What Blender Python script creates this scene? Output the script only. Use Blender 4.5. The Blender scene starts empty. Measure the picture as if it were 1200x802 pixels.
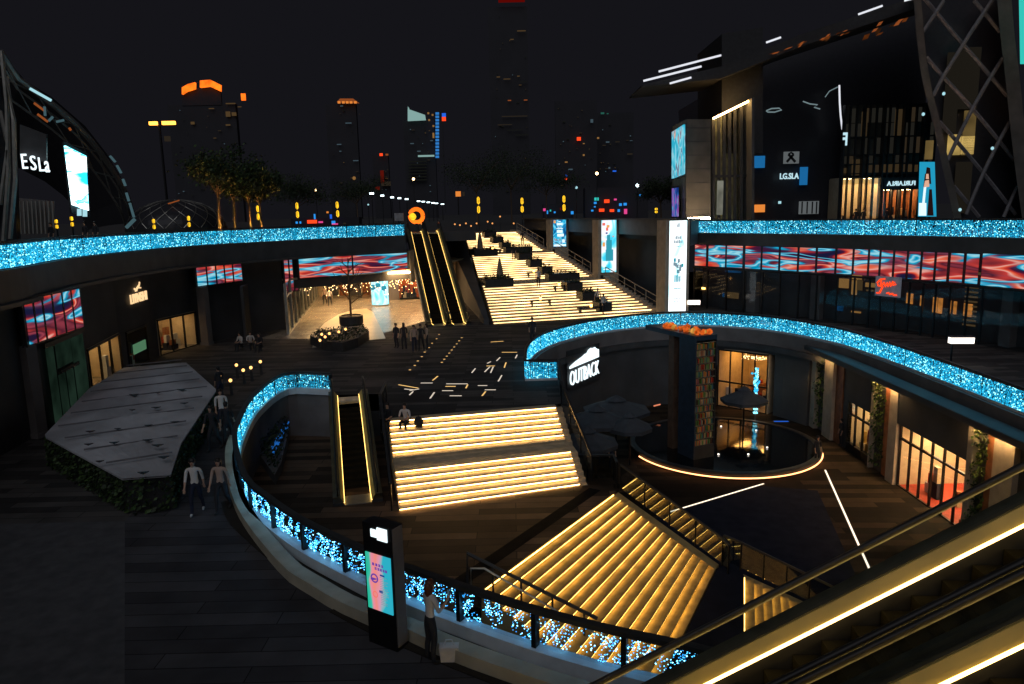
import bpy, math, random
from mathutils import Vector, Matrix
from mathutils.geometry import tessellate_polygon
RN = random.Random(11)
S = bpy.context.scene
COL = S.collection
rad = math.radians
# ------------------------------------------------------------------ camera geometry and levels
FPX, PITCH, ROLL, EYE = 860.0, rad(10), 0.023, 1.8
U, MZ, DZ, LZ = 0.0, -6.8, -8.9, -12.7      # upper deck, middle plaza, landing deck, sunken court
_c, _s = math.cos(ROLL), math.sin(ROLL)
def ray(x, y):
    u = (x-600)/FPX; v = (401-y)/FPX
    a = u*_c+v*_s; b = -u*_s+v*_c
    return Vector((a, math.cos(PITCH)+math.sin(PITCH)*b, -math.sin(PITCH)+math.cos(PITCH)*b))
def at(x, y, z):
    d = ray(x, y); t = (z-EYE)/d.z
    return Vector((d.x*t, d.y*t, z))
def atY(x, y, Y):
    d = ray(x, y); t = Y/d.y
    return Vector((d.x*t, Y, EYE+d.z*t))
def atX(x, y, X):
    d = ray(x, y); t = X/d.x
    return Vector((X, d.y*t, EYE+d.z*t))
cam_d = bpy.data.cameras.new('camera'); cam = bpy.data.objects.new('camera', cam_d); COL.objects.link(cam)
R0 = Vector((1, 0, 0)); F0 = Vector((0, math.cos(PITCH), -math.sin(PITCH))); U0 = Vector((0, math.sin(PITCH), math.cos(PITCH)))
RR = R0*_c - U0*_s; UU = R0*_s + U0*_c
m = Matrix((RR, UU, -F0)).transposed().to_4x4(); m.translation = Vector((0, 0, EYE)); cam.matrix_world = m
cam_d.sensor_width = 36; cam_d.lens = FPX/1200*36; cam_d.clip_end = 6000; cam_d.clip_start = 0.05
S.camera = cam

# ------------------------------------------------------------------ materials
def _nt(name):
    mt = bpy.data.materials.new(name); mt.use_nodes = True
    nt = mt.node_tree; nt.nodes.clear()
    return mt, nt, nt.nodes.new('ShaderNodeOutputMaterial')
def mat(name, col, rough=0.7, metal=0.0, noise=0.25, scale=3.0, bump=0.0, bscale=None, spec=0.4):
    mt, nt, out = _nt(name); N = nt.nodes; L = nt.links
    p = N.new('ShaderNodeBsdfPrincipled'); L.new(p.outputs[0], out.inputs[0])
    p.inputs['Roughness'].default_value = rough; p.inputs['Metallic'].default_value = metal
    p.inputs['Specular IOR Level'].default_value = spec
    tc = N.new('ShaderNodeTexCoord')
    n = N.new('ShaderNodeTexNoise'); n.inputs['Scale'].default_value = scale; n.inputs['Detail'].default_value = 5
    L.new(tc.outputs['Object'], n.inputs['Vector'])
    cr = N.new('ShaderNodeValToRGB')
    cr.color_ramp.elements[0].position = 0.3; cr.color_ramp.elements[1].position = 0.7
    cr.color_ramp.elements[0].color = (*[c*(1-noise) for c in col], 1)
    cr.color_ramp.elements[1].color = (*[min(1, c*(1+noise)) for c in col], 1)
    L.new(n.outputs['Fac'], cr.inputs[0]); L.new(cr.outputs[0], p.inputs['Base Color'])
    if bump:
        b = N.new('ShaderNodeBump'); b.inputs['Strength'].default_value = bump; b.inputs['Distance'].default_value = 0.03
        n2 = N.new('ShaderNodeTexNoise'); n2.inputs['Scale'].default_value = bscale or scale*6; n2.inputs['Detail'].default_value = 4
        L.new(tc.outputs['Object'], n2.inputs['Vector']); L.new(n2.outputs['Fac'], b.inputs['Height']); L.new(b.outputs[0], p.inputs['Normal'])
    return mt
def emi(name, col, strength, var=0.0, vscale=1.0):
    mt, nt, out = _nt(name)
    e = nt.nodes.new('ShaderNodeEmission'); e.inputs[0].default_value = (*col, 1); e.inputs[1].default_value = strength
    nt.links.new(e.outputs[0], out.inputs[0])
    if var:
        tc = nt.nodes.new('ShaderNodeTexCoord'); n = nt.nodes.new('ShaderNodeTexNoise'); n.inputs['Scale'].default_value = vscale
        mp = nt.nodes.new('ShaderNodeMapRange'); mp.inputs['From Min'].default_value = .3; mp.inputs['From Max'].default_value = .7
        mp.inputs['To Min'].default_value = strength*(1-var); mp.inputs['To Max'].default_value = strength*(1+var)
        nt.links.new(tc.outputs['Object'], n.inputs['Vector']); nt.links.new(n.outputs['Fac'], mp.inputs['Value']); nt.links.new(mp.outputs[0], e.inputs[1])
    return mt
def planks(name, c1, c2, cm, bw=2.4, rh=0.3, rough=0.8, rot=0.0, mortar=0.012, var=1.0, spec=.08):
    mt, nt, out = _nt(name); N = nt.nodes; L = nt.links
    p = N.new('ShaderNodeBsdfPrincipled'); L.new(p.outputs[0], out.inputs[0]); p.inputs['Roughness'].default_value = rough; p.inputs['Specular IOR Level'].default_value = spec
    g = N.new('ShaderNodeNewGeometry'); mp = N.new('ShaderNodeMapping'); mp.inputs['Rotation'].default_value = (0, 0, rot)
    L.new(g.outputs['Position'], mp.inputs[0])
    b = N.new('ShaderNodeTexBrick'); b.inputs['Scale'].default_value = 1; b.inputs['Brick Width'].default_value = bw
    b.inputs['Row Height'].default_value = rh; b.inputs['Mortar Size'].default_value = mortar; b.offset = 0.37
    b.inputs['Color1'].default_value = (0, 0, 0, 1); b.inputs['Color2'].default_value = (1, 1, 1, 1); b.inputs['Mortar'].default_value = (.5, .5, .5, 1)
    tone = N.new('ShaderNodeValToRGB'); tone.color_ramp.elements[0].position = .38; tone.color_ramp.elements[0].color = (*c2, 1); tone.color_ramp.elements[1].position = .66; tone.color_ramp.elements[1].color = (*c1, 1)
    jm = N.new('ShaderNodeMix'); jm.data_type = 'RGBA'; jm.inputs[7].default_value = (*cm, 1); L.new(b.outputs['Color'], tone.inputs[0]); L.new(b.outputs['Fac'], jm.inputs[0]); L.new(tone.outputs[0], jm.inputs[6])
    L.new(mp.outputs[0], b.inputs['Vector'])
    n = N.new('ShaderNodeTexNoise'); n.inputs['Scale'].default_value = 0.9; n.inputs['Detail'].default_value = 6; L.new(mp.outputs[0], n.inputs['Vector'])
    mx = N.new('ShaderNodeMix'); mx.data_type = 'RGBA'; mx.blend_type = 'MULTIPLY'; mx.inputs[0].default_value = 0.6*var
    cr = N.new('ShaderNodeValToRGB'); cr.color_ramp.elements[0].position = .3; cr.color_ramp.elements[0].color = (.35, .35, .35, 1); cr.color_ramp.elements[1].position = .7
    L.new(n.outputs['Fac'], cr.inputs[0]); L.new(jm.outputs[2], mx.inputs[6]); L.new(cr.outputs[0], mx.inputs[7]); L.new(mx.outputs[2], p.inputs['Base Color'])
    bp = N.new('ShaderNodeBump'); bp.inputs['Strength'].default_value = .4; bp.inputs['Distance'].default_value = .01
    L.new(b.outputs['Fac'], bp.inputs['Height']); bp.invert = True; L.new(bp.outputs[0], p.inputs['Normal'])
    return mt
def glass(name, tint=(.8, .9, .95), gl=0.1):
    mt, nt, out = _nt(name); N = nt.nodes; L = nt.links
    t = N.new('ShaderNodeBsdfTransparent'); t.inputs[0].default_value = (*tint, 1)
    g = N.new('ShaderNodeBsdfGlossy'); g.inputs['Roughness'].default_value = .03
    mx = N.new('ShaderNodeMixShader'); mx.inputs[0].default_value = gl
    L.new(t.outputs[0], mx.inputs[1]); L.new(g.outputs[0], mx.inputs[2]); L.new(mx.outputs[0], out.inputs[0])
    return mt
def screen(name, stops, strength=1.0, sc=(.25, .25, 1.3), dist=2.0, base=1.0, off=0.0, detail=1.5, axis=None):
    """a lit video picture: coloured bands flowing across the panel"""
    mt, nt, out = _nt(name); N = nt.nodes; L = nt.links
    g = N.new('ShaderNodeNewGeometry'); mp = N.new('ShaderNodeMapping'); mp.inputs['Scale'].default_value = sc; mp.inputs['Location'].default_value = (off, off*.7, off*.3)
    L.new(g.outputs['Position'], mp.inputs[0])
    n = N.new('ShaderNodeTexNoise'); n.inputs['Scale'].default_value = base; n.inputs['Detail'].default_value = detail; n.inputs['Distortion'].default_value = dist
    L.new(mp.outputs[0], n.inputs['Vector'])
    cr = N.new('ShaderNodeValToRGB'); el = cr.color_ramp.elements
    while len(el) < len(stops): el.new(.5)
    for e, (p, c) in zip(el, stops): e.position = p; e.color = (*c, 1)
    if axis:                                           # a picture that runs across the panel from one edge to the other
        o_, d_, w_ = axis; sb = N.new('ShaderNodeVectorMath'); sb.operation = 'SUBTRACT'; sb.inputs[1].default_value = o_; L.new(g.outputs['Position'], sb.inputs[0])
        dt = N.new('ShaderNodeVectorMath'); dt.operation = 'DOT_PRODUCT'; dt.inputs[1].default_value = d_; L.new(sb.outputs[0], dt.inputs[0])
        ad = N.new('ShaderNodeMath'); ad.operation = 'MULTIPLY_ADD'; ad.inputs[1].default_value = w_; L.new(n.outputs['Fac'], ad.inputs[0]); L.new(dt.outputs['Value'], ad.inputs[2]); L.new(ad.outputs[0], cr.inputs[0])
    else: L.new(n.outputs['Fac'], cr.inputs[0])
    e = N.new('ShaderNodeEmission'); e.inputs[1].default_value = strength; L.new(cr.outputs[0], e.inputs[0]); L.new(e.outputs[0], out.inputs[0])
    return mt
def wave_screen(name, strength=1.0):
    mt, nt, out = _nt(name); N = nt.nodes; L = nt.links
    g = N.new('ShaderNodeNewGeometry')
    def layer(sc, loc, stops, dist):
        mp = N.new('ShaderNodeMapping'); mp.inputs['Scale'].default_value = sc; mp.inputs['Location'].default_value = loc; L.new(g.outputs['Position'], mp.inputs[0])
        n = N.new('ShaderNodeTexNoise'); n.inputs['Scale'].default_value = 1; n.inputs['Detail'].default_value = .6; n.inputs['Distortion'].default_value = dist; L.new(mp.outputs[0], n.inputs['Vector'])
        cr = N.new('ShaderNodeValToRGB'); el = cr.color_ramp.elements
        while len(el) < len(stops): el.new(.5)
        for e, (p, c) in zip(el, stops): e.position = p; e.color = (*c, 1)
        L.new(n.outputs['Fac'], cr.inputs[0]); return cr
    a = layer((.21, .21, 1.45), (0, 0, 0), [(.28, (.012, .012, .05)), (.37, (.10, .01, .04)), (.43, (.75, .05, .03)), (.47, (1, .20, .10)), (.50, (1, .5, .42)), (.53, (.7, .06, .05)), (.60, (.10, .015, .03)), (.66, (.42, .06, .09)), (.75, (.02, .01, .04))], .9)
    b = layer((.2, .2, 1.6), (7.3, 2.2, 5), [(.40, (0, 0, 0)), (.50, (.0, .10, .22)), (.545, (.02, .5, .8)), (.575, (.45, .9, 1)), (.61, (.0, .4, .7)), (.68, (0, 0, 0))], 1.0)
    mx = N.new('ShaderNodeMix'); mx.data_type = 'RGBA'; mx.blend_type = 'MIX'
    bw = N.new('ShaderNodeRGBToBW'); L.new(b.outputs[0], bw.inputs[0])
    ma = N.new('ShaderNodeMath'); ma.operation = 'MULTIPLY'; ma.inputs[1].default_value = 4; ma.use_clamp = True; L.new(bw.outputs[0], ma.inputs[0])
    L.new(ma.outputs[0], mx.inputs[0]); L.new(a.outputs[0], mx.inputs[6]); L.new(b.outputs[0], mx.inputs[7])
    e = N.new('ShaderNodeEmission'); e.inputs[1].default_value = strength; L.new(mx.outputs[2], e.inputs[0]); L.new(e.outputs[0], out.inputs[0])
    return mt

M = {}
M['plaza'] = planks('plaza_paving', (.10, .092, .088), (.045, .042, .042), (.018, .017, .017), 2.6, .42, spec=.2)
M['deckwood'] = planks('deck_boards', (.15, .096, .064), (.055, .037, .026), (.012, .009, .007), 3.6, .5)
M['walk'] = planks('walk_boards', (.092, .090, .098), (.064, .062, .068), (.02, .02, .02), 5.2, .5)
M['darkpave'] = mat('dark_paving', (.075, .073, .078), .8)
M['ground'] = mat('ground_asphalt', (.06, .06, .062), .9, scale=.3)
M['court'] = planks('court_boards', (.062, .042, .027), (.018, .013, .010), (.010, .008, .007), 4.2, .6, rot=rad(4))
M['courtblue'] = mat('court_dark_stone', (.019, .022, .036), .8, scale=1.5, spec=.02)
M['tile'] = planks('hall_tiles', (.34, .30, .25), (.27, .24, .2), (.15, .13, .11), 1.2, .6, rough=.25, var=.4, spec=.5)
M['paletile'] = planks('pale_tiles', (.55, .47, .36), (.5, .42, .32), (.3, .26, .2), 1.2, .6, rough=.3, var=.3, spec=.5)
M['concrete'] = mat('grey_concrete', (.17, .15, .145), .8, noise=.2, scale=.8, bump=.2)
M['fascia'] = mat('fascia_dark_metal', (.06, .06, .063), .5, scale=1)
M['tactile'] = mat('tactile_paving', (.010, .009, .009), .9, spec=.02)
M['roofdark'] = mat('roof_dark_metal', (.026, .026, .029), .7)
M['seam'] = mat('seam_fabric', (.16, .16, .175), .85)
M['black'] = mat('black_paint', (.03, .03, .032), .5)
M['blackmetal'] = mat('black_metal', (.02, .02, .022), .35, metal=.6)
M['darkwall'] = mat('dark_wall', (.065, .063, .065), .7, scale=.5)
M['stone'] = mat('beige_stone', (.46, .38, .29), .7, noise=.15, scale=2, bump=.15)
M['kerb'] = mat('kerb_stone', (.42, .38, .29), .75, noise=.2, scale=1.4, bump=.2)
M['white'] = mat('white_panel', (.6, .62, .65), .5, noise=.1)
M['steel'] = mat('brushed_steel', (.45, .44, .4), .35, metal=.8, noise=.15)
M['olive'] = mat('olive_steel', (.55, .42, .13), .5, metal=.0, noise=.15, scale=1.2)
M['rubber'] = mat('black_rubber', (.02, .018, .017), .45)
M['treadmetal'] = mat('step_metal', (.010, .0095, .008), .9, metal=.0, spec=.03)
M['glass'] = glass('clear_glass', (.93, .96, .97), .045)
M['glassdull'] = glass('dull_glass', (.85, .88, .9), .012)
M['glassgloss'] = glass('reflective_glass', (.75, .8, .82), .16)
M['darkglass'] = mat('dark_glass', (.035, .035, .042), .35, noise=.1, spec=.25)
M['stepamber'] = mat('step_stone_amber', (.46, .32, .13), .65, noise=.25, scale=2.5, spec=.15)
M['stepstone'] = mat('step_stone', (.55, .43, .28), .65, noise=.22, scale=2.5)
M['fabric'] = mat('grey_fabric', (.40, .40, .425), .85, noise=.3, scale=.55, bump=1.0, bscale=1.5)
M['leaf'] = mat('leaf_green', (.05, .09, .025), .6, noise=.5, scale=3)
M['leaf2'] = mat('leaf_dark', (.022, .038, .014), .6, noise=.5, scale=3)
M['soil'] = mat('soil', (.02, .016, .012), .95)
M['bark'] = mat('bark', (.12, .08, .05), .9, noise=.4, scale=6, bump=.6)
M['brownpanel'] = mat('brown_panel', (.12, .07, .045), .6, noise=.3)
M['wood'] = mat('red_wood', (.28, .10, .035), .5, noise=.35, scale=2.5)
M['greenpaint'] = mat('green_paint', (.06, .16, .07), .6, noise=.25, scale=1)
M['plaster'] = mat('warm_plaster', (.6, .48, .32), .8, noise=.1)
M['skin'] = mat('skin', (.48, .28, .19), .55, noise=.08)
M['hair'] = mat('dark_hair', (.015, .012, .01), .5)
M['hairred'] = mat('reddish_hair', (.10, .03, .012), .5)
M['shirtw'] = mat('white_cloth', (.62, .58, .55), .85, noise=.08, bump=.3, bscale=20)
M['shirtd'] = mat('dark_cloth', (.025, .025, .03), .85, noise=.2)
M['jeans'] = mat('navy_cloth', (.018, .022, .045), .85, noise=.2)
M['beige_cl'] = mat('beige_cloth', (.42, .30, .24), .85, noise=.1)
M['shoe'] = mat('shoe_dark', (.03, .03, .03), .6)
M['shoew'] = mat('shoe_white', (.5, .5, .5), .6)
M['city'] = mat('tower_cladding', (.026, .026, .034), .7, noise=.15, scale=.05)
M['canvas'] = mat('parasol_canvas', (.06, .065, .076), .85, noise=.2, scale=2)
M['canvastan'] = mat('folded_canvas', (.2, .16, .12), .85, noise=.15, scale=4)
M['water'] = mat('pool_water', (.004, .005, .007), .06, noise=.1, spec=.5, bump=.08, bscale=3)
# lit things
M['bulb1'] = emi('bulb_blue', (.008, .33, .60), 1.2)
M['bulb2'] = emi('bulb_cyan', (.03, .55, .88), 1.5)
M['bulb3'] = emi('bulb_white', (.28, .85, 1), 2.6)
M['nbulb1'] = emi('near_bulb_blue', (.03, .36, .95), 2.8)
M['nbulb2'] = emi('near_bulb_cyan', (.08, .50, .95), 6.0)
M['nbulb3'] = emi('near_bulb_white', (.22, .65, .95), 10.0)
M['stepled'] = emi('step_led', (1, .60, .21), 15, .12, 1.5)
M['stepled2'] = emi('step_led_amber', (1, .60, .13), 8, .35, 1.5)
M['bigled'] = emi('stair_led', (1, .64, .27), 3.6, .55, .55)
M['escled'] = emi('escalator_led', (1, .64, .16), 13)
M['escled_dim'] = emi('escalator_led_dim', (1, .60, .15), 4)
M['warm'] = emi('warm_lamp', (1, .62, .27), 9)
M['warmdim'] = emi('warm_lamp_dim', (1, .55, .2), 3)
M['amber'] = emi('amber_lamp', (1, .45, .09), 10)
M['orange'] = emi('orange_flood', (1, .16, .01), 1.6, .4, .2)
M['whitelamp'] = emi('white_lamp', (.9, .97, 1), 6)
M['signwhite'] = emi('white_sign', (.80, .95, 1), 1.5)
M['cyan'] = emi('cyan_light', (.03, .45, .8), 1.4)
M['cyanb'] = emi('cyan_bright', (.25, .85, 1), 2.2)
M['red'] = emi('red_neon', (1, .06, .012), 1.4)
M['blue'] = emi('blue_neon', (.02, .15, .9), .9)
M['yellow'] = emi('yellow_lantern', (1, .55, .02), 1.5, .3, 3)
M['wavescreen'] = wave_screen('wave_screen', .78)
M['poolrim'] = emi('pool_rim_led', (1, .42, .16), 4)
M['winwarm'] = emi('lit_window', (1, .6, .25), .07)
M['winwarm2'] = emi('lit_window_warm', (1, .5, .15), .25)
M['wincool'] = emi('lit_window_cool', (.5, .8, 1), .09)

# ------------------------------------------------------------------ mesh builder
class MB:
    def __init__(s): s.v = []; s.f = []; s.m = []
    def add(s, vs, fs, m=0):
        b = len(s.v); s.v += [tuple(p) for p in vs]; s.f += [tuple(b+i for i in f) for f in fs]; s.m += [m]*len(fs)
    def hexa(s, p, m=0):
        s.add(p, [(3, 2, 1, 0), (4, 5, 6, 7), (0, 1, 5, 4), (1, 2, 6, 5), (2, 3, 7, 6), (3, 0, 4, 7)], m); return s
    def box(s, c, d, rz=0.0, m=0):
        cx, cy, cz = c; dx, dy, dz = d[0]/2, d[1]/2, d[2]/2; co, si = math.cos(rz), math.sin(rz)
        s.hexa([(cx+x*co-y*si, cy+x*si+y*co, cz+z) for z in (-dz, dz) for x, y in ((-dx, -dy), (dx, -dy), (dx, dy), (-dx, dy))], m); return s
    def prism(s, poly, z0, z1, m=0):
        n = len(poly); a = sum(poly[i][0]*poly[(i+1) % n][1]-poly[(i+1) % n][0]*poly[i][1] for i in range(n))
        if a < 0: poly = poly[::-1]
        tris = tessellate_polygon([[Vector((p[0], p[1], 0)) for p in poly]])
        vs = [(p[0], p[1], z0) for p in poly]+[(p[0], p[1], z1) for p in poly]; fs = []
        for t in tris:
            q = [poly[i] for i in t]
            ar = (q[1][0]-q[0][0])*(q[2][1]-q[0][1])-(q[2][0]-q[0][0])*(q[1][1]-q[0][1])
            if ar < 0: t = t[::-1]
            fs.append((t[2], t[1], t[0])); fs.append(tuple(i+n for i in t))
        fs += [(i, (i+1) % n, n+(i+1) % n, n+i) for i in range(n)]
        s.add(vs, fs, m); return s
    def strip(s, path, z0, z1, t, m=0, off=0.0):
        """a wall of thickness t along a plan path; z0/z1 numbers"""
        a = offset(path, off-t/2); b = offset(path, off+t/2); n = len(path)
        vs = [(p[0], p[1], z) for z in (z0, z1) for q in (a, b) for p in q]; fs = []
        A, B, C, D = 0, n, 2*n, 3*n
        for i in range(n-1):
            fs += [(A+i, A+i+1, C+i+1, C+i), (B+i+1, B+i, D+i, D+i+1), (C+i, C+i+1, D+i+1, D+i), (A+i+1, A+i, B+i, B+i+1)]
        fs += [(A, C, D, B), (A+n-1, B+n-1, D+n-1, C+n-1)]
        s.add(vs, fs, m); return s
    def bar(s, a, b, w, h, m=0, up=(0, 0, 1)):
        a = Vector(a); b = Vector(b); d = (b-a).normalized(); u = Vector(up)
        x = d.cross(u)
        if x.length < 1e-4: x = d.cross(Vector((1, 0, 0)))
        x.normalize(); y = x.cross(d).normalized()
        p = []
        for q in (a, b):
            p += [q-x*w/2-y*h/2, q+x*w/2-y*h/2, q+x*w/2+y*h/2, q-x*w/2+y*h/2]
        s.add(p, [(0, 1, 2, 3), (7, 6, 5, 4), (0, 4, 5, 1), (1, 5, 6, 2), (2, 6, 7, 3), (3, 7, 4, 0)], m); return s
    def tube(s, path, r, n=6, m=0):
        P = [Vector(p) for p in path]; rs = r if isinstance(r, (list, tuple)) else [r]*len(P); vs = []; fs = []
        for i, p in enumerate(P):
            d = (P[min(i+1, len(P)-1)]-P[max(i-1, 0)]).normalized()
            x = d.cross(Vector((0, 0, 1)))
            if x.length < 1e-3: x = d.cross(Vector((1, 0, 0)))
            x.normalize(); y = x.cross(d)
            for k in range(n):
                an = 2*math.pi*k/n; vs.append(p+(x*math.cos(an)+y*math.sin(an))*rs[i])
        for i in range(len(P)-1):
            for k in range(n):
                fs.append((i*n+k, i*n+(k+1) % n, (i+1)*n+(k+1) % n, (i+1)*n+k))
        fs.append(tuple(range(n))[::-1]); fs.append(tuple((len(P)-1)*n+k for k in range(n)))
        s.add(vs, fs, m); return s
    def lathe(s, prof, c=(0, 0, 0), n=16, m=0):
        vs = []; fs = []
        for r, z in prof:
            for k in range(n):
                an = 2*math.pi*k/n; vs.append((c[0]+r*math.cos(an), c[1]+r*math.sin(an), c[2]+z))
        for i in range(len(prof)-1):
            for k in range(n):
                fs.append((i*n+k, i*n+(k+1) % n, (i+1)*n+(k+1) % n, (i+1)*n+k))
        fs.append(tuple(range(n))[::-1]); fs.append(tuple((len(prof)-1)*n+k for k in range(n)))
        s.add(vs, fs, m); return s
    def octa(s, c, r, m=0):
        x, y, z = c
        s.add([(x+r, y, z), (x-r, y, z), (x, y+r, z), (x, y-r, z), (x, y, z+r), (x, y, z-r)],
              [(0, 2, 4), (2, 1, 4), (1, 3, 4), (3, 0, 4), (2, 0, 5), (1, 2, 5), (3, 1, 5), (0, 3, 5)], m); return s
    def blob(s, c, r, m=0, jit=.15, n=7, k=5):
        prof = []
        for i in range(k):
            th = math.pi*(i+.5)/k; prof.append((math.sin(th), -math.cos(th)))
        b = len(s.v); s.lathe([(a*r, z*r) for a, z in prof], c, n, m)
        for i in range(b, len(s.v)):
            x, y, z = s.v[i]; j = 1+RN.uniform(-jit, jit); s.v[i] = (c[0]+(x-c[0])*j, c[1]+(y-c[1])*j, c[2]+(z-c[2])*j)
        return s
    def leaf(s, c, r, m=0):
        n = Vector((RN.gauss(0, 1), RN.gauss(0, 1), RN.gauss(0, 1))).normalized(); x = n.orthogonal().normalized(); y = n.cross(x); c = Vector(c)
        s.add([c-x*r, c+y*r*.55, c+x*r, c-y*r*.55], [(0, 1, 2, 3)], m)
    def build(s, name, mats, parent=None, smooth=False, label=None, kind=None):
        me = bpy.data.meshes.new(name)
        o = Vector((0, 0, 0)); q = parent
        while q is not None: o = o+q.location; q = q.parent
        me.from_pydata([tuple(Vector(p)-o) for p in s.v], [], s.f); me.update()
        if not isinstance(mats, (list, tuple)): mats = [mats]
        for mm in mats: me.materials.append(M[mm] if isinstance(mm, str) else mm)
        me.polygons.foreach_set('material_index', s.m)
        if smooth: me.polygons.foreach_set('use_smooth', [True]*len(s.f))
        ob = bpy.data.objects.new(name, me); COL.objects.link(ob)
        if parent is not None: ob.parent = parent
        if label: ob['label'] = label
        if kind: ob['kind'] = kind
        return ob
def offset(path, d):
    if abs(d) < 1e-9: return [Vector((p[0], p[1])) for p in path]
    out = []
    for i, p in enumerate(path):
        a = Vector((path[max(i-1, 0)][0], path[max(i-1, 0)][1])); b = Vector((path[min(i+1, len(path)-1)][0], path[min(i+1, len(path)-1)][1]))
        t = (b-a).normalized(); out.append(Vector((p[0]-t.y*d, p[1]+t.x*d)))
    return out
def smooth_path(pts, step=0.7):
    P = [Vector((p[0], p[1])) for p in pts]; out = []
    for i in range(len(P)-1):
        p0 = P[i-1] if i else P[0]*2-P[1]; p1 = P[i]; p2 = P[i+1]; p3 = P[i+2] if i+2 < len(P) else P[-1]*2-P[-2]
        n = max(1, int((p2-p1).length/step))
        for k in range(n):
            t = k/n
            out.append(.5*((2*p1)+(p2-p0)*t+(2*p0-5*p1+4*p2-p3)*t*t+(3*p1-p0-3*p2+p3)*t**3))
    out.append(P[-1]); return out
def plen(path): return sum((path[i+1]-path[i]).length for i in range(len(path)-1))
def along(path, d):
    for i in range(len(path)-1):
        l = (path[i+1]-path[i]).length
        if d <= l or i == len(path)-2:
            t = (path[i+1]-path[i])/l; return path[i]+t*min(d, l), t
        d -= l
def tag(o, label=None, cat=None, group=None, kind=None):
    if label: o['label'] = label
    if cat: o['category'] = cat
    if group: o['group'] = group
    if kind: o['kind'] = kind
    return o
def thing(name, label, cat, loc=(0, 0, 0), group=None, rz=0.0):
    o = bpy.data.objects.new(name, None); COL.objects.link(o); o.location = loc; o.rotation_euler = (0, 0, rz); o.empty_display_size = .2
    return tag(o, label, cat, group)
def copy_tree(o, parent=None, loc=None, rz=None, label=None):
    c = o.copy(); COL.objects.link(c)
    if parent is not None: c.parent = parent
    if loc is not None: c.location = loc
    if rz is not None: c.rotation_euler = (0, 0, rz)
    if label: c['label'] = label
    for ch in list(o.children): copy_tree(ch, c)
    return c
def text_mesh(txt, size, depth=.05, bold=.0, sx=1.0):
    cu = bpy.data.curves.new('lettering', 'FONT'); cu.body = txt; cu.size = size; cu.extrude = depth; cu.offset = bold; cu.resolution_u = 3
    ob = bpy.data.objects.new('lettering', cu); COL.objects.link(ob)
    dg = bpy.context.evaluated_depsgraph_get(); me = bpy.data.meshes.new_from_object(ob.evaluated_get(dg))
    COL.objects.unlink(ob); bpy.data.objects.remove(ob)
    vs = [(v.co.x*sx, v.co.y, v.co.z) for v in me.vertices]; fs = [tuple(p.vertices) for p in me.polygons]
    return vs, fs
class Frame:
    """a facade line from p0 to p1 in plan; u along it, d out of it towards the viewer"""
    def __init__(s, p0, p1):
        s.p = Vector((p0[0], p0[1])); e = Vector((p1[0], p1[1]))-s.p; s.len = e.length; s.t = e.normalized()
        n = Vector((-s.t.y, s.t.x))
        if n.dot(-s.p) < 0: n = -n
        s.n = n
    def pt(s, u, d, z):
        q = s.p+s.t*u+s.n*d; return (q.x, q.y, z)
    def box(s, mb, u0, u1, d0, d1, z0, z1, m=0):
        if u1 < u0: u0, u1 = u1, u0
        P = [s.pt(u, d, z) for z in (z0, z1) for u, d in ((u0, d0), (u1, d0), (u1, d1), (u0, d1))]
        a, b, c = Vector(P[1])-Vector(P[0]), Vector(P[3])-Vector(P[0]), Vector(P[4])-Vector(P[0])
        if a.cross(b).dot(c) < 0: P = [P[i] for i in (1, 0, 3, 2, 5, 4, 7, 6)]
        mb.hexa(P, m); return mb
    def ucol(s, x, y):
        """u where the sight line through photo column x meets the facade plane"""
        d = ray(x, y); nx = s.n; k = s.p.dot(nx)/(d.x*nx.x+d.y*nx.y); q = Vector((d.x*k, d.y*k)); return (q-s.p).dot(s.t), EYE+d.z*k
    def text(s, mb, txt, size, u, z, d, depth=.04, bold=0.0, m=0, sx=1.0):
        vs, fs = text_mesh(txt, size, depth, bold, sx)
        rt = Vector((-s.n.y, s.n.x)); sgn = 1 if rt.dot(s.t) > 0 else -1
        mb.add([s.pt(u+sgn*v[0], d+v[2], z+v[1]) for v in vs], fs, m); return mb

def px(p):
    q = Vector(p)-Vector((0, 0, EYE)); fw = q.dot(F0); a = q.dot(R0)/fw; b = q.dot(U0)/fw
    return 600+(a*_c-b*_s)*FPX, 401-(a*_s+b*_c)*FPX

# ------------------------------------------------------------------ plan lines
B = smooth_path([(-8.91, 35.07), (-11.15, 35.31), (-11.32, 31.48), (-10.51, 27.19), (-9.66, 24.44), (-8.02, 20.82), (-6.87, 19.21), (-5.5, 17.6), (-3.95, 16.15), (-2.55, 14.96), (-.98, 13.85), (.21, 13.07), (1.6, 12.3), (2.84, 11.75), (3.9, 11.3), (7, 10.6)], .5)
R = [Vector((2.31, 37.15))]+smooth_path([(0.66, 37.12), (0.87, 41.29), (1.75, 45.08), (3.6, 48.5), (7.45, 52.3), (12.72, 53.9), (17.6, 51.3), (20.2, 46), (20.8, 41), (20.9, 35.19), (20.8, 28.99), (20.8, 22), (20.2, 15)], .7)
ST1 = dict(TL=Vector((-5.41, 30.62)), TR=Vector((1.87, 32.26)), BL=Vector((-4.27, 25.41)), BR=Vector((2.56, 27.54)))
HOLE = list(B)+[Vector((13, 10.8)), Vector((18, 12.2))]+R[::-1]+[ST1['TR']+Vector((.35, .1)), ST1['TL']+Vector((-.35, -.1)), Vector((-6.6, 35.0)), Vector((-8.85, 35.0))]
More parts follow.
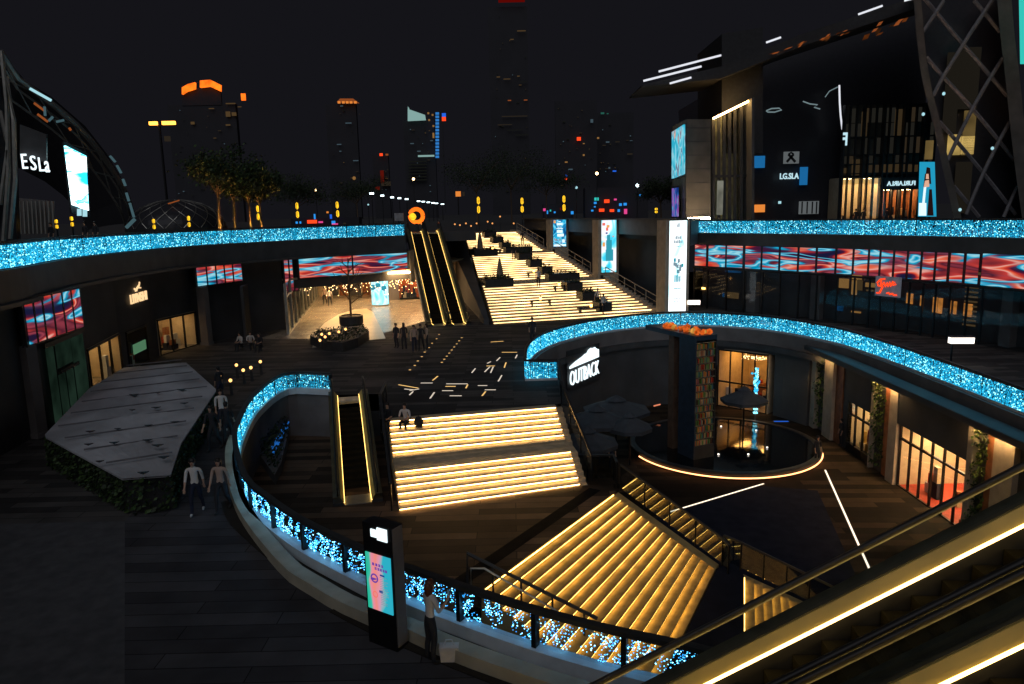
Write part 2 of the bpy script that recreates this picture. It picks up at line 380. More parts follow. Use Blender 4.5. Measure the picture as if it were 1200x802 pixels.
def flat(name, loops, z, material, kind='structure'):
    tris = tessellate_polygon([[Vector((p[0], p[1], 0)) for p in lp] for lp in loops])
    vs = [(p[0], p[1], z) for lp in loops for p in lp]; fs = []
    for t in tris:
        a, b, c = [vs[i] for i in t]
        if (b[0]-a[0])*(c[1]-a[1])-(c[0]-a[0])*(b[1]-a[1]) < 0: t = t[::-1]
        fs.append(tuple(t))
    mb = MB(); mb.add(vs, fs); o = mb.build(name, material); o['kind'] = kind; return o
# ground beyond the mall, out to the horizon
g = MB()
X0, X1, Y0, Y1 = -75, 80, -45, 103
for x0, x1, y0, y1 in ((-1500, 1500, Y1, 1900), (-1500, 1500, -900, Y0), (-1500, X0, Y0, Y1), (X1, 1500, Y0, Y1)):
    g.add([(x0, y0, -.8), (x1, y0, -.8), (x1, y1, -.8), (x0, y1, -.8)], [(0, 1, 2, 3)])
tag(g.build('ground', 'ground'), kind='structure')
flat('plaza_floor', [[(-45, 1), (60, 1), (60, 101), (-45, 101)], HOLE], MZ, 'plaza')
g = MB(); g.box((4, 32, LZ-.1), (60, 70, .2)); tag(g.build('court_floor', 'court'), kind='structure')
# the curved walkway floor outside the balustrade is boarded, lies 4 mm above the paving
flat('walkway_floor', [[(-11.4, 20.2), (-12.4, 29), (-11.4, 29), (-10.4, 25.43), (-8.3, 20.75)]+[tuple(at(x, y, MZ)[:2]) for x, y in ((325, 667), (363, 696), (401, 719), (432, 733), (474, 749), (550, 783))]+[(2.3, 11.1), (6, 9.7), (6.5, 2), (-7.2, 2), (-7.46, 12.55)]], MZ+.004, 'walk')
flat('shadowed_paving', [[(-30, 20.2), (-11.4, 20.2), (-7.46, 12.55), (-7.2, 2), (-30, 2)]], MZ+.004, 'darkpave')  # separate dark paving sheet in place of the shop frontage's shadow
# upper decks
UL = [Vector((p[0]*.935, p[1]*.935)) for p in smooth_path([(-19, 8), (-20.0, 20), (-20.67, 29.88), (-23.0, 39), (-23.08, 50.4), (-19.9, 57.0), (-14.8, 63.1), (-9.46, 66.6)], .8)]
UR = [Vector((p[0]*1.167, p[1]*1.167)) for p in smooth_path([(13.92, 55.45), (17.53, 50.23), (21.0, 45.3), (23.5, 40.2), (25.3, 35.8), (26.3, 30), (26.6, 20), (26, 8)], .8)]
ULZ, URZ = .12, -.3
d = MB(); d.prism([tuple(p) for p in UL]+[(-9.9, 69.4), (-6.3, 70.5), (-3.2, 71.2), (-6.9, 103), (-75, 103), (-75, 7)], -.75, ULZ, 0)
tag(d.build('upper_deck_floor', 'ground'), kind='structure')
AX = lambda Y, o=0: 13.5-.303*(Y-60)+o
d = MB(); d.prism([tuple(p) for p in UR]+[(80, 8), (80, 103), (AX(103, 1.6), 103), (AX(62.5, 1.7), 62.5)], -.95, URZ, 0)
tag(d.build('terrace_floor', 'ground'), kind='structure')
d = MB(); d.box((0, -20, -.3), (150, 44, .6)); tag(d.build('viewing_deck_floor', 'ground'), kind='structure')
# dark fascia boards along the deck edges and parapet over the banner columns
f = MB(); f.strip(UL, -1.15, ULZ-.02, .5, 0, .0); f.strip(UL, -1.32, -1.15, .8, 0, -.1); tag(f.build('deck_fascia_wall', 'fascia'), kind='structure')
f = MB(); f.strip(UR, -1.25, URZ-.02, .6, 0, 0); tag(f.build('terrace_fascia_wall', 'fascia'), kind='structure')
f = MB(); f.strip([Vector((AX(61, 1.2), 61)), Vector((AX(101, 1.2), 101))], -.5, .98, .5); f.strip([Vector((AX(61, 1.0), 61)), Vector((AX(101, 1.0), 101))], .9, 1.02, .9)
f.strip([Vector((AX(60.5, 1.2), 60.5)), UR[0]+Vector((.3, .6))], -1.2, .98, .5)
tag(f.build('parapet_wall', 'fascia'), kind='structure')
# court retaining wall and ring fascia
Rr = R[2:]
w = MB(); w.strip(R, -7.75, MZ-.01, .5, 0, .0)
tag(w.build('ring_fascia_wall', 'concrete'), kind='structure')
w = MB(); w.strip(Rr, -8.15, -7.76, 1.1, 0, .1); tag(w.build('ring_ledge_wall', 'fascia'), kind='structure')
iR0 = next(i for i, p in enumerate(R) if i > 5 and px((p.x, p.y, LZ))[0] > 846)
iR1 = next(i for i, p in enumerate(R) if i > 5 and px((p.x, p.y, LZ))[0] > 902)
w = MB(); w.strip(R[1:iR0], LZ, -8.16, .3, 0, -.05); w.strip([p for i_, p in enumerate(R) if i_ >= iR1 and not (p.y < 47 and p.x > 15)], LZ, -8.16, .3, 0, -.05); w.strip(R[iR0-1:iR1+1], -8.4, -8.16, .3, 0, -.05)
w.strip([R[0]+Vector((.05, .3)), ST1['TR']+Vector((.45, .1))], LZ, MZ-.01, .3); w.strip([R[1]+Vector((0, .2)), R[0]+Vector((0, .2))], LZ, -7.8, .3)
w.strip([ST1['TR']+Vector((.2, 0)), ST1['TL']], DZ-.5, MZ-.02, .2, 0, -.3)
w.strip([Vector((-6.6, 35.0)), ST1['TL']+Vector((-.2, .2))], DZ-.5, MZ-.02, .2, 0, .2)
w.strip([Vector((-8.85, 35.1)), Vector((-6.6, 35.1))], DZ-.5, MZ-.9, .2)
tag(w.build('court_wall', 'darkwall'), kind='structure')
w = MB(); w.strip(B, LZ, MZ-.01, .35, 0, -.15); tag(w.build('retaining_wall', 'concrete'), kind='structure')
# landing deck between the two lit flights
TL2, TR2 = at(585, 676, DZ), at(719, 578, DZ)
TL2v, TR2v = Vector((TL2.x, TL2.y)), Vector((TR2.x, TR2.y))
dirT = (TL2v-TR2v).normalized()
TLx = TR2v+dirT*8.6
deck = [ST1['BR']+Vector((.4, .15)), ST1['TR']+Vector((.3, 0)), ST1['TL'], Vector((-6.6, 34.9)), Vector((-8.9, 34.9))]+[p for p in B[4:] if p.y > 15.5 or p.x < -3]
deck += [Vector((TLx.x-1.2, TLx.y-1.6)), Vector((TLx.x, TLx.y)), TR2v, Vector((TR2v.x+.25, TR2v.y+.4))]
dk = MB(); dk.prism([tuple(p) for p in deck], DZ-.4, DZ); tag(dk.build('landing_deck_floor', 'deckwood'), kind='structure')
# black tactile band before the lower flight
nb = Vector((dirT.y, -dirT.x))
if nb.x > 0: nb = -nb
q0, q1 = TR2v+nb*.55, TLx+nb*.55
flat('tactile_paving', [[tuple(q0), tuple(q1), tuple(q1+nb*.5), tuple(q0+nb*.5)]], DZ+.004, 'tactile')

# ------------------------------------------------------------------ string-light balustrades
def light_mesh(path, z0, z1, dens, r, off, parent, clusters=False, mats=('bulb1', 'bulb2', 'bulb3')):
    mb = MB(); L = plen(path); n = int(L*(z1-z0)*dens) if clusters else 0
    for i in range(n):
        p, t = along(path, RN.uniform(.05, L-.05)); nr = Vector((-t.y, t.x)); z = RN.uniform(z0, z1)
        dd = off+RN.uniform(-.05, .05)
        q = (p.x+nr.x*dd, p.y+nr.y*dd, z)
        if clusters:
            for k in range(5):
                an = 2*math.pi*k/5+RN.random(); rr = RN.uniform(.04, .075)
                mb.octa((q[0]+t.x*math.cos(an)*rr, q[1]+t.y*math.cos(an)*rr+RN.uniform(-.02, .02), min(z1, max(z0, q[2]+math.sin(an)*rr))), r*RN.uniform(.7, 1.15), RN.choice((0, 0, 1, 1, 2)))
    if not clusters:                                   # strings of bulbs hanging at an even pitch, with the odd one dark
        pitch = dens**-.5; k = pitch/2
        while k < L:
            p, t = along(path, k); nr = Vector((-t.y, t.x)); z = z0+.02; jx = RN.uniform(-.2, .2)*pitch
            while z < z1:
                if RN.random() < .9:
                    dd = off+RN.uniform(-.03, .03)
                    mb.octa((p.x+nr.x*dd+t.x*jx, p.y+nr.y*dd+t.y*jx, z+RN.uniform(-.2, .2)*pitch), r*RN.uniform(.8, 1.2), RN.choice((0, 0, 0, 0, 0, 1, 1, 2)))
                z += pitch*(1.0 if z > z0+.3 else .8)
            k += pitch
    return mb.build('string_lights', list(mats), parent, kind='stuff')
def balustrade(name, label, path, z, h, dens, r, plinth=.28, cap=(.16, .09), post=1.6, off=0.0, clusters=False, plinth_mat='white', lo=.06):
    t = thing(name, label, 'balustrade', (path[0].x, path[0].y, z), 'balustrades hung with blue string lights')
    if plinth: MB().strip(path, z, z+plinth, .14, 0, off).build('plinth', plinth_mat, t)
    MB().strip(path, z+plinth+.03, z+h-cap[1]-.02, .025, 0, off).build('glass_panel', 'glass', t)
    MB().strip(path, z+h-cap[1], z+h, cap[0], 0, off).build('handrail', 'black', t)
    L = plen(path); n = max(2, int(L/post))
    pm = MB().box((0, 0, 0), (.05, .09, h-plinth-cap[1]))
    for i in range(n+1):
        p, tt = along(path, L*i/n)
        if i and i < n and (p-path[0]).length < .3: continue
        nr = Vector((-tt.y, tt.x))
        b = MB(); b.box((p.x+nr.x*off, p.y+nr.y*off, z+plinth+(h-plinth-cap[1])/2), (.04, .05, h-plinth-cap[1]-.01), math.atan2(tt.y, tt.x)); b.build('post', 'blackmetal', t)
    light_mesh(path, z+plinth+lo, z+h-cap[1]-.05, dens, r, off, t, clusters)
    return t
iB = next(i for i, p in enumerate(B) if p.y < 27.3 and i > 8)
iBn = next(i for i, p in enumerate(B) if p.y < 20.2 and i > 8)
Bvis = [p for p in B if p.x < 5.5]
bal = thing('balustrade', 'long curving balustrade with clusters of blue lights between black posts beside the boarded walkway', 'balustrade', (B[iB].x, B[iB].y, MZ), 'balustrades hung with blue string lights')
MB().strip(Bvis, MZ, MZ+.30, .30, 0).build('plinth', 'white', bal)
MB().strip(Bvis, MZ+.33, MZ+1.0, .025, 0).build('glass_panel', 'glass', bal)
MB().strip(Bvis, MZ+1.02, MZ+1.12, .17, 0).build('handrail', 'black', bal)
L = plen(Bvis); n = int(L/1.75)
for i in range(n+1):
    p, tt = along(Bvis, L*i/n); MB().box((p.x, p.y, MZ+.66), (.10, .16, .70), math.atan2(tt.y, tt.x)).build('post', 'blackmetal', bal)
far_part = [p for p in B if p.y > 24.0][:-0 or None]; near_part = [p for p in Bvis if p.y <= 24.2]
light_mesh(far_part, MZ+.33, MZ+1.0, 190, .028, .05, bal).name = 'string_lights'
light_mesh(near_part, MZ+.36, MZ+.99, 58, .0145, .05, bal, clusters=True, mats=('nbulb1', 'nbulb2', 'nbulb3'))
# planting strip and pale stone kerb outside it
Kv = offset(smooth_path([(-11.45, 29), (-10.45, 25.43), (-8.35, 20.7)]+[tuple(at(x, y, MZ)[:2]) for x, y in ((325, 669), (363, 698), (401, 721), (432, 735), (474, 751), (550, 785))]+[(2.2, 11.0), (6, 9.6)], .5), .18)
tk = MB(); tk.strip(Kv, MZ-.05, MZ+.30, .36); tag(tk.build('kerb', 'kerb'), kind='structure')
tk = MB(); tk.strip([p for p in offset(B, -.42) if p.y < 22 and p.x < 7], MZ-.05, MZ+.03, .5); tk.strip([p for p in offset(B, -.85) if p.y < 15.5 and p.x < 7], MZ-.05, MZ+.031, .4); tag(tk.build('planting_bed_ground', 'soil'), kind='structure')
balustrade('balustrade', 'balustrade of dense blue string lights round the edge over the sunken court', R[:-14], MZ, 1.12, 230, .034, plinth=.12, lo=.0)
balustrade('balustrade', 'upper deck balustrade hung with blue string lights in front of the domed glass building', [p for p in UL if p.y > 20], ULZ, 1.05, 210, .034, plinth=.02, post=2.4, lo=.0)
balustrade('balustrade', 'upper terrace balustrade hung with blue string lights below the lattice tower', [p for p in UR if p.y > 32], URZ, 1.12, 170, .038, plinth=.02, post=2.4, lo=.0)

# ------------------------------------------------------------------ lit stairs
def quadstep(mb, La, Ra, Lb, Rb, z0, z1, m=0):
    mb.hexa([(La[0], La[1], z0), (Ra[0], Ra[1], z0), (Rb[0], Rb[1], z0), (Lb[0], Lb[1], z0), (La[0], La[1], z1), (Ra[0], Ra[1], z1), (Rb[0], Rb[1], z1), (Lb[0], Lb[1], z1)], m)
def led(parent, a, b, z, mt, h=.035, w=.03):
    return MB().bar((a[0], a[1], z), (b[0], b[1], z), w, h).build('light_strip', mt, parent)
# upper flight: plaza down to landing deck, 13 risers with a dark half landing
t = thing('lit_staircase', 'wide straight flight of warm lit steps broken by a dark half landing', 'staircase', (-1, 28.5, DZ))
fr = [0.0]; 
for i in range(13): fr.append(fr[-1]+(1.15 if i == 5 else .36))
tot = fr[-1]; fr = [x/tot for x in fr]
lr = lambda a, b, k: a+(b-a)*k
st = MB(); rise = (MZ-DZ)/13
dback = (ST1['TL']-ST1['BL']).normalized()
for i in range(13):
    La, Ra = lr(ST1['BL'], ST1['TL'], fr[i]), lr(ST1['BR'], ST1['TR'], fr[i]); Lb, Rb = lr(ST1['BL'], ST1['TL'], fr[i+1]), lr(ST1['BR'], ST1['TR'], fr[i+1])
    z = DZ+rise*(i+1)
    quadstep(st, La, Ra, Lb, Rb, DZ-.3, z-.05); nz = dback*-.045
    quadstep(st, La+nz, Ra+nz, Lb, Rb, z-.05, z-.002*(i == 12))
    if i != 6:
        led(t, La-dback*.018+(Ra-La)*.004, Ra-dback*.018-(Ra-La)*.004, z-.068, 'stepled')
st.build('steps', 'stepstone', t)
sc = MB()
for a, b in ((ST1['BR'], ST1['TR']),):
    e = Vector((.3, .09)); q = b-a
    for i in range(13):
        p0, p1 = a+q*fr[i], a+q*fr[i+1]; quadstep(sc, p0, p0+e, p1, p1+e, DZ-.3, DZ+rise*i+.03)
sc.build('side_kerb', 'stepstone', t)
# lower flight: fans down to the right
t2 = thing('lit_staircase', 'amber lit staircase whose treads fan out down to the right below the boarded landing', 'staircase', (3, 22, -11))
A0, A1 = TR2v, TLx; B0 = Vector(at(838, 668, -11)[:2]); B1 = B0+Vector((-.46, -.887)).normalized()*8.6
n2 = 14; rise2 = (DZ+11.0)/n2; st = MB(); sk = MB()
for i in range(n2):
    ra, rb = lr(A0, B0, (i)/n2), lr(A0, B0, (i+1)/n2); la, lb = lr(A1, B1, i/n2), lr(A1, B1, (i+1)/n2)
    z = DZ-rise2*(i+1); fwd = (rb-ra).normalized()
    if i < n2-1 or True:
        quadstep(st, la-fwd*.02, ra-fwd*.02, lb, rb, -11.3, z-.05); quadstep(st, la-fwd*.02, ra-fwd*.02, lb+fwd*.045, rb+fwd*.045, z-.05, z)
    led(t2, la+fwd*.018+(ra-la)*.004, ra+fwd*.018-(ra-la)*.004, z+rise2-.07, 'stepled2', .032, .024)

st.build('steps', 'stepamber', t2)
qk = (A0-A1).normalized(); ka, kb_, kc, kd = A0+qk*.004, A0+qk*.40, B0+qk*.40, B0+qk*.004
sk.hexa([(ka.x, ka.y, DZ-.8), (kb_.x, kb_.y, DZ-.8), (kc.x, kc.y, -11.3), (kd.x, kd.y, -11.3), (ka.x, ka.y, DZ-.13), (kb_.x, kb_.y, DZ-.10), (kc.x, kc.y, -10.97), (kd.x, kd.y, -10.985)]); sk.build('side_kerb', 'stepamber', t2)
quadstep(lm := MB(), A1-nb*0-Vector((0.0, 0.0)), A0, A0+nb*.5, A1+nb*.5, DZ-.6, DZ-.401); lm.build('top_riser', 'stepamber', t2)
# intermediate landing at -11
T3L, T3R = Vector(at(872, 760, -11)[:2]), Vector(at(872, 675, -11)[:2])
l3 = MB(); l3.prism([tuple(B0+Vector((.3, .3))), tuple(T3R+Vector((0, .35))), tuple(T3R), tuple(T3L+(T3L-T3R)*.8), tuple(B1), tuple(B0)], -11.5, -11.0); tag(l3.build('lower_landing_floor', 'courtblue'), kind='structure')
t3 = thing('lit_staircase', 'short amber lit flight half hidden behind the escalator, going down to the court floor', 'staircase', (9, 22, LZ))
st = MB(); sk = MB(); E3 = Vector((.30, -.03)); T3LL = T3L+(T3L-T3R)*.8
for i in range(11):
    z = -11-.1545*(i+1); a, b = T3R+E3*i, T3R+E3*(i+1); c0, c1 = T3LL+E3*i, T3LL+E3*(i+1)
    quadstep(st, c0, a, c1, b, LZ-.1, z-.05); quadstep(st, c0, a, c1+E3*.14, b+E3*.14, z-.05, z)
    led(t3, c0+E3*.05, a+E3*.05, z+.1545-.07, 'stepled2', .03, .024)
st.build('steps', 'stepamber', t3)
e_ = T3R+E3*11; ka, kb_, kc, kd = T3R+Vector((0, .004)), T3R+Vector((.03, .36)), e_+Vector((.03, .36)), e_+Vector((0, .004))
sk.hexa([(kd.x, kd.y, LZ-.1), (kc.x, kc.y, LZ-.1), (kb_.x, kb_.y, LZ-.1), (ka.x, ka.y, LZ-.1), (kd.x, kd.y, LZ+.03), (kc.x, kc.y, LZ+.05), (kb_.x, kb_.y, -11.10), (ka.x, ka.y, -11.13)]); sk.build('side_kerb', 'stepamber', t3)
# stepped railings
def railing(name, label, path3, h=1.0, post=1.5, rail='black', gl='glassgloss', cap=.09, cat='railing'):
    t = thing(name, label, cat, path3[0])
    P = [Vector(p) for p in path3]
    for i in range(len(P)-1):
        a, b = P[i], P[i+1]; g = MB(); up = Vector((0, 0, 1)); nrm = (b-a).cross(up).normalized()*.01
        lo, hi = up*.10, up*(h-.05)
        g.hexa([a+lo-nrm, b+lo-nrm, b+lo+nrm, a+lo+nrm, a+hi-nrm, b+hi-nrm, b+hi+nrm, a+hi+nrm]); g.build('glass_panel', gl, t)
        n = max(1, round((b-a).length/post))
        for k in range(n+(i == len(P)-2)):
            q = a+(b-a)*k/n; MB().bar(q, q+up*h, .05, .05).build('post', 'blackmetal', t)
    hr = MB()
    for i in range(len(P)-1): hr.bar(P[i]+Vector((0, 0, h)), P[i+1]+Vector((0, 0, h)), cap, cap*.8)
    hr.build('handrail', rail, t); return t
railing('railing', 'black glazed railing down the right side of the straight lit flight', [(R[0].x+.1, R[0].y-.1, MZ), (ST1['TR'].x+.3, ST1['TR'].y, MZ), (ST1['BR'].x+.5, ST1['BR'].y+.3, DZ+.1), (ST1['BR'].x+1.4, ST1['BR'].y+.6, DZ), (A0.x+.2, A0.y+.5, DZ)], 1.05)
railing('railing', 'black glazed railing down the far side of the fanned amber staircase', [(A0.x+.3, A0.y+.25, DZ), (B0.x+.3, B0.y+.2, -10.95), (B0.x+.35, B0.y-.4, -10.95)], 1.05, 1.2)
railing('railing', 'black glazed railing beside the short flight near the court floor', [(B0.x+.45, B0.y+.55, -11), (T3R.x, T3R.y+.42, -11), (T3R.x+3.2, T3R.y+.1, LZ+.1)], 1.05, 1.0)
# near handrail of the fanned flight: heavy black double rail
t = thing('handrail', 'heavy black double handrail at the near end of the fanned amber staircase', 'handrail', (TLx.x, TLx.y, DZ))
h0 = Vector(at(548, 690, DZ)); h1 = Vector((lr(A1, B1, .93).x, lr(A1, B1, .93).y, -10.9)) 
h0 = Vector((TL2.x-.9, TL2.y-.55, DZ)); h1 = at(700, 727, -9.6); h1.z = -10.6; 
hm = h0+Vector((.0, .0, 1.05)); MB().tube([h0, hm, h1+Vector((0, 0, 1.05))], .055, 6).build('top_rail', 'black', t)
MB().tube([h0+Vector((.1, -.1, 0)), h0+Vector((.1, -.1, .62)), h0+Vector((.5, -.2, .66)), h1+Vector((0, -.1, .6))], .03, 6).build('lower_rail', 'steel', t)
for k in (.2, .42, .66, .9):
    q = hm+(h1+Vector((0, 0, 1.05))-hm)*k; MB().bar(q, (q.x, q.y, q.z-1.0), .06, .06).build('post', 'black', t)
railing('railing', 'black glazed railing between the straight lit flight and the descending escalator', [(ST1['TL'].x-.45, ST1['TL'].y+2.4, MZ), (ST1['TL'].x-.3, ST1['TL'].y, MZ), (ST1['BL'].x-.25, ST1['BL'].y-.1, DZ+.1)], 1.05)

# great staircase at the back
P0 = Vector((-1.44, 57.08)); AV = Vector((-.287, .958)); BV = Vector((.958, .287))
def sp(s, t): q = P0+AV*s+BV*t; return q
tl = lambda s: .182*s
NR, TD, LD = 14, .80, 3.2
RISE = (-.72-MZ)/(3*NR)
def stair_z(s):
    k = int(s//(NR*TD+LD)); r_ = s-k*(NR*TD+LD)
    if k > 2: return -.72
    return MZ+RISE*(k*NR+min(NR, int(r_/TD)+1))
tb = thing('great_staircase', 'broad brilliantly lit stair climbing to the upper plaza past the banner columns', 'staircase', (P0.x, P0.y, MZ))
st = MB(); z = MZ; s = 0.0; rows = []
for k in range(3):
    for i in range(NR):
        z += RISE; e = s+TD+(LD if i == NR-1 and k < 2 else 0)+(3.0 if i == NR-1 and k == 2 else 0)
        quadstep(st, sp(s, tl(s)), sp(s, 14.2), sp(e, tl(e)), sp(e, 14.2), max(MZ-.05, z-1.2), z-.04)
        quadstep(st, sp(s-.05, tl(s)), sp(s-.05, 14.2), sp(e, tl(e)), sp(e, 14.2), z-.04, z)
        rows.append((s, z)); s = e
st.build('steps', 'stepstone', tb)
for s, z in rows:
    led(tb, sp(s-.03, tl(s)+.05), sp(s-.03, 14.15), z-.085, 'bigled', .075, .035)
sd = MB()
for i in range(len(rows)):
    s, z = rows[i]; e = rows[i+1][0] if i < len(rows)-1 else s+3
    quadstep(sd, sp(s, 14.21), sp(s, 14.75), sp(e, 14.75), sp(e, 14.21), MZ-.05, z+.22)
sd.build('side_kerb', 'stone', tb)
# left wedge wall between escalators and stair
sw = thing('stair_wall', 'dark sloping wall between the back escalators and the brightly lit great staircase', 'wall', (P0.x-1, P0.y, MZ))
a0, a1 = sp(-.2, -.4), sp(42, tl(42)-.4); wq = Vector((-1.6, .2))
mb = MB(); b0 = a0+Vector((-.4, .1)); b1 = a1+Vector((-2.4, 0))
mb.hexa([(b0.x, b0.y, MZ), (a0.x, a0.y, MZ), (a1.x, a1.y, MZ), (b1.x, b1.y, MZ), (b0.x, b0.y, MZ+.5), (a0.x, a0.y, MZ+.5), (a1.x, a1.y, .2), (b1.x, b1.y, .2)]); mb.build('wall_body', 'darkwall', sw)
# right hand railing in front of the columns
for k in range(3):
    s0 = k*(NR*TD+LD); z0 = MZ+RISE*k*NR
    sA = s0+.2; sB = s0+NR*TD-.3; cA, cB = sp(sA, 14.45), sp(sB, 14.45)
    t = thing('stair_handrail', ['thin bronze handrail with posts on the lowest stretch of the great staircase', 'thin bronze handrail with posts on the middle stretch of the great staircase', 'thin bronze handrail with posts on the topmost stretch of the great staircase'][k], 'handrail', (cA.x, cA.y, z0))
    zA, zB = z0+RISE+.25, z0+RISE*NR+.2
    MB().bar((cA.x, cA.y, zA+.95), (cB.x, cB.y, zB+.95), .06, .06).build('top_rail', 'stone', t); MB().bar((cA.x, cA.y, zA+.45), (cB.x, cB.y, zB+.45), .03, .03).build('mid_rail', 'stone', t)
    for j in range(6):
        q = cA+(cB-cA)*j/5; zz = zA+(zB-zA)*j/5; MB().bar((q.x, q.y, zz-.05), (q.x, q.y, zz+.95), .06, .06).build('post', 'stone', t)
# black stepped planter blocks down the middle and landings
def block(s, t, ls, lt, h, label, name='planter_box', plant=True, group='black planters on the great staircase'):
    z = stair_z(s+.05); q = sp(s+ls/2, t+lt/2); an = math.atan2(BV.y, BV.x)
    th = thing(name, label, 'planter', (q.x, q.y, z), group)
    MB().box((q.x, q.y, z+h/2-RISE*(ls/TD)/2), (lt, ls, h+RISE*(ls/TD)), an).build('box', 'black', th)
    MB().box((q.x, q.y, z+h+.02), (lt+.06, ls+.06, .04), an).build('rim', 'blackmetal', th)
    if plant:
        mb = MB()
        for i in range(int(60*lt)):
            mb.leaf((q.x+RN.uniform(-.45, .45)*lt, q.y+RN.uniform(-.45, .45)*ls, z+h+RN.uniform(.03, .35)), RN.uniform(.06, .13))
        mb.build('foliage', 'leaf2', th)
    return th
nm = ['lowest', 'second', 'third', 'fourth', 'fifth', 'sixth', 'seventh', 'eighth', 'topmost']
for k in range(3):
    s0 = k*(NR*TD+LD)
    for j, i in enumerate((1, 5, 9)):
        block(s0+i*TD, 9.4-j*.2, 1.5, 1.15+.2*j, .72, 'black planter box on the great staircase, %s of the diagonal row' % nm[k*3+j])
for k in range(2):
    s0 = k*(NR*TD+LD)+NR*TD
    block(s0+.3, 8.8, 1.2, 3.2, .6, ['wide black planter in the middle of the lower stair landing', 'wide black planter in the middle of the upper stair landing'][k])
    block(s0-1.2, tl(s0)+.05, 2.6, 2.7, .7, ['big black planter at the left end of the lower stair landing', 'big black planter at the left end of the upper stair landing'][k])
def on_stair(x, y):
    best = None
    for i in range(0, 4300):
        s = i*.01; z = stair_z(s); p = at(x, y, z) if abs(z-EYE) > .1 else None
        q = (Vector((p.x, p.y))-P0); sv = q.dot(AV)
        if best is None or abs(sv-s) < best[0]: best = (abs(sv-s), s, q.dot(BV), z)
    return best[1], best[2], best[3]
for (x0, x1, y, lb) in ((620, 647, 358, 'dark wooden bench low on the great staircase'), (646, 659, 340, 'short dark bench under the lower landing of the great staircase'), (615, 632, 324, 'dark bench on the middle flight of the great staircase'), (567, 588, 298, 'dark bench on the topmost flight of the great staircase'), (677, 712, 367, 'long dark bench at the foot of the great staircase')):
    s, t_, z = on_stair((x0+x1)/2, y); wd = (x1-x0)*(57+s)/FPX; q = sp(s, t_); an = math.atan2(BV.y, BV.x)
    th = thing('bench', lb, 'bench', (q.x, q.y, z)); MB().box((q.x, q.y, z+.42), (wd, .5, .1), an).build('seat', 'black', th)
    for sg in (-1, 1): MB().box((q.x+BV.x*sg*wd*.42, q.y+BV.y*sg*wd*.42, z+.18), (.12, .42, .37), an).build('leg', 'black', th)
    lam = thing('lantern', 'small amber lantern standing on the '+lb.replace(' on the great staircase', '').replace(' of the great staircase', '').replace('at the foot', 'at the stair foot').replace('under the lower landing', 'below the lower landing').replace('on the ', 'of the '), 'lantern', (q.x, q.y, z+.47)); MB().lathe([(.1, 0), (.1, .25)], (q.x, q.y, z+.47), 8).build('glow', 'amber', lam); MB().lathe([(.12, .251), (.03, .34)], (q.x, q.y, z+.47), 8).build('cap', 'black', lam)
def folded_parasol(x, y, hpx, lb):
    s, t_, z = on_stair(x, y); q = sp(s, t_); h = hpx*(57+s)/FPX
    th = thing('folded_parasol', lb, 'parasol', (q.x, q.y, z), 'folded parasols on the great staircase')
    MB().tube([(q.x, q.y, z), (q.x, q.y, z+h+.1)], .04).build('pole', 'blackmetal', th); MB().lathe([(.28, .0), (.28, .07)], (q.x, q.y, z), 10).build('base', 'black', th)
    MB().lathe([(.42, h*.22), (.36, h*.3), (.30, h*.5), (.2, h*.75), (.08, h)], (q.x, q.y, z), 9).build('canopy', 'canvastan', th)
folded_parasol(562, 300, 29, 'folded tan parasol on the upper part of the great staircase')
folded_parasol(586, 331, 28, 'folded tan parasol on the middle flight of the great staircase')

# banner columns
def scr(name, stops, **k): M[name] = screen(name, stops, **k)
scr('ban1', [(.3, (.0, .05, .22)), (.42, (.01, .22, .5)), (.5, (.02, .5, .8)), (.56, (.3, .8, 1)), (.62, (.02, .18, .5)), (.7, (.8, .5, .2))], sc=(1.1, 1.1, .7), dist=1.2, base=1.2, strength=1.0)
scr('ban2', [(.3, (.02, .5, .75)), (.45, (.05, .62, .85)), (.52, (.2, .8, .95)), (.57, (.85, .9, 1)), (.66, (.95, .9, 1)), (.74, (1, .3, .4))], sc=(.7, .7, .35), dist=1.0, base=1.0, strength=1.15)
scr('ban3', [(.3, (.35, .9, 1)), (.45, (.75, .97, 1)), (.55, (.95, 1, 1)), (.7, (1, .95, 1))], sc=(.5, .5, .3), strength=1.7)
M['printteal'] = emi('print_teal', (.04, .42, .55), .8); M['printgrey'] = emi('print_grey', (.35, .5, .6), .6); M['printblue'] = emi('print_blue', (.02, .08, .35), .7); M['printred'] = emi('print_red', (1, .2, .15), .9); M['printorange'] = emi('print_orange', (1, .45, .12), .9); M['printwhite'] = emi('print_white', (.75, .95, 1), 1.2)
cols = [((13.5, 60), -6.75, 'banner_column', 'stone column with a white and cyan lit banner, nearest the sunken court', 'ban3', 0), ((9.6, 72.6), -4.75, 'banner_column', 'stone column with a turquoise and white lit banner, middle one beside the stair', 'ban2', 1), ((5.67, 85.5), -2.75, 'banner_column', 'stone column with a deep blue lit banner, farthest up the stair', 'ban1', 2)]
an = math.atan2(BV.y, BV.x)
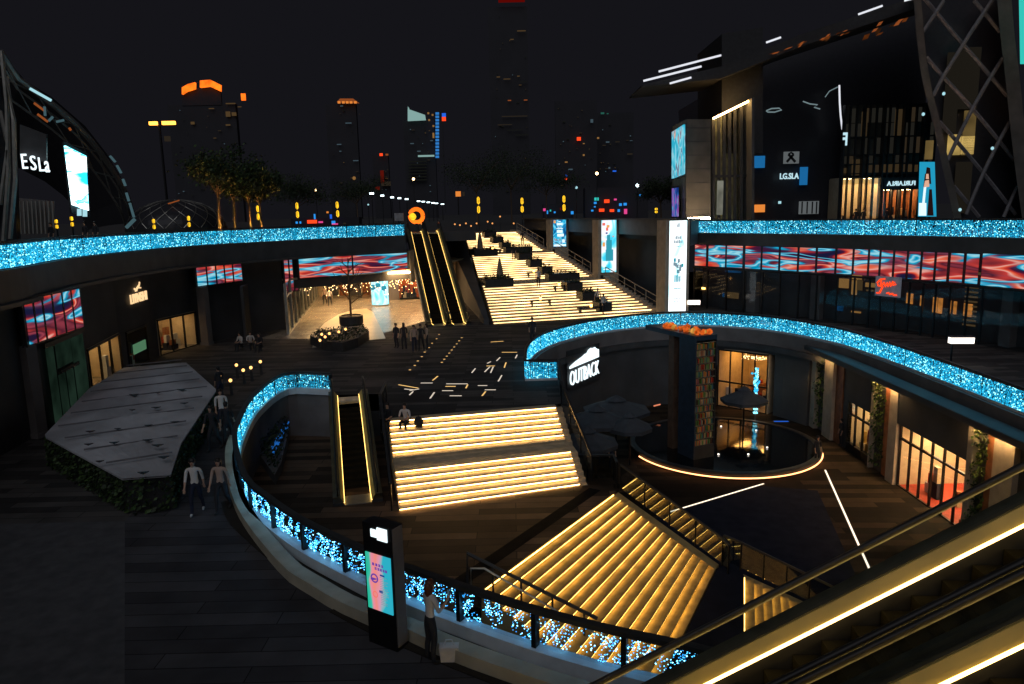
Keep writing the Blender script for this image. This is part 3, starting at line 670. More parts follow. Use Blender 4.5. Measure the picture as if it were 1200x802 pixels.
for (cx, cy), zb, nme, lb, bm, k in cols:
    c = Vector((cx, cy))+AV*.5; t = thing(nme, lb, 'column', (c.x, c.y, zb), 'columns with lit banners beside the great staircase')
    MB().box((c.x, c.y, (zb-.9+.9)/2), (2.15, 1.5, .9-zb+.9), an).build('shaft', 'stone', t)
    F = Frame(c-AV*.75-BV*1.0, c-AV*.75+BV*1.0); hw = .78; h0, h1 = zb+(.55 if k else .25), .86
    b = MB(); F.box(b, 1-hw-.05, 1+hw+.05, .0, .06, h0-.05, h1+.03); b.build('banner_frame', 'steel', t)
    b = MB(); F.box(b, 1-hw, 1+hw, .061, .09, h0, h1); bn = b.build('banner_screen', bm, t)
    p = MB(); H = h1-h0
    if k == 0:
        for (zz, ww, hh, m_) in ((.93, .22, .05, 1), (.80, .5, .05, 1), (.755, .62, .04, 1), (.715, .5, .012, 1), (.33, .5, .10, 0), (.25, .5, .02, 0), (.14, .62, .012, 1), (.11, .5, .012, 1)):
            u = -ww/2
            while u < ww/2:
                wl = RN.uniform(.03, .09); F.box(p, 1+u*1.2, 1+(u+wl)*1.2, .091, .1, h0+H*zz, h0+H*(zz+hh*RN.uniform(.6, 1)), m_); u += wl+.03
        for i in range(46): 
            u = RN.uniform(-.42, .42); zz = .42+RN.random()*.16; F.box(p, 1+u, 1+u+RN.choice((.02, .2)), .091, .1, h0+H*zz, h0+H*(zz+RN.choice((.004, .04))), RN.choice((0, 1, 1)))
    elif k == 1:
        for zz, uu, w_, h_, m_ in ((.86, -.1, .3, .05, 4), (.80, -.2, .24, .06, 3), (.74, -.25, .2, .03, 2), (.90, -.55, .3, .05, 3), (.62, -.05, .34, .10, 0), (.42, .0, .6, .2, 0), (.22, .05, .8, .22, 0), (.5, -.55, .25, .08, 4), (.1, -.5, .35, .12, 5), (.05, .0, 1.2, .02, 5), (.68, .45, .15, .02, 3)):
            F.box(p, 1+uu-w_/2, 1+uu+w_/2, .091, .1, h0+H*zz, h0+H*(zz+h_), m_)
    else:
        for zz, uu, w_, h_, m_ in ((.92, 0, .3, .03, 5), (.8, 0, .7, .08, 5), (.72, 0, .5, .02, 5), (.66, 0, .8, .03, 5), (.52, 0, .7, .1, 5), (.38, .1, .8, .1, 5), (.22, -.4, .15, .08, 1), (.22, 0, .15, .08, 1), (.15, .45, .3, .12, 5), (.02, 0, 1.5, .07, 5), (.88, -.6, .25, .1, 4)):
            F.box(p, 1+uu-w_/2, 1+uu+w_/2, .091, .1, h0+H*zz, h0+H*(zz+h_), m_)
    p.build('print', ['printteal', 'printgrey', 'printblue', 'printred', 'printorange', 'printwhite'], bn)
    MB().box((c.x-AV.x*.95-BV.x*.8, c.y-AV.y*.95-BV.y*.8, zb+.15), (.22, .2, .3), an).build('floodlight', 'black', t)
# dark bays behind the columns
bw = MB(); bw.strip([Vector((AX(66, 3.5), 66)), Vector((AX(103, 3.5), 103))], MZ, -.5, .4); tag(bw.build('bay_wall', 'darkwall'), kind='structure')

# ------------------------------------------------------------------ escalators
def ribbon(mb, path, lat, u0, u1, z0, z1, m=0, tilt=0.0):
    """sloping bar along a 3D path, between lateral offsets u0..u1 and heights z0..z1; tilt widens its top"""
    P = [Vector(p) for p in path]; l = Vector((lat[0], lat[1], 0)); up = Vector((0, 0, 1))
    for i in range(len(P)-1):
        a, b = P[i], P[i+1]
        mb.hexa([a+l*u0+up*z0, b+l*u0+up*z0, b+l*u1+up*z0, a+l*u1+up*z0, a+l*(u0+tilt)+up*z1, b+l*(u0+tilt)+up*z1, b+l*(u1+tilt)+up*z1, a+l*(u1+tilt)+up*z1])
    return mb
def escalator(label, top, bot, w=1.0, ledm='escled', hh=.95, flat=1.1, truss=.9, skirt='olive', stepm='treadmetal', group=None, ext=.25, lsz=.035):
    top = Vector(top); bot = Vector(bot); e = Vector((bot.x-top.x, bot.y-top.y, 0)); run = e.length; e.normalize(); lat = Vector((-e.y, e.x, 0))
    path = [top-e*flat, top, bot, bot+e*flat]
    t = thing('escalator', label, 'escalator', tuple(bot), group)
    mb = ribbon(MB(), path, lat, -(w/2+.30), w/2+.30, -truss, -.5); mb.build('truss', 'black', t)
    n = int(run/.40); sm = MB(); drop = (top.z-bot.z)
    for i in range(n):
        a = top+e*(run*i/n); b = top+e*(run*(i+1)/n); z = top.z-drop*(i+.5)/n-.22
        sm.hexa([(a-lat*w/2)[:2]+(z-.25,), (b-lat*w/2)[:2]+(z-.25,), (b+lat*w/2)[:2]+(z-.25,), (a+lat*w/2)[:2]+(z-.25,), (a-lat*w/2)[:2]+(z,), (b-lat*w/2)[:2]+(z,), (b+lat*w/2)[:2]+(z,), (a+lat*w/2)[:2]+(z,)])
    sm.build('steps', stepm, t)
    for p0, p1 in ((path[0], path[1]), (path[2], path[3])):
        ribbon(MB(), [p0, p1], lat, -w/2, w/2, -.11, .01).build('landing_plate', 'steel', t)
    for sg in (-1, 1):
        q = lat*sg
        ribbon(MB(), path, q, w/2+.01, w/2+.03, .13, .31, tilt=.12).build('skirt_panel', skirt, t)
        ribbon(MB(), path, q, w/2+.005, w/2+.03, -.12, .085).build('skirt_base', 'black', t)
        ribbon(MB(), path, q, w/2+.04, w/2+.42, -.499, .10).build('side_cladding', 'black', t)
        ribbon(MB(), path, q, w/2+.145, w/2+.42, .312, .335).build('decking', 'deckdark' if 'deckdark' in M else M.setdefault('deckdark', mat('olive_dark_steel', (.085, .075, .045), .5)), t)
        ribbon(MB(), path, q, w/2-.012, w/2-.012+lsz, .088, .088+lsz).build('light_strip', ledm, t)
        ribbon(MB(), path[0:4], q, w/2+.22, w/2+.24, .336, hh-.07).build('glass_panel', 'glass', t)
        ribbon(MB(), path[0:4], q, w/2+.205, w/2+.255, hh-.07, hh-.045).build('rail_profile', 'steel', t)
        hp = [p+q*(w/2+.23)+Vector((0, 0, hh)) for p in path]; d0 = e*ext
        hp = [hp[0]-d0*.6+Vector((0, 0, -.5)), hp[0]-d0+Vector((0, 0, -.15))]+[hp[0]]+hp[1:3]+[hp[3], hp[3]+d0+Vector((0, 0, -.15)), hp[3]+d0*.6+Vector((0, 0, -.5))]
        MB().tube(hp, .048, 6).build('handrail', 'rubber', t, smooth=True)
    return t
# foreground pair, running down to the left just in front of the viewer
ed = Vector((-.9988, .05)); eh = atY(1200, 545, 9.7); slope = math.tan(rad(30)); HH = .86; W = 1.24
def fg(off, label):
    lat = Vector((-ed.y, ed.x))
    if lat.y < 0: lat = -lat
    c = Vector((eh.x, eh.y))-lat*(W/2+.23+off); zc = eh.z-HH
    ku = (0.4-zc)/slope; kd = (zc-(MZ+.02))/slope
    p = c-ed*(ku-.0); q = c+ed*kd
    return escalator(label, (p.x, p.y, .4), (q.x, q.y, MZ+.02), W, 'escled', HH, group='pair of escalators in front of the viewer', lsz=.036)
fg(0, 'foreground escalator with a yellow lit edge, the one nearer the fanned amber staircase')
fg(1.86, 'foreground escalator with a yellow lit edge, cut by the lower right corner')
# single escalator beside the straight lit flight
escalator('single escalator with yellow lit edges going down beside the straight lit flight', (-7.75, 33.6, MZ+.01), (-6.15, 27.1, DZ+.02), 1.0, 'escled_dim', .95, .9, .5)
# back pair up to the upper deck
def bk(x0, x1, label):
    b = at(x0, 378, MZ+.05); b = Vector((b.x, 57.6, MZ+.02)); Ytop = 69.2
    tp = atY(x1, 275, Ytop); escalator(label, (tp.x, Ytop, ULZ+.02), tuple(b), .95, 'escled_dim', .95, .9, .9, group='back escalators up to the upper deck')
bk(514, 488, 'back escalator with yellow lit edges, the one beside the mall hall')
bk(537, 507, 'back escalator with yellow lit edges, the one beside the dark stair wall')

# ------------------------------------------------------------------ shops
def led_lamp(mb, F, u0, u1, d0, d1, z): F.box(mb, u0, u1, d0, d1, z-.05, z)
def shop(F, u0, u1, z0, z1, label, depth=3.0, lamp='warm', wall='plaster', panes=3, transom=None, goods=10, glassm='glass', frame='blackmetal', lampw=.5, floor='tile', sill=0.0, name='shopfront', accents=None):
    if u1 < u0: u0, u1 = u1, u0
    loc = F.pt((u0+u1)/2, 0, z0); t = thing(name, label, 'shop', loc)
    r = MB(); H = z1-z0; D = -depth
    F.box(r, u0, u1, D-.08, D, z0, z1); F.box(r, u0-.08, u0, D, 0, z0, z1); F.box(r, u1, u1+.08, D, 0, z0, z1); F.box(r, u0, u1, D, 0, z1, z1+.08)
    r.build('interior_wall', wall, t)
    r = MB(); F.box(r, u0, u1, D, 0, z0-.02, z0+.02); r.build('interior_floor', floor, t)
    n = max(1, int((u1-u0)/1.6))
    for i in range(n):
        c = u0+(u1-u0)*(i+.5)/n; r = MB(); F.box(r, c-lampw/2, c+lampw/2, D*.7, D*.3, z1-.06, z1-.02); r.build('ceiling_lamp', lamp, t)
    pal = ['wood', 'shirtd', 'white', 'plaster', 'jeans', 'redgoods', 'goldgoods']
    for i in range(goods):
        u = RN.uniform(u0+.15, u1-.15); dd = RN.uniform(D+.2, -.5); wv = RN.uniform(.12, .4); hv = RN.uniform(.3, min(1.7, H*.7))
        r = MB(); F.box(r, max(u0+.02, u-wv), min(u1-.02, u+wv), dd-.15, dd+.15, z0+.02, z0+hv*.5); F.box(r, max(u0+.02, u-wv*.6), min(u1-.02, u+wv*.6), dd-.1, dd+.1, z0+hv*.5, z0+hv, 1)
        r.build('display_stand', [RN.choice(pal), RN.choice(pal)], t)
    fr = MB(); pw = .07
    for i in range(panes+1):
        u = u0+(u1-u0)*i/panes; F.box(fr, u-pw/2, u+pw/2, -.06, .06, z0, z1)
    zt = [z0+.0, z1]+([z0+transom] if transom else [])
    for z in zt: F.box(fr, u0-.03, u1+.03, -.055, .055, z-.05, z+.06)
    if sill: F.box(fr, u0, u1, -.2, .05, z0, z0+sill)
    fr.build('window_frame', frame, t)
    g = MB(); F.box(g, u0, u1, -.01, .01, z0, z1); g.build('glass_pane', glassm, t)
    return t
M['redgoods'] = mat('red_goods', (.4, .05, .03), .6); M['goldgoods'] = mat('gold_goods', (.45, .28, .06), .5)
M['greenwin'] = emi('green_window', (.014, .030, .020), .5, .6, .8)

# left mall, middle level
FL = [Vector(p) for p in ((-17.4, 8), (-18.6, 20), (-19.68, 29.49), (-20.41, 33.32), (-22.09, 40.81), (-22.79, 46.42), (-21.75, 52.01), (-17.83, 57.35))]
fm = thing('mall_facade', 'dark curved mall storefront wall under the left upper deck', 'building', (-22, 40, MZ))
FR = [Frame(FL[i], FL[i+1]) for i in range(len(FL)-1)]
def wallseg(F, u0, u1, z0, z1, d=-.3, mm='darkwall', nm='wall'):
    w = MB(); F.box(w, u0, u1, d, d+.28, z0, z1); return w.build(nm, mm, fm)
gaps = []
def lshop(fi, x0, x1, ytop, ybase, label, **k):
    F = FR[fi]; u0, _ = F.ucol(x0, ybase); u1, zt = F.ucol(x1, ytop); u0 = max(.02, u0); u1 = min(F.len-.02, u1)
    z1 = max(-5.4, min(zt, -1.6)); gaps.append((fi, u0, u1, z1)); return shop(F, u0, u1, MZ, z1, label, **k)
lshop(3, 107, 146, 388, 450, 'narrow warm lit shop window beside the green shutters', depth=2.2, panes=3, goods=9, lamp='warm', accents=1)
lshop(4, 152, 170, 382, 428, 'small dim shop window with a pale green poster', depth=1.6, panes=1, goods=6, lamp='amber', wall='jeans', lampw=.2)
lshop(5, 188, 228, 366, 412, 'lit shop doorway with clothes inside, near the beige pillar', depth=2.6, panes=3, goods=14, lamp='warm')
for i, F in enumerate(FR):
    gs = sorted([g_ for g_ in gaps if g_[0] == i], key=lambda q: q[1]); u = 0
    for (_, a, b, z1) in gs:
        if a-u > .1: wallseg(F, u, a-.09, MZ, -1.3)
        wallseg(F, a-.09, b+.09, z1+.09, -1.3); u = b+.09
    if F.len-u > .1: wallseg(F, u, F.len, MZ, -1.3)
def poster(F, xa, xb, ya, yb, d, material, name, label, cat, xm=None):
    u0, z0 = F.ucol(xa, yb); u1, z1 = F.ucol(xb, ya); t = thing(name, label, cat, F.pt((u0+u1)/2, d, z0)); b = MB(); F.box(b, u0, u1, d-.05, d, z0, z1); b.build('sheet', material, t); return t
M['pgreen'] = emi('poster_green', (.12, .30, .16), .55)
poster(FR[4], 156, 169, 398, 416, -.3+.38, 'pgreen', 'poster', 'pale green lit poster in the small dim shop window', 'poster')
# green frosted shop windows
F = FR[2]; gsp = thing('shop_shutter', 'row of dark green frosted shop windows under the wave screen', 'shop window', F.pt(2, 0, MZ))
Fg = Frame(F.pt(-.6, .12, 0)[:2], FR[3].pt(1.9, .12, 0)[:2])
for xa, xb in ((61, 68), (72, 78), (82, 88), (92, 97), (99, 104)):
    u0, _ = Fg.ucol(xa, 470); u1, _ = Fg.ucol(xb, 460); b = MB(); Fg.box(b, u0, u1, 0, .05, MZ+.1, -4.8 if xa in (72, 82) else -3.4); b.build('pane', 'greenwin', gsp)
b = MB(); Fg.box(b, Fg.ucol(72, 465)[0], Fg.ucol(89, 460)[0], 0, .05, -4.5, -3.4); b.build('pane', 'greenwin', gsp)
b = MB(); u0, _ = Fg.ucol(58, 470); u1, _ = Fg.ucol(106, 460)
Fg.box(b, u0, u1, .051, .10, MZ, MZ+.1); Fg.box(b, u0, u1, .051, .12, -3.4, -3.2); Fg.box(b, *[Fg.ucol(x, 440)[0] for x in (70, 92)], .051, .11, -4.75, -4.6); b.build('shop_frame', 'black', gsp)
# wave screens of the left mall
def wave(F, xs, yt, yb, d, label, z=None, mm='wavescreen'):
    us = [F.ucol(x, yt)[0] for x in xs]; z1 = F.ucol(xs[0], yt)[1]; z0 = F.ucol(xs[0], yb)[1]
    if z: z0, z1 = z
    t = thing('video_screen', label, 'screen', F.pt(us[0], d, z0))
    b = MB(); F.box(b, us[0]-.1, us[-1]+.1, d-.25, d-.061, z0-.1, z1+.1); b.build('screen_housing', 'black', t)
    for i in range(len(us)-1):
        b = MB(); F.box(b, us[i+1]-.05, us[i+1]+.05, d+.001, d+.02, z0-.02, z1+.02); b.build('mullion', 'black', t)
        b = MB(); g_ = .08 if us[i+1] > us[i] else -.05; F.box(b, us[i]+g_, us[i+1]-g_, d-.06, d, z0, z1); b.build('screen_pane', mm, t)
    return t
Fw = Frame((-19.0, 27.2), (-19.95, 34.7)); print('W1', Fw.ucol(28, 355), Fw.ucol(35, 405), Fw.ucol(92, 335))
wave(Fw, (28, 38, 49, 61, 73, 84, 95), 355, 405, .02, 'small six-pane red and blue wave screen above the green shop windows', z=(-2.95, -1.2))
Fw = Frame(FR[5].pt(0, .1, 0)[:2], FL[6]+(FL[7]-FL[6])*.35)
Fw = Frame((-21.6, 50.4), (-19.4, 55.8))
wave(Fw, (229, 241, 252, 262, 272, 283), 309, 335, .02, 'small five-pane red and blue wave screen above the beige pillar', z=(-2.7, -1.2))
def pillar(x, y, w, z1, label, mm='stone'):
    p = at(x, y, MZ); t = thing('pillar', label, 'pillar', tuple(p)); MB().box((p.x, p.y, (MZ+z1)/2), (w, w, z1-MZ), rad(-12)).build('shaft', mm, t); MB().box((p.x, p.y, MZ+.1), (w+.1, w+.1, .2), rad(-12)).build('base', mm, t)
pillar(45, 512, .5, -3.0, 'beige stone pillar under the left end of the six-pane wave screen', 'concrete')
pillar(243, 404, .55, -2.75, 'beige stone pillar under the five-pane wave screen', 'concrete')
# script shop sign
Fs = Frame(FR[4].pt(0, .02, 0)[:2], FR[4].pt(FR[4].len, .02, 0)[:2]); u, z = Fs.ucol(152, 357); u2, z2 = Fs.ucol(171, 352)
t = thing('shop_sign', 'warm glowing shop sign with a leaping emblem over tall narrow letters', 'sign', Fs.pt(u, 0, z)); M['signwarm'] = emi('warm_sign', (1, .66, .33), 1.15)
b = MB(); Fs.text(b, 'LIYNSHI', .80, u, z, .06, .04, .0, sx=abs(u2-u)/2.75); b.build('lettering', 'signwarm', t)
b = MB(); w_ = u2-u
for (a0, c0, a1, c1, th) in ((.35, .70, .62, .98, .12), (.45, .70, .30, .84, .10), (.62, .98, .66, 1.16, .08), (.5, .86, .7, .80, .08)):
    b.bar(Fs.pt(u+w_*a0, .06, z+c0), Fs.pt(u+w_*a1, .06, z+c1), .06, th)
b.build('emblem', 'signwarm', t)

# hall under the left deck
FH = Frame((-18.0, 57.3), (-8.7, 64.4)); print('FH', [FH.ucol(*q) for q in ((335, 294), (347, 292), (477, 290), (477, 308), (340, 320), (470, 328))])
wave(FH, (348, 412, 477), 292, 316, .05, 'wide red and blue wave screen over the lit hall entrance', z=(-2.95, -1.25))
Fc = Frame((-19.6, 55.2), (-18.0, 57.2)); wave(Fc, (331, 337, 342, 347), 295, 318, .03, 'narrow dim wave screen turning the corner beside the hall entrance', z=(-3.9, -1.4), mm='wavescreen')
b = MB(); FH.box(b, -.3, FH.len+.6, -.5, -.22, -3.75, -1.2); FH.box(b, FH.ucol(479, 300)[0], FH.ucol(484, 300)[0], -.1, .2, -4, -1.2); tag(b.build('hall_beam_wall', 'fascia'), kind='structure')
hall = thing('mall_hall', 'bright open mall hall seen under the wide wave screen', 'hall', (-15, 68, MZ))
hp = [at(338, 392, MZ), at(374, 346, MZ)]; bl = at(374, 346, MZ)
b = MB(); b.box((-13, 81.2, -4.9), (18, .3, 3.8)); b.build('back_wall', 'plaster', hall)
b = MB(); b.prism([(-18.3, 57.2), (-22.5, 81), (-4.5, 81), (-8.4, 64.5)], -3.05, -2.9); b.build('ceiling', 'plaster', hall)
Fgw = Frame(tuple(hp[0][:2]), tuple(hp[1][:2])); b = MB()
for i in range(11):
    u_ = Fgw.len*i/10; Fgw.box(b, u_-.06, u_+.06, -.1, .1, MZ, -3.0)
Fgw.box(b, 0, Fgw.len, -.08, .08, MZ, MZ+.12); Fgw.box(b, 0, Fgw.len, -.08, .08, -4.0, -3.9); b.build('mullions', 'steel', hall)
b = MB(); Fgw.box(b, 0, Fgw.len, -.02, .02, MZ, -3.0); b.build('glass_wall', 'glassgloss', hall)
b = MB(); Fgw.box(b, -1, Fgw.len, -3, -2.8, MZ, -3.0); b.build('shop_wall', 'darkwall', hall)
for i in range(9):
    b = MB(); c = (-17.5+i%3*4+RN.uniform(-.5, .5), 63.5+i//3*5.5, -3.1); b.box(c, (1.8, 1.2, .06)); b.build('ceiling_lamp', 'hallfill' if 'hallfill' in M else M.setdefault('hallfill', emi('hall_fill_panel', (1, .60, .25), 32)), hall)  # unseen glowing ceiling panels added to light the hall
flat('hall_floor', [[tuple(at(300, 398, MZ)[:2]), tuple(at(338, 386, MZ)[:2]), (-22.5, 81), (-4.5, 81), (-7.2, 66), tuple(at(500, 376, MZ)[:2]), tuple(at(430, 396, MZ)[:2])]], MZ+.004, 'tile')
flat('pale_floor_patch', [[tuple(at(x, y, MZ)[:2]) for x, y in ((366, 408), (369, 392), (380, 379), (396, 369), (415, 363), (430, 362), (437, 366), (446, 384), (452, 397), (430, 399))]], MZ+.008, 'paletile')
b = MB()
for i in range(620):
    x = RN.uniform(-19.5, -8.5); y = RN.uniform(64.5, 77); b.octa((x, y, -3.2-min(1.9, abs(RN.gauss(0, 1.0)))), .04)
sl_ = b.build('string_lights', 'warm', None); tag(sl_, 'curtain of tiny warm string lights hanging below the hall ceiling', 'string lights', None, 'stuff')
# lit column and posters in the hall
p = at(446, 358, MZ); t = thing('lit_column', 'round glowing white and cyan advertising column in the hall', 'column', tuple(p))
scr('adcyan', [(.3, (.1, .7, .85)), (.45, (.4, .95, 1)), (.55, (.8, 1, 1)), (.7, (.1, .6, .8))], sc=(.9, .9, .5), strength=1.25)
MB().lathe([(.82, .12), (.82, 3.6)], tuple(p), 24).build('poster_drum', 'adcyan', t, smooth=False); MB().lathe([(.86, 0), (.86, .119)], tuple(p), 24).build('base', 'steel', t); MB().lathe([(.7, 3.601), (.7, 3.75)], tuple(p), 24).build('cap', 'black', t)
b = MB()
for uu, zz in ((-.5, 1.6), (.0, 1.75), (.55, 1.5)): b.lathe([(.05, 0), (.24, .1), (.24, .4), (.05, .5)], (p.x+uu, p.y-.82, MZ+zz), 8)
b.build('print', 'printteal', t)
t = thing('light_box', 'tall white light box with a dark figure at the back of the hall', 'light box', (-20, 78, MZ)); q = at(369.5, 345, MZ)
MB().box((q.x, q.y, MZ+1.1), (.62, .12, 2.1)).build('lit_face', 'printwhite', t); MB().box((q.x, q.y+.09, MZ+1.1), (.72, .05, 2.2)).build('box_frame', 'black', t); MB().lathe([(.06, 0), (.12, .3), (.1, .7), (.05, .9)], (q.x, q.y-.08, MZ+.5), 8).build('print', 'printblue', t)
Fo = Frame(tuple(at(462, 352, MZ)[:2]), tuple(at(499, 351, MZ)[:2])); M['orangewall'] = mat('orange_wall', (.7, .16, .03), .7)
u0, u1 = Fo.ucol(469, 350)[0], Fo.ucol(492, 350)[0]; shop(Fo, u0, u1, MZ+.15, -3.9, 'bright orange shop window with pale objects at the back of the hall', depth=1.2, panes=2, goods=6, wall='orangewall', lamp='warm', lampw=.9)
for ua, ub in ((0-.9, u0-.09), (u1+.09, Fo.len+1)): 
    b = MB(); Fo.box(b, ua, ub, -.2, 0, MZ, -3.0); b.build('wall_panel', 'concrete', hall)
for i, (x, wv) in enumerate(((385, 1.2), (398, .9), (411, 1.3), (424, .8))):
    q = at(x, 349, MZ); b = MB(); b.box((q.x, 80.9, MZ+1.25), (wv, .2, 2.5), 0, i % 2); b.build('shop_bay', ['darkwall', 'wood'], hall)

# bare tree with warm lights in a round planter
p = at(412, 381, MZ); t = thing('planter_bench', 'round black planter holding the bare tree', 'planter', tuple(p)); MB().lathe([(.85, 0), (.95, .15), (.95, .75), (.8, .8), (.8, .7)], tuple(p), 20).build('tub', 'black', t); MB().lathe([(.79, .68), (.02, .72)], tuple(p), 16).build('soil', 'soil', t)
def bare_tree(base, h, label, spread=.55, lights=True, crown=None, name='bare_tree', lv=3):
    t = thing(name, label, 'tree', tuple(base)); b = MB(); tips = []
    def br(q, d, l, r, k):
        e_ = q+d*l; b.tube([q, (q+e_)/2+Vector((RN.uniform(-.04, .04), RN.uniform(-.04, .04), 0))*l, e_], [r, r*.8, r*.6], 5)
        if k == 0: tips.append(e_); return
        tips.append(e_)
        for i in range(3 if k > 1 else 3):
            an = RN.uniform(0, 6.28); nd = (d+Vector((math.cos(an), math.sin(an), RN.uniform(.0, .35)))*spread*RN.uniform(.7, 1.2)).normalized(); br(q+d*l*RN.uniform(.6, 1), nd, l*RN.uniform(.55, .75), r*.55, k-1)
    q = Vector(base); b.tube([q, q+Vector((0, 0, h))], [.10, .03], 6)
    for i in range(11):
        zz = h*(.22+.07*i); an = i*2.4; br(q+Vector((0, 0, zz)), Vector((math.cos(an)*.8, math.sin(an)*.8, .55)).normalized(), h*(.36-.022*i), .05, 1)
    b.build('branches', 'bark', t)
    if lights:
        lb = MB()
        for e_ in tips:
            for _ in range(3): lb.octa((e_.x+RN.uniform(-.3, .3), e_.y+RN.uniform(-.3, .3), e_.z+RN.uniform(-.2, .2)), .02)
        lb.build('string_lights', 'warm', t, kind='stuff')
    return t
bare_tree((p.x, p.y, MZ+.68), 4.6, 'bare leafless tree with spreading branches in the round planter before the hall', lights=False)
def hedge_mass(poly, z0, h, mb, n, r=(.05, .11)):
    xs = [q[0] for q in poly]; ys = [q[1] for q in poly]
    def inside(x, y):
        c_ = False
        for i in range(len(poly)):
            a, b_ = poly[i], poly[i-1]
            if (a[1] > y) != (b_[1] > y) and x < (b_[0]-a[0])*(y-a[1])/(b_[1]-a[1])+a[0]: c_ = not c_
        return c_
    k = 0
    while k < n:
        x, y = RN.uniform(min(xs), max(xs)), RN.uniform(min(ys), max(ys))
        if inside(x, y): mb.leaf((x, y, z0+RN.uniform(0, h)), RN.uniform(*r)); k += 1
pol = [tuple(at(x, y, MZ)[:2]) for x, y in ((364, 404), (380, 411), (402, 413), (420, 407), (433, 398), (424, 392), (400, 396), (374, 397))]
t = thing('planter_bed', 'low dark planter bed with candle lamps in front of the bare tree', 'planter', (pol[0][0], pol[0][1], MZ)); MB().prism(pol, MZ, MZ+.62).build('planter_wall', 'black', t); mb = MB(); hedge_mass(pol, MZ+.6, .28, mb, 700); mb.build('foliage', 'leaf2', t)
def candle(x, y, z, base_z, label, group='amber globe lamps on the plaza'):
    q = at(x, y, z); t = thing('globe_lamp', label, 'lamp', (q.x, q.y, base_z), group); MB().blob(tuple(q), .085, jit=0, n=10, k=7).build('globe', 'globelamp' if 'globelamp' in M else M.setdefault('globelamp', emi('globe_lamp_light', (1, .5, .15), 2.6)), t); MB().lathe([(.09, base_z-q.z), (.06, -.1)], tuple(q), 8).build('stem', 'black', t)
for x, y in ((377, 392), (381, 395), (386, 391), (397, 389), (405, 386), (375, 399)): candle(x, y, MZ+1.0, MZ+.62, 'small glowing globe lamp in the planter bed before the bare tree', 'globe lamps in the planter bed')
for x, y in ((270, 446), (277, 428), (285, 434), (294, 431), (305, 424), (259, 439)): candle(x, y, MZ+.75, MZ, 'small glowing globe lamp on the dark plaza behind the grey hexagonal cover', 'globe lamps behind the hexagonal cover')

# hexagonal covered platform with hedge sides
HZ = 1.15; hexp = [tuple(at(x, y, MZ+HZ)[:2]) for x, y in ((51, 511), (105, 455), (145, 431), (217, 424), (254, 457), (212, 520), (200, 557), (145, 562))]
cxh = sum(q[0] for q in hexp)/8; cyh = sum(q[1] for q in hexp)/8
t = thing('covered_platform', 'grey tarpaulin covered hexagonal platform with green hedge sides', 'platform', (cxh, cyh, MZ))
inn = [(cxh+(q[0]-cxh)*.97, cyh+(q[1]-cyh)*.97) for q in hexp]
MB().prism(inn, MZ, MZ+HZ-.1).build('box_wall', 'black', t)
mb = MB()
for i in range(8):
    a, b_ = Vector(hexp[i]), Vector(hexp[(i+1) % 8]); l = (b_-a).length
    for k in range(int(l*110)):
        q = a+(b_-a)*RN.random(); cdir = (Vector((cxh, cyh))-q).normalized(); q = q+cdir*RN.uniform(-.02, .12); mb.leaf((q.x, q.y, MZ+RN.uniform(.03, HZ-.08)), RN.uniform(.05, .12), RN.choice((0, 0, 1)))
mb.build('hedge', ['leaf2', 'leaf'], t)
# cover: subdivided sheet in panels with sagging seams
mb = MB(); axd = (Vector(hexp[2])-Vector(hexp[7])).normalized(); nx_ = Vector((-axd.y, axd.x)); N = 46
pr = [(Vector(q)-Vector((cxh, cyh))) for q in hexp]; pa = [q.dot(axd) for q in pr]; pn = [q.dot(nx_) for q in pr]
def span(a):
    r_ = []
    for i in range(8):
        a0_, a1_ = pa[i], pa[(i+1) % 8]
        if (a0_-a)*(a1_-a) <= 0 and a0_ != a1_: k = (a-a0_)/(a1_-a0_); r_.append(pn[i]+(pn[(i+1) % 8]-pn[i])*k)
    return (min(r_), max(r_)) if len(r_) > 1 else None
rows_ = []; amin, amax = min(pa)+.01, max(pa)-.01; from math import sin
for i in range(N+1):
    a = amin+(amax-amin)*i/N; s_ = span(a) or (0, 0); row = []
    for j in range(25):
        n_ = s_[0]+(s_[1]-s_[0])*j/24; ph = (a-amin)/1.9; saw = (ph % 1.0); ed_ = min(1, 4*min(j, 24-j)/24, 4*min(i, N-i)/N); z_ = MZ+HZ+.17*saw*ed_+.03*sin(n_*2.1+a*3)*ed_+RN.uniform(-.012, .012)*ed_
        q = Vector((cxh, cyh))+axd*a+nx_*n_; row.append((q.x, q.y, z_))
    rows_.append(row)
vs = [p_ for r_ in rows_ for p_ in r_]; fs = []
for i in range(N):
    for j in range(24): fs.append((i*25+j, i*25+j+1, (i+1)*25+j+1, (i+1)*25+j))
n0 = len(vs); vs += [(x, y, MZ+HZ-.05) for (x, y, z) in vs[:n0]]
mb.add(vs, fs+[tuple(i+n0 for i in f[::-1]) for f in fs]); cover = mb.build('cover', 'fabric', t)
k_ = 1
while amin+1.9*k_ < amax:
    s_ = span(amin+1.9*k_-.02); qa, qb = [Vector((cxh, cyh))+axd*(amin+1.9*k_-.02)+nx_*n_ for n_ in s_]; q1, q2 = qa+(qb-qa)*.06, qa+(qb-qa)*.94
    MB().bar((q1.x, q1.y, MZ+HZ+.14), (q2.x, q2.y, MZ+HZ+.13), .035, .05).build('seam', 'seam', cover); k_ += 1
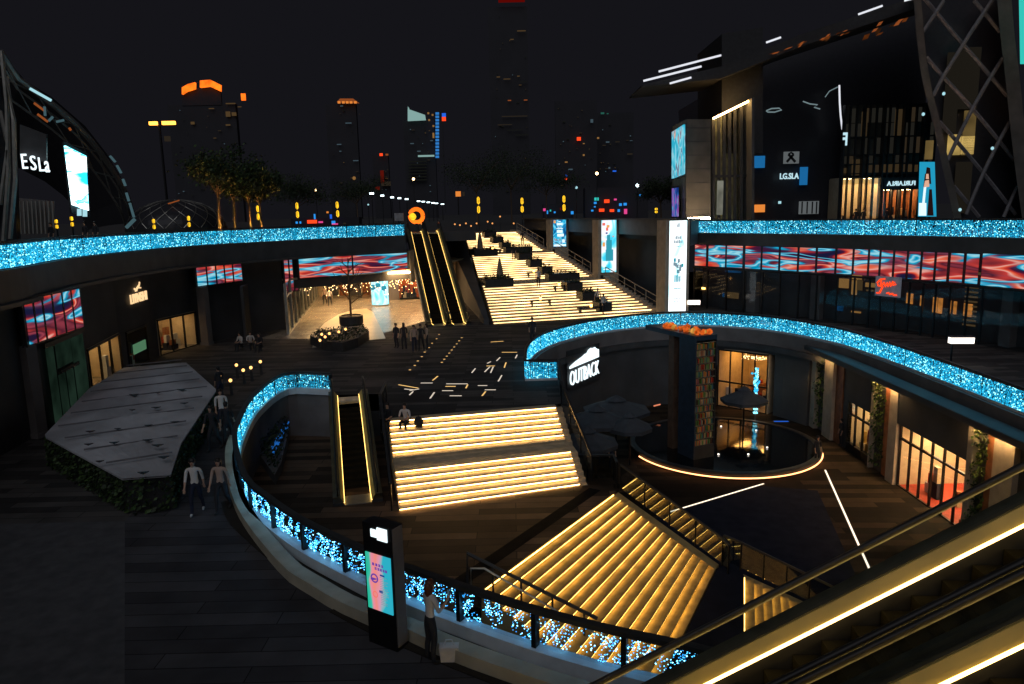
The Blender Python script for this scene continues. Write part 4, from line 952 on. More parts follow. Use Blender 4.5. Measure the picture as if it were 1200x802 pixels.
for x, y in ((157, 462), (185, 460), (155, 480), (183, 477), (216, 472), (106, 505), (138, 502), (174, 498), (205, 494), (104, 520), (134, 518), (173, 515), (185, 521), (192, 535), (168, 553), (117, 540), (213, 456)):
    q = at(x, y, MZ+HZ+.23); w_ = RN.uniform(.12, .22); mb = MB(); mb.add([(q.x-w_, q.y, q.z), (q.x+w_*.8, q.y+.05, q.z), (q.x+w_*.5, q.y-w_*1.1, q.z), (q.x-w_, q.y, q.z-.02), (q.x+w_*.8, q.y+.05, q.z-.02), (q.x+w_*.5, q.y-w_*1.1, q.z-.02)], [(0, 2, 1), (3, 4, 5), (0, 1, 4, 3), (1, 2, 5, 4), (2, 0, 3, 5)]); mb.build('vent_opening', 'black', cover)  # black triangles laid on for the dark of cut openings

# information kiosk
ka, kb = at(433, 752, MZ), at(466, 765, MZ); FK = Frame(tuple(ka[:2]), tuple(kb[:2])); W_ = FK.len
t = thing('information_kiosk', 'tall black information kiosk with a pink and turquoise touch screen', 'kiosk', FK.pt(W_/2, -.15, MZ)); H = 2.62
b = MB(); FK.box(b, 0, W_, -.32, 0, MZ, MZ+H); b.build('cabinet', 'blackmetal', t)
b = MB(); FK.box(b, W_, W_+.02, -.3, -.02, MZ+.1, MZ+H-.02); b.build('side_panel', 'concrete', t)
u0, z1 = FK.ucol(429, 646); u1, _ = FK.ucol(461, 657); _, z0 = FK.ucol(433, 711); u0 = .05; u1 = W_-.05
print('kiosk', u0, u1, z0, z1, W_)
du_ = FK.t/(u1-u0); o_ = FK.pt(u0, 0, z0); dz_ = -.10/(z1-z0)
scr('kioskscreen', [(.30, (.02, .55, .34)), (.50, (.05, .60, .45)), (.60, (.95, .30, .42)), (.78, (1, .30, .24)), (.90, (.85, .35, .5)), (1.0, (.05, .58, .62)), (1.3, (.03, .50, .65))], sc=(1.2, 1.2, .9), base=1.6, dist=.4, strength=.85, detail=.5, axis=(o_, (du_.x, du_.y, dz_), .7))
b = MB(); FK.box(b, u0, u1, .001, .02, z0, z1); ks = b.build('screen', 'kioskscreen', t)
M['printpurple'] = emi('print_purple', (.22, .08, .6), .6); b = MB(); Hh = z1-z0; Ww = u1-u0
def blk(x0, x1, y0, y1, m_=0): FK.box(b, u0+Ww*x0, u0+Ww*x1, .021, .024, z1-Hh*y1, z1-Hh*y0, m_)
for x0_, x1_, y_ in ((.27, .37, .155), (.39, .49, .155), (.51, .61, .155), (.63, .70, .155), (.36, .45, .225), (.47, .55, .225), (.57, .66, .225), (.68, .76, .225), (.78, .84, .225)):
    for j in range(4): blk(x0_, x1_-RN.uniform(0, .03), y_+j*.013, y_+.007+j*.013); 
    blk(x0_+RN.uniform(0, .05), x0_+.075, y_, y_+.048)
for i in range(16): blk(.55, .55+RN.uniform(.12, .36), .38+i*.032, .388+i*.032, 1)
q = FK.pt(u0+Ww*.33, .022, z1-Hh*.43); b.lathe([(.075, -.002), (.075, .002)], q, 14, 0)
for i in range(14):
    a0_, a1_ = 2*math.pi*i/14, 2*math.pi*(i+1)/14; c_ = lambda a, r_: FK.pt(u0+Ww*.33+r_*math.cos(a), .024, z1-Hh*.43+r_*math.sin(a)); b.bar(c_(a0_, .085), c_(a1_, .085), .006, .03, 0)
    c_ = lambda a, r_: FK.pt(u0+Ww*.33+r_*math.cos(a), .024, z1-Hh*.72+r_*math.sin(a)); b.bar(c_(a0_, .06), c_(a1_, .06), .006, .018, 3)
blk(.56, .74, .33, .36, 2); blk(.5, .64, .62, .66, 2)
b.build('print', ['printpurple', 'printgrey', 'printblue', 'printred'], ks)
b = MB(); FK.box(b, W_*.30, W_*.78, .001, .02, MZ+H-.26, MZ+H-.10); FK.box(b, W_*.52, W_*.86, .001, .021, MZ+H-.30, MZ+H-.04); FK.box(b, W_*.30, W_*.5, .001, .022, MZ+H-.22, MZ+H-.13); b.build('lit_emblem', 'signwhite', t)

# floor light strips set into the plaza
strips = [(467, 451, 490, 455), (480, 458, 491, 456), (493, 449, 507, 449), (507, 446, 513, 441), (474, 456, 484, 457), (523, 450, 548, 450), (522, 453, 534, 453), (518, 458, 531, 458), (527, 464, 541, 464), (546, 455, 548, 451), (553, 437, 557, 432), (568, 436, 574, 430), (588, 413, 606, 413), (560, 452, 571, 452), (568, 457, 581, 457), (565, 464, 569, 459), (575, 437, 578, 430), (582, 423, 586, 419), (570, 429, 580, 429), (504, 467, 509, 460), (604, 420, 606, 416), (591, 431, 593, 425), (584, 447, 588, 440), (571, 426, 575, 424), (575, 401, 590, 400), (480, 463, 484, 459)]
for i, (x0, y0, x1, y1) in enumerate(strips):
    if i in (0,): x0, y0, x1, y1 = 465, 453, 489, 453
    a, b_ = at(x0, y0, MZ+.006), at(x1, y1, MZ+.006); t = MB().bar(a, b_, .11, .012).build('floor_light', 'whitelamp2' if i % 3 else 'warmstrip') if False else None
M['whitelamp2'] = emi('floor_led_white', (1, .86, .7), .75); M['warmstrip'] = emi('floor_led_warm', (1, .6, .2), 1.0)
for i, (x0, y0, x1, y1) in enumerate(strips):
    a, b_ = at(x0, y0, MZ+.006), at(x1, y1, MZ+.006); hz = abs(y1-y0) < 2
    tag(MB().bar(a, b_, .09 if hz else .07, .012).build('floor_light', 'whitelamp2' if i % 3 else 'warmstrip'), ('thin lit strip lying across the dark plaza floor behind the straight lit flight' if hz else 'short slanting lit strip in the dark plaza floor behind the straight lit flight'), 'floor light', 'light strips set in the plaza floor')
for i in range(9):
    x = 515-i*1.2; y = 392+i*5.2; a = at(515-i*4.2+RN.uniform(-1, 1), y, MZ+.006); tag(MB().box((a.x, a.y, a.z), (.12, .12, .012)).build('floor_stud', 'warmstrip'), 'tiny amber stud light in a line on the plaza floor', 'floor light', 'stud lights in the plaza floor')
    a = at(541-i*2.9, 396+i*3.6, MZ+.006); tag(MB().box((a.x, a.y, a.z), (.12, .12, .012)).build('floor_stud', 'warmstrip'), 'tiny amber stud light in a line on the plaza floor', 'floor light', 'stud lights in the plaza floor')

# ------------------------------------------------------------------ right mall, middle level
UR1 = [p for p in UR if p.y > 26]
def path_at_px(path, x, z):
    best = None
    for i in range(len(path)-1):
        for k in range(12):
            q = path[i]+(path[i+1]-path[i])*k/12; d = abs(px((q.x, q.y, z))[0]-x)
            if best is None or d < best[0]: best = (d, q)
    return best[1]
UF = offset(UR1, -.15)
if px((UF[len(UF)//2].x, UF[len(UF)//2].y, 0))[0] and (Vector(UF[10])-Vector((0, 30))).length > (Vector(UR1[10])-Vector((0, 30))).length: pass
tw = thing('video_screen', 'long band of red and blue wave screens curving under the upper terrace', 'screen', (20, 55, -3))
xsb = [813, 829, 851, 872, 893, 914, 936, 957, 980, 1000, 1018, 1032, 1048, 1064, 1080, 1096, 1112, 1131, 1149]
LZ1, LZ0 = -1.32, -3.12
for i in range(len(xsb)-1):
    a, b_ = path_at_px(UF, xsb[i]+.8, -2), path_at_px(UF, xsb[i+1]-.8, -2); F = Frame(a, b_); mb = MB(); F.box(mb, .07, F.len-.07, 0, .05, LZ0, LZ1); mb.build('screen_pane', 'wavescreen', tw)
mb = MB(); mb.strip([p for p in UF if p.y < 66 and p.y > 41], LZ0-.08, LZ1+.06, .1, 0, -.35 if True else 0); 
a, b_ = path_at_px(UF, 1151, -2), path_at_px(UF, 1196, -2); F = Frame(a, b_)
t = thing('video_screen', 'big undivided red and blue wave screen at the right end of the terrace', 'screen', F.pt(0, 0, -3)); mb = MB(); F.box(mb, 0, F.len+6, -.02, .06, LZ0-.05, LZ1+.05); mb.build('screen_pane', 'wavescreen', t); mb = MB(); F.box(mb, -.1, F.len+6.1, -.3, -.03, LZ0-.15, LZ1+.15); mb.build('screen_housing', 'black', t)
mf = thing('mall_facade', 'dark glazed restaurant front under the long wave screen on the right', 'building', (22, 55, MZ))
UB = offset(UR1, 1.2) if (Vector(offset(UR1, 1.2)[5])-Vector((8, 30))).length > (Vector(UR1[5])-Vector((8, 30))).length else offset(UR1, -1.2)
mb = MB(); mb.strip(UB, MZ, -1.3, .3); mb.build('wall', 'darkwall', mf)
mb = MB(); mb.strip(UF, LZ0-.22, LZ0-.10, .3); mb.build('transom', 'blackmetal', mf)
UG = [p for p in UF if p.y > 40]
mb = MB(); mb.strip(UG, MZ, LZ0-.23, .03); mb.build('glass_front', 'glassdull', mf)
for x in xsb[::1]:
    q = path_at_px(UF, x, -5); mb = MB(); mb.box((q.x, q.y, (MZ+LZ0-.2)/2), (.1, .1, LZ0-.2-MZ), .6); mb.build('mullion', 'blackmetal', mf)
for x0, x1 in ((882, 892), (957, 967), (1184, 1196)):
    a, b_ = path_at_px(UB, x0, -5), path_at_px(UB, x1, -5); F = Frame(a, b_); mb = MB(); F.box(mb, 0, F.len, .2, .8, MZ, -3.2); mb.build('pier', 'concrete', mf)
def lit(F_path, x0, x1, y0, y1, material, nm='lit_window', dz=.18, parent=None, thick=.06):
    a, b_ = path_at_px(F_path, x0, -5), path_at_px(F_path, x1, -5)
    if (a-b_).length < .02: return
    F = Frame(a, b_); _, z1 = F.ucol(x0, y0); _, z0 = F.ucol(x0, y1); mb = MB(); F.box(mb, 0, F.len, dz, dz+thick, z0, z1); mb.build(nm, material, parent or mf)
for (x0, x1, y0, y1, mm) in ((984, 996, 326, 337, 'winwarm2'), (999, 1011, 322, 327, 'winwarm2'), (999, 1005, 328, 345, 'winwarm2'), (1006, 1012, 328, 340, 'winwarm'), (1016, 1028, 331, 336, 'winwarm2'), (1017, 1026, 339, 341, 'winwarm'), (1064, 1067, 343, 355, 'ambwin'), (1069, 1072, 344, 356, 'ambwin'), (1080, 1083, 346, 358, 'ambwin'), (1096, 1100, 348, 366, 'ambwin'), (1102, 1106, 349, 367, 'ambwin'), (1114, 1117, 352, 367, 'ambwin'), (1120, 1124, 353, 368, 'ambwin'), (1132, 1135, 355, 370, 'ambwin'), (1137, 1141, 356, 371, 'ambwin'), (815, 822, 331, 333, 'warmdim'), (816, 828, 336, 338, 'amber'), (854, 868, 342, 349, 'winwarm'), (852, 870, 316, 319, 'bluewin'), (849, 851, 343, 348, 'bluewin'), (983, 990, 358, 364, 'bluewin'), (1000, 1012, 364, 366, 'winwarm2'), (1131, 1149, 318, 321, 'winwarm')):
    if mm not in M: M[mm] = emi(mm, (1, .36, .07) if mm == 'ambwin' else (.03, .2, .5), .5 if mm == 'ambwin' else .18, .4, 2)
    lit(UB, x0, x1, y0, y1, mm)
# slatted warm blinds behind the glass
for k in range(9): lit(UB, 1131, 1146, 335+k*5.5, 337+k*5.5, 'winwarm', 'blind_slat')
# hanging red script sign
a, b_ = path_at_px(UF, 1029, -4), path_at_px(UF, 1058, -4); F = Frame(a, b_); _, z1 = F.ucol(1029, 323); _, z0 = F.ucol(1029, 346)
t = thing('neon_sign', 'glowing red script sign on a square grey panel below the wave screens', 'sign', F.pt(0, .3, z0)); M['greypanel'] = mat('grey_sign_panel', (.3, .33, .4), .6); M['greypanel'].node_tree.nodes['Principled BSDF'].inputs['Emission Color'].default_value = (.3, .35, .42, 1); M['greypanel'].node_tree.nodes['Principled BSDF'].inputs['Emission Strength'].default_value = .11
mb = MB(); F.box(mb, 0, F.len, .2, .3, z0, z1); mb.build('panel', 'greypanel', t)
mb = MB(); Wn, Hn = F.len, z1-z0
def stroke(pts, r_):
    mb.tube([F.pt(Wn*x, .36, z0+Hn*y) for x, y in pts], r_*Hn, 6)
stroke([(.40, .88), (.22, .84), (.10, .66), (.14, .52), (.28, .50), (.34, .66), (.30, .40), (.22, .16), (.10, .14)], .045)
stroke([(.36, .72), (.44, .50), (.50, .70), (.54, .52), (.60, .74), (.64, .54), (.72, .78), (.74, .60), (.84, .66)], .042)
stroke([(.24, .86), (.26, .6), (.34, .44)], .04); stroke([(.44, .60), (.62, .62), (.8, .76)], .03)
mb.build('script_lettering', 'red', t); mb = MB(); stroke([(.50, .17), (.58, .20), (.64, .13), (.72, .18), (.80, .11), (.90, .13)], .04); mb.build('small_lettering', 'red', t)
# lamps on the ring walkway
def slab_lamp(x0, x1, y0, y1, Y, label):
    a, b_ = atY(x0, (y0+y1)/2, Y), atY(x1, (y0+y1)/2, Y); h = (y1-y0)/FPX*Y; t = thing('street_lamp', label, 'lamp', (a.x, a.y, MZ))
    MB().bar(a, b_, .3, h).build('lamp_head', 'whitewarm', t); MB().bar((a.x+.15, a.y, MZ), (a.x+.15, a.y, a.z), .07, .07).build('pole', 'blackmetal', t); MB().bar((a.x-.05, a.y, a.z+h*.62), (b_.x+.05, b_.y, b_.z+h*.62), .36, .05).build('cover', 'black', t)
M['whitewarm'] = emi('slab_lamp_light', (1, .9, .78), 2.5)
slab_lamp(1113, 1140, 395.5, 402.5, 38.5, 'white slab lamp on a thin pole behind the right ring balustrade')
slab_lamp(806, 820, 352, 357, 60, 'small white slab lamp just right of the white banner column')

# ------------------------------------------------------------------ sunken court: right shop fronts
XF = 20.0; FX = Frame((XF, 56), (XF, 16))
bas = lambda x: 490+.711*(x-940)
def ux(x, y=None): return FX.ucol(x, bas(x) if y is None else y)[0]
cf = thing('court_facade', 'row of sunken shop fronts with stone piers along the right side of the court', 'building', (XF, 36, LZ))
TOPZ = -7.4
def cwall(x0, x1, z0, z1, d=-.2, mm='darkwall', nm='wall', th=.2, tilt=True):
    mb = MB(); FX.box(mb, ux(x0), ux(x1), d, d+th, z0, z1); return mb.build(nm, mm, cf)
zA = FX.ucol(1000, 462)[1]; zC = FX.ucol(1056, 489)[1]; print('zA zC', zA, zC, [ux(x) for x in (945, 985, 1030, 1050, 1132, 1188)])
M['shoplamp'] = emi('shop_lamp', (1, .66, .32), 36)
M['restlamp'] = emi('restaurant_lamp', (1, .45, .10), 16)
M['ivywarm'] = mat('ivy_leaf', (.10, .15, .03), .55, noise=.5, scale=4)
M['downlight'] = emi('downlight', (1, .62, .25), 380)
def bay(xs, label_n):
    (s0, s1), (i0, i1), (w0, w1), (p0, p1) = xs
    for (a, b_, d_, mm, nm) in ((s0, s1, .25, 'stone', 'pier'), (p0, p1, .25, 'stone', 'pier'), (w0, w1, .05, 'wood', 'wood_panel')):
        if b_ > a: cwall(a, b_, LZ, TOPZ, -.2, mm, nm, .2+d_)
    cwall(i0, i1, LZ, TOPZ, -.2, 'darkwall', 'wall', .15)
    u0, u1 = sorted((ux(i0), ux(i1))); iv = thing('ivy_strip', 'climbing ivy on the %s wooden bay of the court shop fronts' % label_n, 'ivy', FX.pt((u0+u1)/2, .1, LZ)); mb = MB()
    for k in range(420):
        u = RN.uniform(u0-.1, u1+.1); z = TOPZ-abs(RN.random())**1.0*4.9; q = FX.pt(u, RN.uniform(.0, .28)+.1*math.sin(z*3), z); mb.leaf(q, RN.uniform(.06, .14), RN.choice((0, 0, 1)))
    mb.build('foliage', ['ivywarm', 'leaf2'], iv)
    ul, uh = min(ux(w0), ux(p1), ux(s0)), max(ux(w0), ux(p1), ux(s0))
    for k, uu in enumerate((ul+(uh-ul)*.2, ul+(uh-ul)*.55, ul+(uh-ul)*.88)):
        mb = MB(); FX.box(mb, uu-.09, uu+.09, .30, .44, TOPZ-.03, TOPZ-.006); mb.build('downlight', 'downlight', cf)
bay(((948, 957), (957, 967), (977, 985), (967, 977)), 'farthest')
bay(((1021, 1022), (1022, 1033), (1033, 1042), (1042, 1051)), 'middle')
bay(((1131, 1137), (1137, 1148), (1148, 1160), (1160, 1183)), 'nearest')
cwall(985.5, 992, LZ, TOPZ); cwall(1018, 1021, LZ, TOPZ)
cwall(992, 1018, -9.6, TOPZ, -.2, 'darkwall', 'sign_band', .35); cwall(1051, 1131, -9.35, TOPZ, -.2, 'darkwall', 'sign_band', .42)
u0, u1 = sorted((ux(992), ux(1018))); shop(FX, u0, u1, LZ, -9.65, 'lit shop front with shelves of goods between the far and middle ivy bays', depth=3, panes=3, goods=22, lamp='shoplamp', transom=2.3, sill=.5, lampw=.6)
u0, u1 = sorted((ux(1051.5), ux(1130.5))); shop(FX, u0, u1, LZ, -9.4, 'large warm lit glass shop front with tall doors and a red floor, near the escalator', depth=4, panes=6, goods=5, lamp='shoplamp', transom=2.55, floor='redgoods', lampw=.8)
# ledge canopy above court shops, lip added to hide the downlights
mb = MB(); FX.box(mb, 0, FX.len, -.3, .62, TOPZ, TOPZ+.16); FX.box(mb, 0, FX.len, .62, .66, TOPZ-.16, TOPZ+.15); mb.build('canopy', 'fascia', cf)
FB = Frame((XF+.0, 16), (XF, 4)); mb = MB(); FB.box(mb, 0, FB.len, -.2, 0, LZ, TOPZ); mb.build('wall', 'darkwall', cf)
mb = MB(); FX.box(mb, ux(1183), FX.len, -.2, 0, LZ, TOPZ); mb.build('wall', 'darkwall', cf)
mb = MB(); FX.box(mb, 0, ux(948), -.2, 0, LZ, TOPZ); mb.build('wall', 'darkwall', cf)
# bright lamp strips in the court floor
for (x0, y0, x1, y1, lb) in ((785, 600, 895, 567, 'long thin white light line across the court floor in front of the round pool'), (967, 551, 1023, 676, 'long thin white light line running towards the escalator on the court floor')):
    a, b_ = at(x0, y0, LZ+.006), at(x1, y1, LZ+.006); tag(MB().bar(a, b_, .085, .014).build('floor_light', 'courtstrip' if 'courtstrip' in M else M.setdefault('courtstrip', emi('court_strip', (1, .84, .62), 1.7))), lb, 'floor light')
a, b_ = at(907, 494, LZ+.006), at(924, 494, LZ+.006); M['bluestrip'] = emi('blue_strip', (.02, .12, .6), .9); tag(MB().bar(a, b_, .2, .014).build('floor_light', 'bluestrip'), 'short blue light bar on the court floor behind the pool', 'floor light')
flat('court_stone_floor', [[tuple(at(x, y, LZ)[:2]) for x, y in ((735, 620), (780, 603), (896, 570), (958, 575), (1010, 690), (880, 740), (760, 700))]], LZ+.004, 'courtblue')

# round pool
PC = Vector((12.75, 43.1)); PR = 5.65
t = thing('round_pool', 'round raised black pool with a glowing rim in the sunken court', 'pool', (PC.x, PC.y, LZ))
MB().lathe([(PR-.25, 0), (PR-.18, .12), (PR-.02, .30), (PR, .40), (PR-.10, .43), (PR-.35, .43), (PR-.35, .36)], (PC.x, PC.y, LZ), 72).build('rim', 'black', t)
MB().lathe([(PR-.36, .2), (PR-.36, .37)], (PC.x, PC.y, LZ), 72).build('water', 'water', t)
arc = [Vector((PC.x+(PR-.06)*math.cos(a), PC.y+(PR-.06)*math.sin(a), LZ+.22)) for a in [rad(198+i*4.2) for i in range(37)]]
arc = [Vector((PC.x+(PR+.0)*math.cos(a), PC.y+(PR+.0)*math.sin(a), LZ+.17)) for a in [rad(197+i*4.2) for i in range(37)]]
MB().tube(arc, .038, 5).build('light_strip', 'poolrim', t)
for x, y in ((799, 503), (791, 507), (842, 533), (877, 533), (845, 500), (886, 505), (899, 525)):
    q = at(x, y, LZ+.40); MB().lathe([(.05, 0), (.06, .05)], tuple(q), 8).build('spotlight', 'whitewarm', t)
# book gateway
bt = at(812, 541, LZ+.37); TW = 1.5
G0 = Vector((10.2, 40.0)); an_ = rad(24); ex = Vector((math.cos(an_), math.sin(an_))); ey = Vector((-ex.y, ex.x))
t = thing('book_gateway', 'tall gateway sculpture with lit shelves of coloured books and a dark slab top', 'sculpture', (G0.x, G0.y, LZ+.37))
GT = -5.4
def gbox(mb, a0, a1, b0, b1, z0, z1, m_=0):
    P_ = [(G0+ex*a+ey*b) for a, b in ((a0, b0), (a1, b0), (a1, b1), (a0, b1))]; mb.hexa([(p.x, p.y, z) for z in (z0, z1) for p in P_], m_); return mb
gbox(MB(), 0, 1.45, .32, 1.5, LZ+.3, GT-.05).build('tower', 'blueblack' if 'blueblack' in M else M.setdefault('blueblack', mat('blue_black_panel', (.03, .045, .07), .4)), t)
gbox(MB(), 0, .06, 0, .32, LZ+.3, GT-.05).build('side_panel', 'blueblack', t); gbox(MB(), 1.39, 1.45, 0, .32, LZ+.3, GT-.05).build('side_panel', 'black', t)
gbox(MB(), 0, 1.45, 0, 4.9, GT-.05, GT+.22).build('top_slab', 'blueblack', t); gbox(MB(), .15, .8, 2.2, 2.7, LZ+.3, GT-.06).build('far_leg', 'brownpanel', t)
sh = MB(); bk_ = MB(); ll = MB(); nsh = 15; z0_ = LZ+1.15; dz_ = (GT-.15-z0_)/nsh
for i in range(nsh+1): gbox(sh, .06, 1.39, .02, .32, z0_+dz_*i-.035, z0_+dz_*i+.0)
gbox(sh, .06, 1.39, .0, .32, LZ+.3, z0_-.036)
for i in range(nsh):
    gbox(ll, .08, 1.37, .035, .055, z0_+dz_*(i+1)-.06, z0_+dz_*(i+1)-.037); gbox(sh, .06, 1.39, .0, .02, z0_+dz_*(i+1)-.075, z0_+dz_*(i+1)-.036)
    a = .09
    while a < 1.32:
        w_ = RN.uniform(.035, .085); h_ = dz_*RN.uniform(.6, .82)
        if RN.random() < .9: gbox(bk_, a, min(1.37, a+w_), .08, .31, z0_+dz_*i, z0_+dz_*i+h_, RN.randrange(7))
        a += w_+.006
sh.build('shelves', 'black', t); M['shelfled'] = emi('shelf_led', (1, .66, .28), 1.7); ll.build('shelf_light', 'shelfled', t)
for i, c in enumerate(((.5, .05, .02), (.5, .36, .2), (.12, .26, .06), (.03, .14, .2), (.6, .2, .03), (.06, .02, .015), (.2, .26, .12))): M['book%d' % i] = mat('book_colour_%d' % i, c, .6)
bk_.build('books', ['book%d' % i for i in range(7)], t)
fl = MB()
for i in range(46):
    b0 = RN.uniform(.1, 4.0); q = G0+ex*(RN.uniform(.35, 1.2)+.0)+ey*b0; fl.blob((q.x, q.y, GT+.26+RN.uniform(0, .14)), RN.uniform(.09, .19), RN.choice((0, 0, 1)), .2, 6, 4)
M['fl1'] = emi('orange_glow', (1, .16, .02), .6, .6, 4); M['fl2'] = emi('gold_glow', (1, .45, .08), .6, .5, 4)  # orange lit tone of the flowers put in as emission
fo = fl.build('flower_heap', ['fl1', 'fl2'], None); tag(fo, 'heap of orange flowers on top of the book gateway, their lit tone put in as glow', 'flowers', None, 'stuff')
# restaurant behind the pool
ra, rb = R[iR0-1], R[iR1+1]; FRs = Frame(tuple(ra), tuple(rb)); uu0, uu1 = sorted((FRs.ucol(840, 500)[0], FRs.ucol(897, 500)[0]))
shop(FRs, max(.05, uu0), min(FRs.len-.05, uu1), LZ, -8.45, 'amber lit restaurant front with hanging chandelier behind the round pool', depth=5, panes=4, goods=26, lamp='restlamp', lampw=.6, transom=1.9, wall='plaster')
cl = thing('chandelier', 'sparkling chandelier hanging in the amber lit restaurant', 'chandelier', FRs.pt((uu0+uu1)*.55, -1.2, -8.6)); mb = MB()
for i in range(46):
    mb.octa(FRs.pt((uu0+uu1)*.55+RN.gauss(0, .5), -1.2+RN.gauss(0, .25), -9.0+RN.gauss(0, .10)), .035)
mb.build('bulbs', 'warm', cl); MB().bar(FRs.pt((uu0+uu1)*.55, -1.2, -8.5), FRs.pt((uu0+uu1)*.55, -1.2, -8.95), .05, .05).build('stem', 'black', cl)
# dark parasols in front of the restaurant and at the left of the court
def parasol(x, y, z, r_, label, top=.7, base=LZ, sides=8):
    q = at(x, y, z); t = thing('parasol', label, 'parasol', (q.x, q.y, base)); MB().tube([(q.x, q.y, base), (q.x, q.y, z+top-.02)], .05).build('pole', 'blackmetal', t)
    vs = [(q.x, q.y, z+top)]; vs += [(q.x+r_*math.cos(2*math.pi*i/sides+.4), q.y+r_*math.sin(2*math.pi*i/sides+.4), z) for i in range(sides)]; vs += [(q.x+r_*.98*math.cos(2*math.pi*i/sides+.4), q.y+r_*.98*math.sin(2*math.pi*i/sides+.4), z-.22) for i in range(sides)]; vs.append((q.x, q.y, z+top-.08))
    mb = MB(); mb.add(vs, [(0, 1+i, 1+(i+1) % sides) for i in range(sides)]+[(1+i, 1+sides+i, 1+sides+(i+1) % sides, 1+(i+1) % sides) for i in range(sides)]+[(2*sides+1, 1+sides+(i+1) % sides, 1+sides+i) for i in range(sides)]); mb.build('canopy', 'canvas', t)
    mb = MB(); mb.add([(q.x, q.y, z+top+.22)]+[(q.x+r_*.3*math.cos(2*math.pi*i/sides+.4), q.y+r_*.3*math.sin(2*math.pi*i/sides+.4), z+top-.1) for i in range(sides)]+[(q.x, q.y, z+top+.1)], [(0, 1+i, 1+(i+1) % sides) for i in range(sides)]+[(sides+1, 1+(i+1) % sides, 1+i) for i in range(sides)]); mb.build('vent_cap', 'canvas', t)
parasol(722, 480, LZ+2.5, 2.1, 'largest grey parasol at the left of the court, behind the others')
parasol(700, 492, LZ+2.4, 1.9, 'grey parasol in the middle of the cluster beside the lit steps')
parasol(688, 518, LZ+2.3, 1.7, 'darkest front parasol beside the railing of the straight flight')
parasol(738, 500, LZ+2.3, 1.3, 'smallest grey parasol beside the round pool')
parasol(872, 468, LZ+2.3, 1.5, 'dark parasol standing in front of the amber lit restaurant')
# blue light figure standing at the back of the pool
q = at(885, 487, LZ+.4); t = thing('light_sculpture', 'thin jagged sculpture of blue lights standing behind the pool', 'sculpture', tuple(q)); mb = MB(); zt = atY(885, 431, q.y).z; n_ = 30
for i in range(n_):
    z = q.z+.9+(zt-q.z-.9)*i/n_; wv = .08+.06*math.sin(i*1.3)+(.22 if i in (17, 18, 25) else 0)
    for k in range(3): mb.blob((q.x+RN.uniform(-wv, wv), q.y+RN.uniform(-.1, .1), z), RN.uniform(.05, .10), RN.choice((0, 0, 1)), .3, 5, 4)
mb.build('light_cluster', ['cyan', 'cyanb'], t); MB().tube([(q.x, q.y, LZ), (q.x, q.y, zt)], .035).build('stem', 'steel', t)
for k in range(3): MB().box((q.x, q.y-.02, q.z+.2+k*.25), (.26, .2, .09)).build('lit_base', 'cyanb', t)
# white glowing letters of the steak house on the court wall
pa_, pb_ = None, None
Wp = offset(R, -.2)
pa_ = path_at_px(R, 660, -9.4); pb_ = path_at_px(R, 697, -9.0); FO = Frame(tuple(pa_), tuple(pb_))
k_ = .55; u0, zb = FO.ucol(662, 452); u1, zb1 = FO.ucol(696, 437)
t = thing('wall_sign', 'white glowing letters under a glowing mountain ridge on the dark court wall', 'sign', FO.pt(u0, .4, zb)); L_ = u1-u0
print('OUT', FO.len, u0, u1, zb, zb1)
mb = MB(); vs, fs = text_mesh('OUTBACK', 1, .05, -.012); wmax = max(v[0] for v in vs); hmax = max(v[1] for v in vs); rt = Vector((-FO.n.y, FO.n.x)); sg = 1 if rt.dot(FO.t) > 0 else -1
HT = .98; zs = lambda u: zb+(zb1-zb)*(u-u0)/L_
mb.add([FO.pt((u0 if sg > 0 else u1)+sg*v[0]/wmax*L_, .42+v[2], zs(u0+v[0]/wmax*L_)+v[1]/hmax*HT) for v in vs], fs); mb.build('lettering', 'signwhite', t)
mb = MB(); rid = [(0, .02), (.1, .12), (.2, .2), (.28, .26), (.36, .3), (.45, .36), (.5, .42), (.58, .44), (.64, .60), (.72, .66), (.8, .6), (.86, .62), (.92, .48), (1, .38)]
for (a0, h0), (a1, h1) in zip(rid, rid[1:]):
    P_ = [FO.pt(u0+L_*a, d_, zs(u0+L_*a)+HT*1.22+hh*HT*1.15) for d_ in (.38, .44) for a, hh in ((a0, 0), (a1, 0), (a1, h1+.1), (a0, h0+.1))]; mb.hexa(P_)
mb.build('mountain_emblem', 'signwhite', t)
mb = MB(); FO.box(mb, u0-.2, u1+.2, .28, .34, min(zb, zb1)-.2, max(zb, zb1)+HT*2.2); mb.build('backing', 'black', t)
# low lights and furniture at the back of the court
for (x0, x1, y0, y1, Y, mm, lb) in ((766, 774, 474, 476, 49.5, 'amber', 'short amber light bar on the dark back wall of the court'), (783, 797, 470, 473, 49.5, 'amber', 'slanting amber light bar on the dark back wall of the court')):
    a, b_ = atY(x0, y1, Y), atY(x1, y0, Y); M.setdefault('redbar', emi('red_bar', (1, .3, .15), .8)); tag(MB().bar(a, b_, .05, .08).build('wall_lamp', 'redbar'), lb, 'wall lamp')
